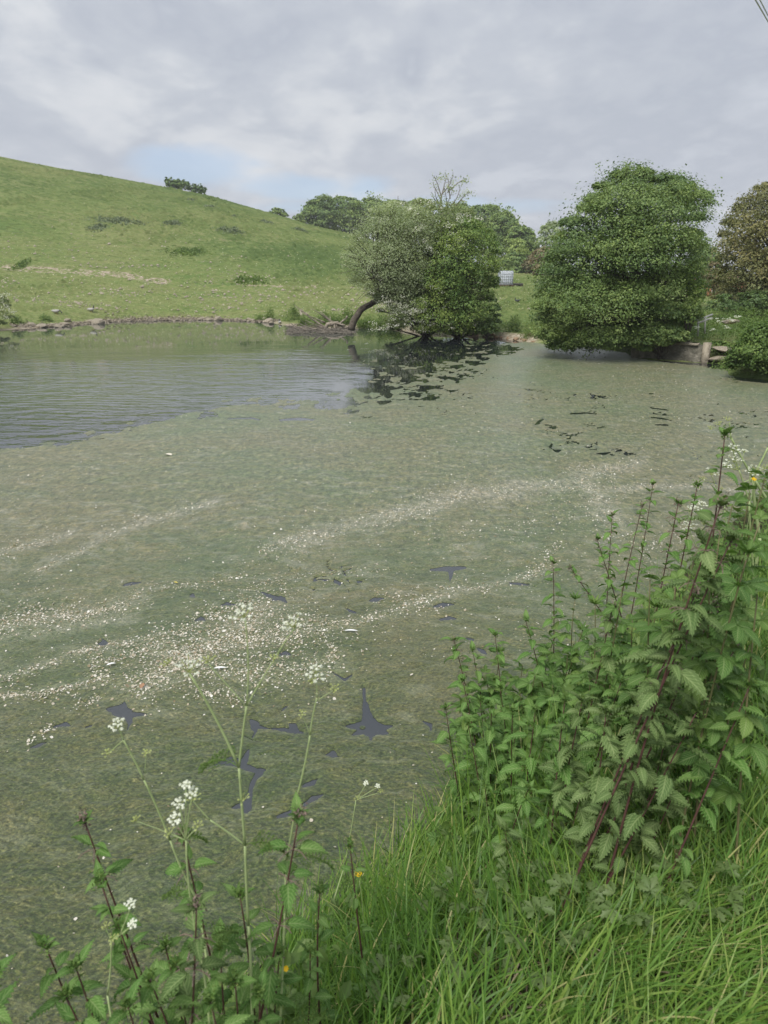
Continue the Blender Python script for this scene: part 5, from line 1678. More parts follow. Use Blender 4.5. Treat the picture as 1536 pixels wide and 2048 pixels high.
ring[..., 2] = zt_[:, None] + (ring[..., 0] - W[:, None, 0]) * tiltx[:, None] + (ring[..., 1] - W[:, None, 1]) * tilty[:, None] + sz[:, None] * 0.25
ctr = W.copy()
ctr[:, 2] = zt_ - 0 * sz
vv_ = np.concatenate([ring, ctr[:, None, :]], 1)
tt_ = np.array([[k, (k + 1) % 6, 6] for k in range(6)])
g = Geo()
g.add(vv_, None, (np.arange(m_)[:, None, None] * 7 + tt_[None]).reshape(-1, 3), np.repeat(r_.random(m_) ** 0.8, 7))
o = g.build('fallen_petals', M['petal'], None, kind='stuff')
o['label'] = 'white hawthorn petals drifted in streaks over the floating weed'
# feathers
for i, (a_, b_, L_, rz_, lab) in enumerate(((443, 1343, 0.085, 0.1, 'white feather floating among the thickest petals'), (704, 1268, 0.10, -0.05, 'white feather right of the dense petal streak'), (225, 1335, 0.06, 0.5, 'small white feather at the left of the petal streaks'))):
    c = gp(a_, b_)
    root = thing('feather', lab, 'feather', (c[0], c[1], 0.026), rz_)
    g = Geo()
    n_ = 12
    u = np.linspace(0, 1, n_)
    wd = 0.0095 * np.sin(np.pi * np.clip(u * 1.05, 0, 1)) ** 0.6 + 0.0008
    for s_ in (-1, 1):
        v = np.concatenate([np.stack([(u - .5) * L_, 0 * u, 0.006 * np.sin(np.pi * u)], -1), np.stack([(u - .5) * L_ - 0.006, s_ * wd, 0.006 * np.sin(np.pi * u) + 0.002], -1)])
        g.add(v, [[k, k + 1, n_ + k + 1, n_ + k] for k in range(n_ - 1)])
    g.build('vane', M['feather'], root)
    g = Geo()
    tube(g, np.stack([(u - .6) * L_ * 1.05, 0 * u, 0.006 * np.sin(np.pi * u) + 0.001], -1), 0.0007, 4)
    g.build('quill', M['feather'], root)
# fallen leaves on the weed
for i, (a_, b_, lab, ml) in enumerate(((285, 1378, 'orange brown fallen leaf below the dense petals', 'dead'), (352, 1170, 'yellow fallen leaf above the left petal streak', 'yel'), (338, 912, 'pale scrap floating alone near the open water', 'pale'), (990, 1077, 'small tan leaf in the middle of the weed', 'dead'))):
    c = gp(a_, b_)
    g = Geo()
    n_ = 8
    L_ = (0.055, 0.04, 0.14, 0.03)[i]
    u = np.linspace(0, 1, n_)
    wd = L_ * 0.28 * np.sin(np.pi * u) ** 0.8
    v = np.concatenate([np.stack([(u - .5) * L_, s_ * wd, 0.006 * u + 0.25 * np.abs(s_ * wd)], -1) for s_ in (-1, 0, 1)])
    g.add(v, [[j * n_ + k, j * n_ + k + 1, (j + 1) * n_ + k + 1, (j + 1) * n_ + k] for j in range(2) for k in range(n_ - 1)])
    mc = m_simple('fallen_leaf_' + ml + str(i), {'dead': (0.34, 0.20, 0.12), 'yel': (0.50, 0.42, 0.10), 'pale': (0.62, 0.58, 0.48)}[ml], None, 0.7, 20, 0.3, 0.2, 0.002)
    o = g.build('fallen_leaf', mc, None)
    o.location = (c[0], c[1], 0.022)
    o.rotation_euler = (0, 0, r_.random() * 6)
    tag(o, lab, 'leaf')

# ------------------------------------------------------------------ leaf shapes (shared meshes)
def blade(L, W, teeth, depth, fold, droop, pleat, seed, base=0.25, curl=0.0, tip=1.05):
    """one toothed leaf along +X from the origin; returns vertices, quads, uv"""
    r = np.random.default_rng(seed)
    n = teeth * 2 + 1
    t = np.linspace(0, 1, n)
    prof = np.where(t < base, np.sin(np.pi / 2 * t / base) ** 0.7, np.cos(np.pi / 2 * (t - base) / (1 - base)) ** tip)
    hw = W / 2 * prof
    s = np.array([-1, -0.62, -0.3, 0, 0.3, 0.62, 1.0])
    tooth = np.where(np.arange(n) % 2 == 1, 1.0, 1 - depth)
    V, U = np.zeros((n, 7, 3)), np.zeros((n, 7, 2))
    ang = -droop * t ** 1.2
    cx = np.concatenate([[0], np.cumsum(np.cos((ang[1:] + ang[:-1]) / 2) * L / (n - 1))])
    cz = np.concatenate([[0], np.cumsum(np.sin((ang[1:] + ang[:-1]) / 2) * L / (n - 1))])
    for j, sj in enumerate(s):
        edge = abs(sj) == 1
        w_ = hw * (tooth if edge else 1.0) * abs(sj)
        fwd = (0.055 * L if edge else 0.02 * L * abs(sj)) * (1 - t) * np.where(np.arange(n) % 2 == 1, 1.2, 0.3) if edge else 0.03 * L * abs(sj) * (1 - t)
        up_ = w_ * fold + pleat * W * 0.5 * np.cos(np.pi * np.arange(n)) * (abs(sj) ** 0.8) * 0.5 - curl * W * abs(sj) ** 2 * 0.5
        V[:, j, 0] = cx + fwd * np.cos(ang) - up_ * np.sin(ang)
        V[:, j, 1] = np.sign(sj) * w_ + 0.01 * W * r.normal()
        V[:, j, 2] = cz + fwd * np.sin(ang) + up_ * np.cos(ang)
        U[:, j, 0] = t
        U[:, j, 1] = 0.5 + 0.5 * sj
    I, J = np.meshgrid(np.arange(n - 1), np.arange(6), indexing='ij')
    q = np.stack([I * 7 + J, (I + 1) * 7 + J, (I + 1) * 7 + J + 1, I * 7 + J + 1], -1).reshape(-1, 4)
    return V.reshape(-1, 3), q, U.reshape(-1, 2)


def rotm(rx=0.0, ry=0.0, rz=0.0):
    return np.array(Matrix.Rotation(rz, 3, 'Z') @ Matrix.Rotation(ry, 3, 'Y') @ Matrix.Rotation(rx, 3, 'X'))


def leaf_data(name, mt, leaflets, seed, petiole=0.0, prad=0.0011):
    """mesh of a simple or compound leaf; leaflets = (L, W, rz, ry, offset x)"""
    g = Geo()
    r = np.random.default_rng(seed)
    for k, (L, W_, rz, ry, ox, kw) in enumerate(leaflets):
        v, q, u = blade(L, W_, seed=seed * 10 + k, **kw)
        v = v @ rotm(r.normal() * 0.1, ry, rz).T + np.array([ox + petiole, 0, 0])
        g.add(v, q, None, 0.5 + 0.2 * r.normal(), u)
    if petiole > 0:
        tube(g, [(0, 0, 0), (petiole * 0.5, 0, petiole * 0.06), (petiole + max(l[4] for l in leaflets) + 0.002, 0, 0)], prad, 4, 0.5)
    me = g.mesh(name, True, True)
    me.materials.append(M[mt])
    return me


nk = dict(teeth=10, depth=0.36, fold=0.28, droop=0.75, pleat=0.34, base=0.24, curl=0.0, tip=1.35)
NET = [leaf_data('nettle_leaf', 'nettle', [(1.0, 0.50 + 0.05 * (i % 3), 0, 0, 0, dict(nk, droop=0.45 + 0.22 * i, fold=0.15 + 0.12 * (i % 3)))], 50 + i, 0.16, 0.012) for i in range(5)]
NETD = [leaf_data('dusty_nettle_leaf', 'nettle_dusty', [(1.0, 0.55, 0, 0, 0, dict(nk, droop=0.7 + 0.25 * i, pleat=0.42, fold=0.35 - 0.1 * i))], 60 + i, 0.16, 0.012) for i in range(4)]
bk = dict(teeth=9, depth=0.22, fold=0.24, droop=0.4, pleat=0.26, base=0.42, tip=1.1)
RSP = [leaf_data('raspberry_leaf', 'bramble',
                 [(1.0, 0.58, 0, 0.05, 0.10, dict(bk, droop=0.35 + 0.2 * i)), (0.86, 0.50, 1.05, 0.12, 0.0, bk), (0.86, 0.50, -1.05, 0.12, 0.0, bk)] +
                 ([(0.62, 0.36, 1.85, 0.15, -0.04, bk), (0.62, 0.36, -1.85, 0.15, -0.04, bk)] if i % 2 == 0 else []), 70 + i, 0.35, 0.014) for i in range(4)]
SHOOT = [leaf_data('young_leaf', 'bramble', [(1.0, 0.22, 0, 0, 0, dict(bk, droop=0.2, fold=0.5)), (0.8, 0.18, 0.6, 0, 0, dict(bk, fold=0.5)), (0.8, 0.18, -0.6, 0, 0, dict(bk, fold=0.5))], 80 + i, 0.15, 0.012) for i in range(2)]


def lobed(name, mt, seed, lobes=5, petiole=0.9):
    g = Geo()
    r = np.random.default_rng(seed)
    for k in range(lobes):
        a = (k - (lobes - 1) / 2) * 0.82
        L = 0.62 - 0.10 * abs(k - (lobes - 1) / 2) / ((lobes - 1) / 2) + 0.04 * r.normal()
        v, q, u = blade(L, 0.36, 4, 0.50, 0.30, 0.55, 0.28, seed * 7 + k, base=0.62, tip=1.0)
        v = v @ rotm(0.1 * r.normal(), 0.05 + 0.08 * r.normal(), a).T
        v[:, 2] += 0.006 * k
        g.add(v + np.array([petiole, 0, 0]), q, None, 0.5 + 0.2 * r.normal(), u)
    tube(g, [(0, 0, 0), (petiole * 0.5, 0, petiole * 0.08), (petiole + 0.02, 0, 0)], 0.014, 4, 0.6)
    me = g.mesh(name, True, True)
    me.materials.append(M[mt])
    return me


LOB = [lobed('lobed_leaf', 'herb', 90 + i, 5 if i else 3) for i in range(3)]
LOBG = [lobed('bright_lobed_leaf', 'bramble', 95, 5)]


def place_leaf(me, parent, p, yaw, pitch, size, roll=0.0, name='leaf'):
    o = bpy.data.objects.new(name, me)
    COL.objects.link(o)
    o.parent = parent
    o.location = p
    o.rotation_euler = (Matrix.Rotation(yaw, 3, 'Z') @ Matrix.Rotation(-pitch, 3, 'Y') @ Matrix.Rotation(roll, 3, 'X')).to_euler()
    o.scale = (size,) * 3
    return o


def rooted(px_, py_, h, bx=None, Ymin=0.55, Ymax=9.0):
    """where a plant of height h stands whose top is seen at a photo point; the forward distance follows from the ground"""
    Ys = np.linspace(Ymin, Ymax, 1500)
    P = at(px_, py_, Ys)
    gz = np.maximum(H(P[:, 0], P[:, 1]), 0.0)
    k = np.nonzero(P[:, 2] - gz <= h)[0]
    i = k[0] if len(k) else int(np.argmin(P[:, 2] - gz))
    return P[i], gz[i]


def nettle(px_, py_, h, lean_px, label, big=0.09, dusty=False, purple=True, seed=0, top_bare=False, Y=None, nodes=None, gap=0.058, tipsize=1.0, base_z=None):
    """lean_px: (dx, dy) in the photo from the top to where the stem is last seen"""
    r = np.random.default_rng(2000 + seed)
    if Y is None:
        T, gz = rooted(px_, py_, h)
    else:
        T = at(px_, py_, Y)
        gz = max(float(H(T[0], T[1])), 0.0)
    # base: project the lean sideways onto the same distance
    Lp = lean_px[0] / max(lean_px[1], 1)
    hh_ = T[2] - gz
    # sideways run for this height, in metres
    bx = T[0] + Lp * hh_ * CP * 0.95
    B = np.array([bx, T[1] + r.normal() * 0.03, 0.0])
    B[2] = max(float(H(B[0], B[1])), -0.02) - 0.02
    root = thing('stinging_nettle', label, 'nettle', tuple(B), 0, 'stinging nettles on the near bank')
    T = T - B
    Lh = np.linalg.norm(T)
    pts = bez(np.zeros(3), T * 0.5 + np.array([r.normal() * 0.012, r.normal() * 0.012, 0.02]), T, 14)
    g = Geo()
    r0 = 0.0030 + 0.0009 * h
    tube(g, pts, np.linspace(r0, r0 * 0.38, 14), 6)
    g.build('stem', M['nettle_stem'], root, smooth=True)
    ax = T / Lh
    nn = nodes or int(min(Lh / gap, 12))
    yaw0 = r.random() * 3.14
    t_ = 0.0
    rac = Geo()
    for k in range(nn):
        dist = 0.012 + gap * 0.28 * k + gap * 0.72 * k ** 1.12 * (0.82 if k < 3 else 1)
        if dist > Lh * 0.96:
            break
        f_ = 1 - dist / Lh
        ii = f_ * 13
        p_ = pts[int(ii)] * (1 - ii % 1) + pts[min(int(ii) + 1, 13)] * (ii % 1)
        if top_bare and k in (3,) and r.random() < 0.5:
            continue
        sz = big * 1.0 * (0.62 + 0.38 * min(k / 2.5, 1)) * (0.78 + 0.36 * r.random()) * (1 if k < 6 else 0.75)
        yaw = yaw0 + k * math.pi / 2 + r.normal() * 0.18
        for s_ in (0, 1):
            if k > 1 and r.random() < 0.07:
                continue
            pit = (0.75 if k == 0 else 0.35 if k == 1 else 0.22 - 0.07 * min(k, 6)) + r.normal() * 0.22
            me = (NETD if dusty else NET)[r.integers(4 if dusty else 5)]
            place_leaf(me, root, tuple(p_), yaw + s_ * math.pi, pit, sz / 1.1 * (0.85 + 0.3 * r.random()), r.normal() * 0.25)
        # small side shoots in the leaf axils
        if k > 0:
            for s_ in (0, 1):
                if r.random() < 0.75:
                    me = (NETD if dusty else NET)[r.integers(4 if dusty else 5)]
                    place_leaf(me, root, tuple(p_ + ax * 0.012), yaw + s_ * math.pi + r.normal() * 0.7, 0.45 + r.normal() * 0.25, sz * (0.42 + 0.25 * r.random()), r.normal() * 0.3)
        # drooping racemes from the upper nodes
        if 0 < k < 6 and purple:
            for s_ in range(4):
                a = yaw + math.pi / 4 + s_ * math.pi / 2 + r.normal() * 0.3
                d_ = np.array([math.cos(a), math.sin(a), 0])
                L_ = 0.022 + 0.018 * r.random()
                tube(rac, bez(p_, p_ + d_ * L_ * 0.6 + np.array([0, 0, 0.006]), p_ + d_ * L_ + np.array([0, 0, -0.012]), 4), 0.0011, 4, cap=False)
                m_ = 9
                u_ = r.random(m_)
                leaves(rac, p_ + d_ * (L_ * u_)[:, None] + r.normal(size=(m_, 3)) * 0.002, r.normal(size=(m_, 3)), 0.0042, 0.8, None, r)
    # bud cluster
    m_ = 60
    c = T + ax * 0.002
    leaves(rac, c + r.normal(size=(m_, 3)) * np.array([0.0065, 0.0065, 0.011]) * tipsize, r.normal(size=(m_, 3)), 0.0085 * tipsize, 0.5, None, r)
    for k in range(4):
        me = (NETD if dusty else NET)[k % 4]
        place_leaf(me, root, tuple(T - ax * 0.006), yaw0 + k * 1.57 + 0.6, 0.95 + r.normal() * 0.15, big * 0.30)
    rac.build('flower_head', M['nettle_tip'] if purple else M['fern'], root, kind='stuff')
    return root


NL = [  # top in the photo, height, lean to the lowest visible stem, label
    (1306, 968, 1.15, (-6, 170), 'tallest purple topped nettle standing free against the weed', .085, False, 1, True),
    (1285, 1010, 1.10, (-12, 130), 'thin nettle just left of the tallest free standing one', .07, False, 1, True),
    (1225, 1030, 1.05, (9, 150), 'nettle with two leaf tiers second from the left of the free standing row', .085, False, 1, True),
    (1357, 1006, 1.10, (-8, 110), 'nettle between the tallest one and the white umbels', .075, False, 1, True),
    (1450, 868, 1.30, (4, 112), 'dark slender nettle rising beside the arching cow parsley stalk', .075, False, 0, False),
    (1395, 970, 1.15, (-3, 55), 'small dark nettle top below the flat white umbel', .06, False, 0, False),
    (1194, 1078, 1.0, (32, 85), 'short nettle leaning left of the free standing row', .08, False, 1, False),
    (1106, 1125, 1.0, (8, 108), 'lone nettle with hanging leaves at the left end of the raspberry canes', .085, False, 1, False),
    (1140, 1135, .95, (35, 60), 'half hidden nettle right of the lone one', .07, False, 1, False),
    (1443, 1006, 1.15, (-22, 160), 'greyish nettle with a crowded top under the cow parsley', .085, True, 1, False),
    (1464, 1078, 1.05, (-50, 140), 'thick stemmed nettle leaning right over the raspberry leaves', .095, True, 1, False),
    (1390, 1190, .95, (-68, 205), 'large dusty nettle with a reddish stem slanting to the right', .10, True, 1, False),
    (1470, 1298, .90, (-82, 155), 'strongly leaning dusty nettle nearest the grassy slope', .10, True, 1, False),
    (908, 1280, 1.0, (36, 130), 'nettle at the left tip of the bank over the weed', .085, False, 1, False),
    (1051, 1240, .95, (26, 95), 'nettle with long hanging leaves left of the bright raspberry leaves', .085, False, 0, False),
    (1225, 1214, .92, (-14, 120), 'grey green nettle rising out of the raspberry patch', .085, True, 1, False),
    (1183, 1300, .85, (8, 70), 'nettle with a large curled pale leaf in the raspberry patch', .085, False, 0, False),
    (983, 1414, .75, (14, 215), 'crisp pale topped nettle at the front left of the patch', .095, False, 0, False),
    (1071, 1418, .74, (-8, 180), 'crisp pale topped nettle twin right of the front one', .09, False, 0, False),
    (1212, 1424, .74, (-8, 180), 'broad dusty nettle in the middle of the front row', .11, True, 0, False),
    (1243, 1362, .78, (-10, 60), 'upright nettle tip behind the broad dusty one', .095, False, 0, False),
    (891, 1414, .80, (20, 115), 'thin nettle over the water at the left edge of the front row', .075, False, 0, False),
    (1058, 1576, .62, (-14, 80), 'low pale nettle with a spreading star of leaves', .10, False, 0, False),
    (1330, 1480, .62, (-10, 60), 'dark dusty nettle at the foot of the leaning ones', .11, True, 0, False),
    (1395, 1420, .75, (-40, 110), 'shaded dusty nettle between the two leaning stems', .10, True, 0, False),
    (1130, 1490, .68, (4, 90), 'half hidden nettle between the twins and the broad one', .09, True, 0, False),
    (1300, 1330, .85, (-20, 90), 'nettle behind the large dusty one, its leaves overlapping the raspberry', .09, True, 0, False),
    (1280, 1470, .64, (-10, 60), 'nettle with ragged leaves low in the middle of the patch', .10, True, 0, False),
    (950, 1500, .62, (10, 80), 'small soft nettle low beside the grass at the left front', .08, False, 0, False),
    (1010, 1660, .48, (6, 60), 'young nettle drowned in the grass below the front row', .09, True, 0, False),
    (925, 1360, .85, (20, 90), 'nettle in the gap between the left tip and the thin one over the water', .085, False, 0, False),
    (1000, 1375, .80, (14, 90), 'nettle leaning over the top of the front pale one', .09, False, 0, False),
    (1030, 1470, .68, (6, 90), 'leafy nettle filling the space between the front twins', .095, False, 0, False),
    (935, 1445, .74, (16, 90), 'nettle with broad leaves at the left front above the grass', .09, False, 0, False),
    (1110, 1560, .58, (-6, 70), 'low nettle in the grass right of the spreading star one', .095, False, 0, False),
    (1165, 1580, .56, (-6, 70), 'low dusty nettle under the broad one in the front row', .10, True, 0, False),
    (1255, 1560, .56, (-6, 70), 'grey low nettle right of the broad one in the front row', .10, True, 0, False),
    (1350, 1580, .52, (-20, 70), 'ragged low nettle where the patch meets the grass slope', .10, True, 0, False),
    (1090, 1480, .70, (-8, 90), 'nettle tight against the right of the pale twin', .09, False, 0, False),
    (1165, 1400, .78, (-8, 90), 'nettle standing between the raspberry star leaf and the broad dusty one', .09, True, 0, False),
    (1310, 1400, .76, (-20, 90), 'nettle with folded leaves right of the upright tip', .095, True, 0, False),
    (1430, 1210, .92, (-40, 100), 'nettle between the large dusty one and the thick stemmed one', .09, True, 1, False),
    (1350, 1320, .85, (-30, 90), 'nettle shoulder high behind the leaning dusty pair', .095, True, 0, False),
    (970, 1570, .56, (8, 60), 'short nettle at the left front edge of the grass', .085, False, 0, False),
    (945, 1300, .90, (20, 90), 'nettle just right of the one at the left tip of the bank', .085, False, 0, False),
    (990, 1270, .92, (16, 90), 'tall leafy nettle on the left front corner over the weed', .085, False, 0, False),
    (900, 1480, .72, (14, 90), 'nettle right at the water line left of the front row', .085, False, 0, False),
    (1025, 1420, .76, (6, 90), 'nettle wedged between the pale twins', .085, False, 0, False),
    (960, 1400, .80, (12, 90), 'nettle behind the crisp pale one on the left', .09, False, 0, False),
    (1130, 1400, .80, (-4, 90), 'nettle rising between the twin and the curled pale leaf', .09, False, 0, False),
    (1500, 1370, .78, (-30, 90), 'nettle at the right of the strongly leaning one', .085, False, 0, False),
]
for i, (a_, b_, h_, ln, lab, bg_, du, pu, tb) in enumerate(NL):
    sh_ = 1 - 0.30 * float(ss(1150, 1300, b_)) if b_ < 1370 else 0.82 if b_ < 1460 else 0.60
    nettle(a_, b_, h_ * sh_, ln, lab, bg_ * (1.18 if h_ > 0.9 else 0.92) * (1.28 if b_ > 1360 else 0.92 if a_ > 1420 else 1.12 if b_ > 1200 else 1.0), du, bool(pu), i, tb)
# soft-focus nettles close to the lens at the lower left
NF = [
    (168, 1640, 1.02, (50, 340), 'blurred nettle furthest left with a long bare dark stem', .075, 1.22),
    (365, 1672, 1.02, (34, 290), 'blurred nettle with heart shaped leaf pair, second from the left', .075, 1.15),
    (598, 1632, 1.02, (-100, 380), 'blurred nettle with a thick dark stem leaning right', .090, 1.12),
    (393, 1812, .92, (-40, 230), 'blurred nettle with arching pale edged leaves at the bottom', .085, .98),
    (236, 1850, .88, (30, 190), 'small blurred nettle between the two dark stems at the bottom left', .07, 1.10),
    (700, 1690, .85, (10, 120), 'slight blurred nettle beside the feathery leaves', .05, 1.45),
    (-14, 1958, .85, (-40, 90), 'nettle leaf tip entering at the bottom left corner', .09, 0.95),
    (300, 1960, .75, (10, 90), 'low blurred nettle at the bottom edge beneath the dark stems', .09, .98),
    (470, 1960, .75, (0, 90), 'low blurred nettle at the bottom edge under the thick stem', .09, 1.02),
    (150, 1930, .60, (10, 60), 'low leafy nettle under the long bare stem', .08, 1.02),
    (420, 2000, .50, (6, 60), 'nettle top just above the bottom edge between the dark stems', .085, .95),
    (520, 1985, .55, (-6, 60), 'low nettle right of the thick stem at the bottom', .085, 1.02),
    (350, 1930, .60, (6, 60), 'nettle behind the arching pale edged leaves', .08, 1.06),
    (620, 1900, .60, (-6, 60), 'leafy nettle at the blurred edge of the long grass', .075, 1.2),
    (255, 2010, .50, (6, 60), 'nettle leaves filling the bottom edge left of centre', .085, .92),
    (200, 1760, .95, (20, 120), 'blurred leafy nettle right of the long bare dark stem', .080, 1.14),
    (480, 1790, .98, (0, 120), 'blurred nettle behind the tall white parsley stem', .085, 1.16),
    (640, 1780, .85, (0, 120), 'blurred leafy nettle left of the long grass edge', .075, 1.30),
    (90, 1890, .85, (10, 100), 'blurred low nettle beside the left edge', .080, 1.05),
    (560, 1905, .80, (-10, 90), 'low blurred nettle between the thick stem and the grass', .085, 1.15),
    (440, 1890, .85, (0, 120), 'blurred nettle squeezed between the arching leaves and the thick stem', .085, 1.08),
    (130, 1990, .70, (10, 60), 'low blurred nettle left of the long bare stem', .085, 1.0),
    (330, 1890, .85, (10, 120), 'small blurred nettle right of the bottom left pair', .075, 1.12),
]
for i, (a_, b_, h_, ln, lab, bg_, Y_) in enumerate(NF):
    nettle(a_, b_, h_, ln, lab, bg_, i in (3,), i in (0, 1, 2, 3), 60 + i, i == 0, Y=Y_, gap=0.085)


# ------------------------------------------------------------------ raspberry canes
def raspberry(px_, py_, h, label, n_leaf, seed, size=0.085, young=False, spread=0.13):
    r = np.random.default_rng(3000 + seed)
    T, gz = rooted(px_, py_, h)
    B = np.array([T[0] + r.normal() * 0.06, T[1] + r.normal() * 0.05, 0.0])
    B[2] = max(float(H(B[0], B[1])), -0.02) - 0.02
    root = thing('raspberry_cane', label, 'raspberry', tuple(B), 0, 'leafy canes on the near bank')
    T = T - B
    pts = bez(np.zeros(3), T * 0.55 + np.array([r.normal() * 0.03, r.normal() * 0.03, 0]), T, 12)
    g = Geo()
    tube(g, pts, np.linspace(0.0038, 0.0018, 12), 6)
    g.build('stem', M['cane'], root, smooth=True)
    yaw = r.random() * 6
    for k in range(n_leaf):
        f_ = 1 - 0.62 * (k / n_leaf) ** 1.1
        p_ = pts[min(int(f_ * 11), 11)]
        yaw += 2.4 + r.normal() * 0.25
        sz = size * (0.55 + 0.45 * min(k / 3, 1)) * (0.8 + 0.4 * r.random())
        off = np.array([math.cos(yaw), math.sin(yaw), 0]) * spread * r.random() * min(1, 0.3 + k / 5)
        if k > 1:
            me = RSP[r.integers(len(RSP))]
            pit = 0.18 - 0.07 * k + r.normal() * 0.2
        else:
            me = SHOOT[k % 2] if young else RSP[1]
            pit = 0.75 + r.normal() * 0.1
        place_leaf(me, root, tuple(p_ + off * 0.0), yaw, pit, sz, r.normal() * 0.2)
    if young:
        for k in range(7):
            place_leaf(SHOOT[k % 2], root, tuple(T), k * 0.9, 0.75 + 0.25 * r.random(), size * 0.62)
    return root


RL = [
    (1135, 1310, .72, 'raspberry cane with the broadest ribbed leaves at the front of the patch', 15, .085, False), (1105, 1370, .62, 'low raspberry cane with dark ribbed leaves above the nettle twins', 14, .085, False),
    (1045, 1330, .70, 'raspberry cane at the left front corner of the patch', 12, .075, False), (1000, 1305, .75, 'young cane with a brush of narrow pale leaves on the left', 9, .06, True),
    (1165, 1262, .80, 'young cane with yellowish narrow leaves over the broad ones', 11, .07, True), (1110, 1265, .78, 'cane with pale leaves left of the yellowish young one', 13, .075, False),
    (1190, 1210, .85, 'cane with a star of fresh leaves near the water side', 12, .07, True), (1245, 1175, .90, 'fresh leaved cane below the free standing nettles', 13, .075, False),
    (1150, 1200, .85, 'light green cane at the upper left of the patch', 11, .065, True), (1300, 1160, .92, 'cane topped by fresh leaves under the tallest nettle', 13, .075, False),
    (1310, 1215, .85, 'cane with an orange tinted young tip in the middle of the patch', 12, .075, True), (1265, 1235, .85, 'cane with small pale leaves left of the orange tipped one', 13, .075, False),
    (1350, 1165, .92, 'cane under the white umbel cluster', 12, .075, False), (1355, 1245, .82, 'cane hidden behind the large dusty nettle', 12, .08, False), (1250, 1290, .80, 'maple like leaved cane in the centre of the patch', 13, .08, False),
    (1420, 1150, .95, 'cane with feathery fresh leaves left of the thick nettle', 12, .075, True), (1495, 1110, 1.0, 'cane with pointed leaves at the right edge below the cow parsley', 13, .08, True),
    (1440, 1235, .85, 'cane right of the large dusty nettle', 12, .08, False), (1515, 1190, .92, 'cane cut by the right edge of the picture', 12, .08, False), (1500, 1290, .82, 'cane right of the strongly leaning nettle', 13, .055, False),
    (1415, 1300, .80, 'cane in the shade between the dusty nettles', 12, .06, False), (1330, 1290, .80, 'dark leaved cane behind the middle nettles', 12, .08, False), (1180, 1345, .70, 'cane with a bright star leaf near the curled nettle leaf', 12, .08, False),
    (1040, 1385, .60, 'dark low cane behind the front nettle twins', 12, .085, False), (1150, 1430, .50, 'shaded cane at the foot of the raspberry patch', 11, .085, False),
    (930, 1390, .66, 'cane filling the left end of the front row', 12, .075, False), (1000, 1420, .60, 'cane with dull leaves behind the front pale nettle', 12, .08, False), (1070, 1350, .70, 'cane in the dense part left of the broad ribbed leaves', 13, .08, False),
    (1060, 1450, .55, 'low cane between the pale nettle twins', 12, .08, False), (1220, 1370, .70, 'cane filling the middle behind the upright nettle tip', 13, .08, False),
    (970, 1350, .66, 'outlying cane near the left tip of the bank', 10, .07, False), (1465, 1010, 1.05, 'broad leaved cane at the top of the bank under the umbels', 16, .095, False),
    (1500, 985, 1.05, 'broad leaved cane beside the tall cow parsley stem', 16, .095, False), (1530, 955, 1.10, 'highest broad leaved cane at the right edge', 16, .095, False), (1440, 1060, 1.0, 'broad leaved cane behind the greyish nettle', 15, .09, False),
    (1520, 1045, 1.0, 'broad leaved cane in the dark gap behind the forked stem', 15, .09, False), (1390, 1110, .95, 'broad leaved cane right of the white cluster', 13, .08, False),
]
for i, (a_, b_, h_, lab, n_, sz, yg) in enumerate(RL):
    raspberry(a_, b_, h_ * (1 - 0.30 * float(ss(1150, 1300, b_))), lab, n_, i, sz * (1.15 if b_ > 1180 and a_ < 1330 else 0.86 if a_ > 1400 else 1.0), yg)

# ------------------------------------------------------------------ low lobed herbs in the grass
HL = [((1215, 1720), 'greyish lobed leaves in the middle of the grass'), ((1120, 1745), 'lobed leaves left of the greyish clump'), ((1330, 1790), 'bright lobed leaves with a paler tip on the right'), ((1400, 1850), 'dusty grey lobed leaves by the matted grass'),
      ((1300, 1690), 'lobed leaves under the long bent blades'), ((900, 1700), 'lobed buttercup leaves in the grass at the left'), ((1000, 1820), 'buttercup leaves in the middle foreground'), ((1350, 1750), 'lobed leaves above the bright tipped clump'),
      ((1180, 1920), 'flat dusty leaves low in the foreground grass'), ((760, 1800), 'buttercup leaves beside the yellow flower'), ((850, 1760), 'leaf rosette between the yellow flower and the long grass'), ((920, 1800), 'soft leaves behind the foreground grass'),
      ((1060, 1700), 'leaves beneath the low star shaped nettle'), ((1260, 1960), 'grey leaf rosette near the bottom edge'), ((1500, 1980), 'trodden grey leaves in the bottom right corner'), ((1200, 1640), 'shaded lobed leaves at the foot of the broad dusty nettle'),
      ((680, 1850), 'pale leaves in the blurred grass at the bottom'), ((1440, 1720), 'lobed leaf pair right of the bent blades'), ((820, 1870), 'leaves under the bright long grass'), ((1510, 1500), 'herb leaves at the right edge of the grassy slope')      , ((1050, 1760), 'buttercup leaves under the hanging nettle leaves'), ((1150, 1820), 'grey green lobed clump in the centre foreground'), ((1260, 1830), 'lobed clump left of the bright tipped one'), ((1090, 1880), 'lobed clump crossed by long pale blades'),
      ((940, 1900), 'soft lobed leaves low in the left foreground grass'), ((1340, 1880), 'dusty leaves between the two right clumps'), ((1420, 1790), 'lobed leaves deep in the matted grass'), ((1220, 2000), 'crumpled grey leaves at the bottom edge'),
      ((1390, 1950), 'low dusty leaves near the bottom right'), ((1480, 1880), 'small lobed leaves in the finest matted grass'), ((740, 1730), 'fresh buttercup leaves left of the long grass tuft'), ((800, 1960), 'lobed leaves at the bottom under the long grass')]
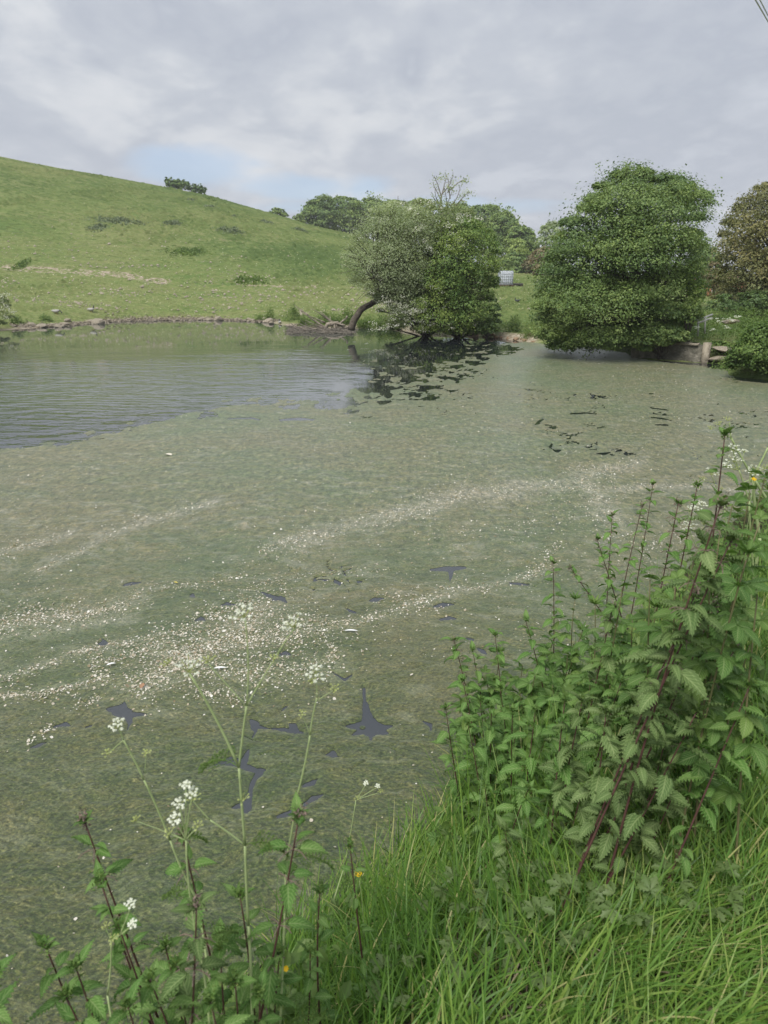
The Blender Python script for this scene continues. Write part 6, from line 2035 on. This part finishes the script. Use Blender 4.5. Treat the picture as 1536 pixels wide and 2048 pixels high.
for i, ((a_, b_), lab) in enumerate(HL):
    if a_ > 1320 and i % 2 or b_ > 1900 and a_ > 1000:
        continue
    r = np.random.default_rng(4000 + i)
    c = hit(a_, b_, 0.6, 8, 0.12)
    root = thing('lobed_herb', lab, 'herb', tuple(c), 0, 'lobed leaved herbs in the bank grass')
    for k in range(6):
        yaw = k * 2.4 + r.normal() * 0.3
        me = (LOBG if (i in (2, 5, 9)) and k % 2 == 0 else LOB)[r.integers(1 if (i in (2, 5, 9)) and k % 2 == 0 else 3)]
        o = place_leaf(me, root, (r.normal() * 0.015, r.normal() * 0.015, 0), yaw, 0.75 + 0.35 * r.random() - 0.03 * k, 0.050 + 0.024 * r.random())
        # leaf blades turn level at the top of the stalk
        o.location.z += 0.085 + 0.07 * r.random()
        o.rotation_euler.rotate_axis('Y', 0.45 + 0.2 * r.normal())
        o.rotation_euler.rotate_axis('X', 0.3 * r.normal())


# ------------------------------------------------------------------ cow parsley
def floret_head(parent, p, nrm, rad, seed, white=True, name='umbel', dens=1.0):
    rad = rad * 1.15
    """an umbel: thin rays carrying small round flower clusters"""
    r = np.random.default_rng(5000 + seed)
    g = Geo()
    n = int((11 if white else 8) * dens)
    nrm = np.asarray(nrm, float)
    nrm /= np.linalg.norm(nrm)
    ax1 = np.cross(nrm, [0.3, 1, 0.2])
    ax1 /= np.linalg.norm(ax1)
    ax2 = np.cross(nrm, ax1)
    for k in range(n):
        a = k * 2.399
        rr_ = rad * math.sqrt((k + 0.5) / n)
        c = nrm * (rad * 0.75 - rr_ * 0.25) + ax1 * rr_ * math.cos(a) + ax2 * rr_ * math.sin(a) + r.normal(size=3) * rad * 0.07
        tube(g, bez(np.zeros(3), c * 0.5 + nrm * rad * 0.08, c, 4), 0.00065, 3, 0.12, cap=False)
        m_ = 13 if white else 9
        cr = rad * (0.19 if white else 0.12)
        d_ = r.normal(size=(m_, 3))
        d_ /= np.linalg.norm(d_, axis=1)[:, None]
        PP = c + d_ * cr * r.random(m_)[:, None] ** 0.4 * np.array([1, 1, 0.55])
        leaves(g, PP, d_ * 0.5 + nrm + r.normal(size=(m_, 3)) * 0.4, 0.0036 if white else 0.0032, 0.9, (0.55 + 0.45 * r.random(m_)) if white else 0.3 * r.random(m_), r)
    return g.build(name, M['umbel'], parent).__setattr__('location', tuple(p))


def parsley(label, Y, nodes, edges, heads, seed, base=None, stem_mat='parsley_stem', rscale=1.0, fronds=()):
    """nodes: name -> (px, py[, Y]); edges: (from, to, radius); heads: (node, radius m, white?)"""
    P = {}
    for k, v in nodes.items():
        P[k] = at(v[0], v[1], v[2] if len(v) > 2 else Y)
    B = P[base].copy()
    root = thing('cow_parsley', label, 'wild flower', tuple(B), 0, 'cow parsley plants on the near bank')
    r = np.random.default_rng(5500 + seed)
    g = Geo()
    for a, b, rad in edges:
        s_, e_ = P[a] - B, P[b] - B
        m_ = (s_ + e_) / 2 + r.normal(size=3) * 0.02 * np.linalg.norm(e_ - s_)
        tube(g, bez(s_, m_, e_, 8), np.linspace(rad, rad * 0.8, 8) * rscale * 1.25, 6)
    g.build('stem', M[stem_mat], root, smooth=True)
    for i, hd in enumerate(heads):
        p_ = P[hd[0]] - B
        floret_head(root, p_, (r.normal() * 0.25, -0.25 + r.normal() * 0.2, 1), hd[1], seed * 20 + i, hd[2], 'umbel' if hd[2] else 'bud_cluster')
    for a, yaw, sz in fronds:
        frond(root, P[a] - B, yaw, sz, seed)
    return root


def frond(root, p, yaw, L, seed):
    r = np.random.default_rng(6000 + seed + int(yaw * 10) % 97)
    g = Geo()
    d = np.array([math.cos(yaw), math.sin(yaw), 0.25])
    side = np.array([-math.sin(yaw), math.cos(yaw), 0])
    pts = bez((0, 0, 0), d * L * 0.55 + np.array([0, 0, 0.05 * L]), d * L + np.array([0, 0, -0.75 * L]), 12)
    tube(g, pts, np.linspace(0.0013, 0.0005, 12), 4, cap=False)
    for i in range(2, 12):
        for s_ in (-1, 1):
            l2 = L * 0.42 * (1 - i / 13)
            q_ = bez(pts[i], pts[i] + (side * s_ + d * 0.5) * l2 * 0.5, pts[i] + (side * s_ + d * 0.6) * l2 + np.array([0, 0, -0.15 * l2]), 6)
            tube(g, q_, 0.0005, 3, cap=False)
            m_ = 14
            u = r.random(m_)
            PP = q_[(u * 5.99).astype(int)] + r.normal(size=(m_, 3)) * l2 * 0.07
            leaves(g, PP, r.normal(size=(m_, 3)) * 0.5 + np.array([0, 0, 1]), 0.0075, 0.3, None, r)
    o = g.build('frond', M['fern'], root, kind='stuff')
    o.location = tuple(p)


parsley('tall blurred cow parsley with the widest white umbel, in front of the petals', 1.12,
        dict(b=(505, 2080, 1.05), a=(497, 1850), c=(490, 1690), d=(478, 1535), e=(493, 1412), f=(490, 1235), w1=(378, 1345), w2=(590, 1255), s3=(548, 1320), k=(420, 1640), l=(385, 1600), m=(487, 1600), n1=(335, 1330), n2=(415, 1325)),
        [('b', 'a', .0030), ('a', 'c', .0028), ('c', 'd', .0025), ('d', 'e', .0019), ('e', 'f', .0012), ('d', 'w1', .0021), ('e', 's3', .0011), ('s3', 'w2', .0010), ('c', 'k', .0016), ('k', 'l', .0010), ('e', 'n2', .0010)],
        [('f', .020, True), ('w1', .026, True), ('w2', .021, True), ('s3', .010, False), ('n1', .010, False), ('n2', .012, False), ('l', .014, False), ('m', .012, False)], 1, base='b', stem_mat='parsley_stem', fronds=(('d', 2.6, 0.10), ('c', 0.2, 0.08)))
parsley('slender blurred cow parsley on the left leaning left over the weed', 1.14,
        dict(b=(430, 2060, 1.02), a=(395, 1800), c=(340, 1680), d=(288, 1560), e=(247, 1480), w1=(238, 1455), f=(290, 1545), k1=(215, 1508), k2=(292, 1508), w2=(240, 1450)),
        [('b', 'a', .0022), ('a', 'c', .0019), ('c', 'd', .0018), ('d', 'e', .0014), ('e', 'w1', .0010), ('e', 'k1', .0007), ('f', 'k2', .0007)],
        [('w1', .014, True), ('k1', .009, False), ('k2', .008, False)], 2, base='b', fronds=(('a', 2.6, 0.10), ('c', 0.5, 0.07)))
parsley('blurred cow parsley on the right of the tall one with a small white top', 1.22,
        dict(b=(560, 2060, 1.1), a=(572, 1720), c=(592, 1600), d=(620, 1470), e=(634, 1395), w1=(632, 1352), k1=(622, 1365), k2=(668, 1380), k3=(604, 1430), j=(636, 1400)),
        [('b', 'a', .0023), ('a', 'c', .0020), ('c', 'd', .0018), ('d', 'e', .0014), ('e', 'w1', .0010), ('j', 'k2', .0007), ('d', 'k3', .0006)],
        [('w1', .018, True), ('k1', .009, False), ('k2', .010, False), ('k3', .008, False)], 3, base='b', fronds=(('a', 0.3, 0.10), ('b', 0.6, 0.12)))
parsley('low blurred cow parsley with a cluster of five white heads at the left bottom', 1.02,
        dict(b=(420, 2070, .98), a=(400, 1900), c=(372, 1680), w1=(358, 1612), w2=(385, 1590), w3=(352, 1640), k1=(395, 1655), k2=(340, 1668), w4=(372, 1575), k3=(272, 1642)),
        [('b', 'a', .0022), ('a', 'c', .0018), ('c', 'w1', .0011), ('c', 'w2', .0010), ('c', 'w3', .0009), ('c', 'k1', .0009), ('c', 'k2', .0007), ('c', 'w4', .0009), ('c', 'k3', .0006)],
        [('w1', .011, True), ('w2', .010, True), ('w3', .011, True), ('w4', .009, True), ('k1', .010, False), ('k2', .010, False), ('k3', .008, False)], 4, base='b', fronds=(('a', 1.0, 0.09),))
parsley('small blurred cow parsley with a bright white drooping head beside the left dark stem', .98,
        dict(b=(230, 2075, .95), a=(215, 1990), c=(222, 1880), w1=(262, 1812), w2=(266, 1850), k1=(212, 1855), k2=(225, 1878), d=(240, 1870)),
        [('b', 'a', .0018), ('a', 'c', .0015), ('c', 'd', .0010), ('d', 'w2', .0009), ('d', 'w1', .0009), ('c', 'k1', .0007), ('c', 'k2', .0007)],
        [('w1', .009, True), ('w2', .008, True), ('k1', .008, False), ('k2', .009, False)], 5, base='b')
parsley('thin cow parsley with two tiny white heads left of the long grass', 1.75,
        dict(b=(668, 1800, 1.7), a=(690, 1730), c=(712, 1600), w1=(732, 1568), w2=(755, 1574), k1=(715, 1598), k2=(760, 1585)),
        [('b', 'a', .0018), ('a', 'c', .0014), ('c', 'w1', .0008), ('c', 'w2', .0008), ('c', 'k2', .0007)],
        [('w1', .007, True), ('w2', .007, True), ('k1', .009, False), ('k2', .009, False)], 6, base='b', fronds=(('b', 1.2, 0.14), ('a', -0.6, 0.12)))
parsley('tall arching pale cow parsley at the right edge with budding tips', 2.7,
        dict(b=(1498, 1240, 2.75), a=(1520, 1075), c=(1506, 955), d=(1462, 875), e=(1459, 845), k1=(1455, 842), g1=(1447, 868), k2=(1438, 850), k3=(1420, 858), h=(1536, 895), i=(1560, 850), z=(1506, 958), j=(1560, 1040), w=(1488, 965)),
        [('b', 'a', .0060), ('a', 'c', .0052), ('c', 'd', .0034), ('d', 'e', .0022), ('d', 'g1', .0014), ('g1', 'k2', .0012), ('c', 'h', .0036), ('h', 'i', .003), ('c', 'j', .0045), ('c', 'w', .002)],
        [('k1', .016, False), ('k2', .016, False), ('k3', .012, False), ('i', .02, False)], 7, base='b')
parsley('cow parsley with stacked flat white umbels beside the dark slender nettle', 2.6,
        dict(b=(1512, 1180, 2.65), a=(1498, 1000), c=(1478, 940), w1=(1466, 902), w2=(1468, 925), w3=(1452, 935), d=(1500, 950), w4=(1512, 942), w5=(1500, 948), k1=(1468, 940), k2=(1530, 938), e=(1500, 985), w6=(1488, 905)),
        [('b', 'a', .0034), ('a', 'c', .0026), ('c', 'w1', .0014), ('c', 'w2', .0014), ('c', 'w3', .0012), ('a', 'd', .0018), ('d', 'w4', .0013), ('d', 'w5', .0012), ('c', 'k1', .0010), ('d', 'k2', .0010), ('c', 'w6', .0010)],
        [('w1', .022, True), ('w2', .026, True), ('w3', .018, True), ('w4', .024, True), ('w5', .022, True), ('k1', .02, False), ('k2', .018, False), ('w6', .012, True)], 8, base='b')
parsley('cow parsley with one flat white umbel over a thin forked stalk', 2.7,
        dict(b=(1462, 1160, 2.72), a=(1448, 1010), c=(1438, 990), w1=(1422, 950), k1=(1405, 960), k2=(1443, 980), d=(1430, 968)),
        [('b', 'a', .0026), ('a', 'c', .0022), ('c', 'd', .0016), ('d', 'w1', .0012), ('d', 'k1', .0008), ('c', 'k2', .0009)],
        [('w1', .026, True), ('k1', .012, False), ('k2', .014, False)], 9, base='b')
parsley('cow parsley cluster of white and yellow green heads at the edge of the canes', 2.5,
        dict(b=(1420, 1220, 2.5), a=(1402, 1110), c=(1382, 1070), w1=(1380, 1056), w2=(1392, 1018), w3=(1402, 1012), k1=(1400, 1030), k2=(1403, 1080), w4=(1378, 1022), k3=(1408, 1050), w5=(1384, 1042)),
        [('b', 'a', .0024), ('a', 'c', .0018), ('c', 'w1', .0012), ('a', 'k3', .0012), ('k3', 'k1', .0010), ('k3', 'w2', .0010), ('k3', 'w3', .0010), ('a', 'k2', .0009), ('c', 'w4', .0009)],
        [('w1', .022, True), ('w2', .020, True), ('w3', .018, True), ('k1', .018, False), ('k2', .014, False), ('w4', .016, True), ('k3', .012, False), ('w5', .014, True)], 10, base='b')
# cow parsley on the far right bank, small in the picture
fu = [(1370, 610, 6), (1358, 600, 4), (1352, 622, 4), (1330, 620, 3), (1340, 628, 3), (1384, 622, 5), (1358, 644, 3), (1375, 655, 3), (1438, 640, 6), (1420, 636, 4), (1452, 655, 3), (1395, 655, 3), (1482, 718, 6), (1510, 668, 4), (1460, 640, 4), (1425, 660, 3), (1475, 634, 3)]
fl_ = ['highest spray of white flowers against the right foot of the big alder', 'white flowers just left of the highest spray by the alder', 'white flower head below the highest spray by the alder', 'small white head leftmost at the alder foot',
       'white head low in the leaves left of the timber rail', 'broad white flowers right of the alder foot spray', 'white head in the weeds above the concrete wall', 'pale umbel in the weeds left of the post top',
       'dense white umbels behind the right end of the timber rail', 'white umbel just behind the timber rail', 'white umbel in front of the pale rounded stone', 'low umbel straight above the concrete post',
       'bright white flower head at the left of the waterside bush', 'white head standing out on the right bank slope', 'white umbel left of the pale rounded stone', 'low white umbel below the timber rail', 'pale umbel at the top of the bank by the brownish tree']
for i, (a_, b_, w_) in enumerate(fu):
    Yf = 19.5 if b_ > 700 else 24.0
    T = at(a_, b_, Yf)
    B = np.array([T[0], T[1] + 0.1, max(float(H(T[0], T[1] + 0.1)), 0.05)])
    root = thing('bank_parsley', fl_[i], 'wild flower', tuple(B), 0, 'cow parsley on the far right bank')
    T = T - B
    g = Geo()
    tube(g, bez((0, 0, 0), T * 0.5 + np.array([0.05, 0, 0]), T, 5), [.008, .007, .006, .005, .004], 5)
    g.build('stem', M['parsley_stem'], root)
    r = np.random.default_rng(7000 + i)
    g = Geo()
    for k in range(w_ + 2):
        c = T + r.normal(size=3) * np.array([w_ * 0.014, 0.08, w_ * 0.009])
        tube(g, [T * 0.9, c], 0.003, 3, 0.1, cap=False)
        leaves(g, c + r.normal(size=(16, 3)) * np.array([0.028, 0.028, 0.008]), r.normal(size=(16, 3)) * 0.3 + np.array([0, -0.3, 1]), 0.026, 0.9, 0.6 + 0.4 * r.random(16), r)
    g.build('umbel', M['umbel'], root)

# buttercups
for i, (a_, b_, sc_, lab) in enumerate(((717, 1748, 1.0, 'open yellow buttercup at the left edge of the long grass'), (572, 1938, 0.6, 'small yellow buttercup in the blurred grass at the bottom'), (1507, 960, 0.9, 'yellow buttercup showing beside the arching cow parsley'))):
    Yb = (1.75, 1.25, 2.65)[i]
    T = at(a_, b_, Yb)
    B = np.array([T[0] + 0.01, T[1], max(float(H(T[0], T[1])), 0)])
    root = thing('buttercup', lab, 'wild flower', tuple(B), 0, 'buttercups')
    T = T - B
    g = Geo()
    tube(g, bez((0, 0, 0), T * 0.5 + np.array([0.02, 0, 0]), T, 6), 0.0011, 4)
    g.build('stem', M['parsley_stem'], root)
    for k in range(5):
        g = Geo()
        a = k * 2 * math.pi / 5
        R_ = 0.011 * sc_
        u = np.linspace(0, 1, 5)
        wd = R_ * 0.62 * np.sin(np.pi * (0.12 + 0.80 * u))
        d_ = np.array([math.cos(a), math.sin(a), 0])
        s_ = np.array([-math.sin(a), math.cos(a), 0])
        v = np.concatenate([d_ * (R_ * u)[:, None] + s_ * (sg * wd)[:, None] + np.array([0, 0, 1]) * (R_ * (0.55 * u ** 2 + 0.15 * abs(sg)))[:, None] for sg in (-1, 0, 1)])
        v = v @ rotm(0.5, 0, 0).T
        g.add(v, [[j * 5 + q_, j * 5 + q_ + 1, (j + 1) * 5 + q_ + 1, (j + 1) * 5 + q_] for j in range(2) for q_ in range(4)])
        o = g.build('petal', M['buttercup'], root, smooth=True)
        o.location = tuple(T)

# ------------------------------------------------------------------ undergrowth filling the bank between the plants
r_ = np.random.default_rng(8000)
lowleaf = []
for k in range(3):
    v, q, u = blade(1.0, 0.6, 4, 0.22, 0.25, 0.6, 0.08, 8100 + k, base=0.35)
    lowleaf.append((v, q))


def filler(geo, C, yaw, pit, roll, size, tint):
    """copies of a small toothed leaf at many points, in one go"""
    v0, q0 = lowleaf[0]
    n = len(C)
    cy, sy, cp, sp, cr, sr = np.cos(yaw), np.sin(yaw), np.cos(-pit), np.sin(-pit), np.cos(roll), np.sin(roll)
    R = np.zeros((n, 3, 3))
    R[:, 0] = np.stack([cy * cp, cy * sp * sr - sy * cr, cy * sp * cr + sy * sr], -1)
    R[:, 1] = np.stack([sy * cp, sy * sp * sr + cy * cr, sy * sp * cr - cy * sr], -1)
    R[:, 2] = np.stack([-sp, cp * sr, cp * cr], -1)
    V_ = np.einsum('nij,vj->nvi', R, v0) * size[:, None, None] + C[:, None, :]
    geo.add(V_, (np.arange(n)[:, None, None] * len(v0) + q0[None]).reshape(-1, 4), None, np.repeat(tint, len(v0)))


n_ = 110000
x_ = r_.uniform(0.0, 12.5, n_)
y_ = 1.5 + 16.5 * r_.random(n_) ** 1.35
px_, py_ = to_px(x_, y_, 0.5 + 0 * x_)
d_ = pond_sd(x_, y_)
wgt = ss(0.0, 0.25, d_) * ss(1.75, 2.5, y_ + 0.22 * x_) * (px_ < 1750) * (px_ > 820) * ss(2.6, 1.6, d_ - 0.15 * y_)
wgt *= np.where(y_ < 6.5, 0.42, 0.8)
ok = r_.random(n_) < wgt
x_, y_, d_ = x_[ok], y_[ok], d_[ok]
m_ = len(x_)
top_ = np.clip(0.20 + 0.30 * ss(0, 0.5, d_), 0, 0.55) * (0.8 + 0.35 * fbm(x_ * 1.4, y_ * 1.4, 222, 3)) * np.where(y_ > 5.5, 1.5, 1.0) * ss(2.0, 3.2, y_ + 0.3)
z_ = H(x_, y_) + top_ * r_.random(m_) ** 0.6
g = Geo()
tn_ = np.clip(0.45 + 0.5 * fbm(x_ * 1.2, y_ * 1.2, 223, 3) + 0.15 * r_.normal(size=m_), 0, 1)
filler(g, np.stack([x_, y_, z_], -1), r_.random(m_) * 6.28, 0.1 + 0.4 * r_.normal(size=m_), 0.3 * r_.normal(size=m_), (0.045 + 0.035 * r_.random(m_)) * (1 + 0.03 * y_), tn_)
o = g.build('undergrowth', M['weed'], None, smooth=True, kind='stuff')
o['label'] = 'leafy undergrowth between the nettles and canes of the near bank'
r_ = np.random.default_rng(8050)
x_ = r_.uniform(-1.25, 0.3, 5200)
y_ = r_.uniform(0.8, 2.1, 5200)
ok = (pond_sd(x_, y_) > 0.05) & (to_px(x_, y_, 0.7 + 0 * x_)[0] < 560 + 60 * r_.normal(size=len(x_)))
x_, y_ = x_[ok], y_[ok]
m_ = len(x_)
g = Geo()
filler(g, np.stack([x_, y_, H(x_, y_) + 0.30 * r_.random(m_) * ss(0.05, 0.5, pond_sd(x_, y_))], -1), r_.random(m_) * 6.28, 0.1 + 0.4 * r_.normal(size=m_), 0.3 * r_.normal(size=m_), 0.035 + 0.03 * r_.random(m_), np.clip(0.3 + 0.2 * r_.normal(size=m_), 0, 1))
o = g.build('edge_undergrowth', M['weed'], None, smooth=True, kind='stuff')
o['label'] = 'small leaves covering the bank under the lower left nettles'

# weeds cloaking the far right bank
r_ = np.random.default_rng(8200)
g = Geo()
poly = [(1290, 694), (1300, 665), (1345, 650), (1380, 640), (1400, 628), (1450, 628), (1500, 618), (1600, 612), (1600, 760), (1536, 757), (1490, 752), (1458, 745), (1450, 700), (1420, 706), (1410, 690), (1360, 686), (1320, 690)]
cl = []
P = np.array(poly, float)
while len(cl) < 260:
    a_, b_ = r_.uniform(1285, 1600), r_.uniform(612, 760)
    if seg_dist(np.array(a_), np.array(b_), P) > -4:
        continue
    Yw = 32 - (b_ - 612) / 148 * 13.5
    if a_ < 1450:
        Yw = max(Yw, 22.6)
    c = at(a_, b_, Yw)
    gz = max(float(H(c[0], c[1])), 0.0)
    cl.append((c, 0.42, 0.34))
    if c[2] - gz > 0.5:
        cl.append((np.array([c[0], c[1] + 0.2, gz + (c[2] - gz) * 0.5]), 0.42, 0.34))
clump_leaves(g, cl, 150, 0.075, 8201, 0.6, 0.5, 0, 0.3)
o = g.build('bank_undergrowth', M['weed'], None, kind='stuff')
o['label'] = 'mass of nettles and weeds covering the far right bank'
tree('sallow_bush', 'rounded green bush reaching into the water at the right edge', 'shrub', [(1450, 742), (1455, 715), (1470, 690), (1500, 655), (1536, 640), (1600, 650), (1610, 750), (1536, 758), (1480, 754)], 19.0, 1.2, 60, 24, 300, 0.07, 'weed', 8300,
     base_px=1545, r0=0.05, flat=0.9, tint=0.4, tuft=0.25)
tree('elder_shrub', 'dark leafy shrub hanging over the left end of the concrete wall', 'shrub', [(1255, 690), (1268, 650), (1300, 640), (1345, 648), (1372, 662), (1380, 682), (1345, 690), (1320, 700), (1290, 706)], 22.6, 0.8, 46, 20, 280, 0.07, 'alder', 8310,
     base_px=1320, r0=0.05, flat=0.7, tint=0.55, tuft=0.22)
tree('ivy_bush', 'trailing leaves over the loose stones right of the post', 'shrub', [(1412, 684), (1450, 680), (1472, 700), (1462, 726), (1440, 716), (1420, 700)], 22.4, 0.5, 14, 13, 200, 0.06, 'bushleaf', 8320, base_px=1450, r0=0.03, flat=0.7)

# ------------------------------------------------------------------ grass of the near bank
def grass(name, label, n, region, Lr, wr, lie, seed, tint0, tvar):
    r = np.random.default_rng(seed)
    x, y = region(r, n)
    d = pond_sd(x, y)
    ok = d > -0.02
    x, y, d = x[ok], y[ok], d[ok]
    n = len(x)
    z = H(x, y, d) - 0.01
    L = Lr[0] + (Lr[1] - Lr[0]) * r.random(n) ** 1.3
    L *= 0.75 + 0.5 * (0.5 + 0.9 * fbm(x * 2.2, y * 2.2, seed, 3))
    L = np.clip(L, 0.06, 0.62)
    wd = wr[0] + (wr[1] - wr[0]) * r.random(n) ** 1.5
    wind = fbm(x * 1.7, y * 1.7, seed + 3, 2) * 2.2 + 0.6
    az_ = wind + r.normal(size=n) * 1.25
    dirx, diry = np.cos(az_), np.sin(az_)
    bend = np.clip(lie[0] + lie[1] * np.abs(r.normal(size=n)), 0, 2.4)
    k = 7
    t = np.linspace(0, 1, k)
    a0 = 0.10 + 0.18 * np.abs(r.normal(size=n)) + 0.3 * bend * 0.5
    ang = a0[:, None] + bend[:, None] * t[None] ** 1.4
    ds = (L / (k - 1))[:, None]
    hx = np.concatenate([np.zeros((n, 1)), np.cumsum(np.sin((ang[:, 1:] + ang[:, :-1]) / 2) * ds, 1)], 1)
    hz = np.concatenate([np.zeros((n, 1)), np.cumsum(np.cos((ang[:, 1:] + ang[:, :-1]) / 2) * ds, 1)], 1)
    hz = np.maximum(hz, 0.008 + 0.04 * r.random((n, 1)) * t[None])
    cx, cy, cz = x[:, None] + dirx[:, None] * hx, y[:, None] + diry[:, None] * hx, z[:, None] + hz
    face = az_ + np.pi / 2 + r.normal(size=n) * 0.5
    wx, wy = np.cos(face), np.sin(face)
    prof = np.array([0.75, 1.0, 1.0, 0.9, 0.7, 0.42, 0.04])
    tw = wd[:, None] * prof[None] / 2
    A = np.stack([cx - wx[:, None] * tw, cy - wy[:, None] * tw, cz], -1)
    Bv = np.stack([cx + wx[:, None] * tw, cy + wy[:, None] * tw, cz + tw * 0.5], -1)
    V_ = np.stack([A, Bv], 2).reshape(n, -1, 3)
    q0 = np.array([[2 * i, 2 * i + 1, 2 * i + 3, 2 * i + 2] for i in range(k - 1)])
    tin = np.clip(tint0 + tvar * r.normal(size=n) + 0.25 * fbm(x * 3, y * 3, seed + 8, 2), 0, 0.86)
    dead = r.random(n) < 0.045
    tin = np.where(dead, 0.97, tin)
    g = Geo()
    g.add(V_, (np.arange(n)[:, None, None] * (2 * k) + q0[None]).reshape(-1, 4), None, np.repeat(tin, 2 * k))
    o = g.build(name, M['grass'], None, smooth=True, kind='stuff')
    o['label'] = label
    print(name, n)
    return o


def reg_long(r, n):
    x = r.uniform(-0.75, 2.6, n * 4)
    y = r.uniform(0.75, 4.2, n * 4)
    d = pond_sd(x, y)
    px, py = to_px(x, y, 0.9 + 0 * x)
    w = ss(0.9, 0.2, x - 0.35 * y - 0.1) * ss(4.0, 2.8, y) * (px > 520) * (d > 0)
    cl_ = ss(-0.35, 0.3, fbm(x * 5, y * 5, 300, 2))
    ok = r.random(n * 4) < w * (0.35 + 0.65 * cl_)
    return x[ok][:n], y[ok][:n]


def reg_mat(r, n):
    x = r.uniform(0.0, 4.6, n * 4)
    y = r.uniform(0.75, 4.6, n * 4)
    px, py = to_px(x, y, 0.9 + 0 * x)
    w = ss(-0.15, 0.35, x - 0.30 * y) * np.where(px < 1700, 1.0, 0.22) * ss(4.6, 3.6, y)
    ok = r.random(n * 4) < w
    return x[ok][:n], y[ok][:n]


grass('long_grass', 'long bright green grass in the foreground below the nettles', 14500, reg_long, (0.11, 0.33), (0.0034, 0.0078), (0.40, 0.75), 9000, 0.38, 0.18)
grass('matted_grass', 'finer paler matted grass on the right foreground slope', 36000, reg_mat, (0.07, 0.24), (0.0022, 0.0050), (0.80, 0.9), 9100, 0.55, 0.26)


def reg_mid(r, n):
    x = r.uniform(0.3, 3.2, n * 3)
    y = r.uniform(2.0, 5.2, n * 3)
    px, py = to_px(x, y, 0.9 + 0 * x)
    w = ss(0.1, 0.5, pond_sd(x, y)) * (px < 1700) * 0.6
    ok = r.random(n * 3) < w
    return x[ok][:n], y[ok][:n]


grass('shade_grass', 'grass blades standing up among the nettles', 5000, reg_mid, (0.25, 0.55), (0.003, 0.0065), (0.3, 0.6), 9200, 0.35, 0.18)


def reg_left(r, n):
    x = r.uniform(-1.1, -0.1, n * 2)
    y = r.uniform(0.75, 2.0, n * 2)
    ok = (pond_sd(x, y) > 0.03)
    return x[ok][:n], y[ok][:n]


grass('edge_grass', 'dark thin grass at the water edge in the lower left', 3400, reg_left, (0.10, 0.30), (0.002, 0.0045), (0.5, 0.6), 9300, 0.30, 0.15)
# dead litter on the trodden ground in the corner
r_ = np.random.default_rng(9400)
n_ = 2600
x_, y_ = r_.uniform(0.2, 2.0, n_), r_.uniform(0.8, 2.4, n_)
g = Geo()
leaves(g, np.stack([x_, y_, H(x_, y_) + 0.02 + 0.03 * r_.random(n_)], -1), r_.normal(size=(n_, 3)) * 0.4 + np.array([0, 0, 1]), 0.02 + 0.05 * r_.random(n_), 0.10, None, r_)
mlt = m_leaf('litter', [(0, (0.10, 0.085, 0.05)), (0.6, (0.22, 0.19, 0.12)), (1.0, (0.34, 0.30, 0.20))], 0.9, 0.1)
o = g.build('dead_grass_litter', mlt, None, kind='stuff')
o['label'] = 'dry straw litter under the foreground grass'
tot = sum(len(o.data.polygons) for o in bpy.data.objects if o.type == 'MESH')
print('polygons', tot, 'objects', len(bpy.data.objects))
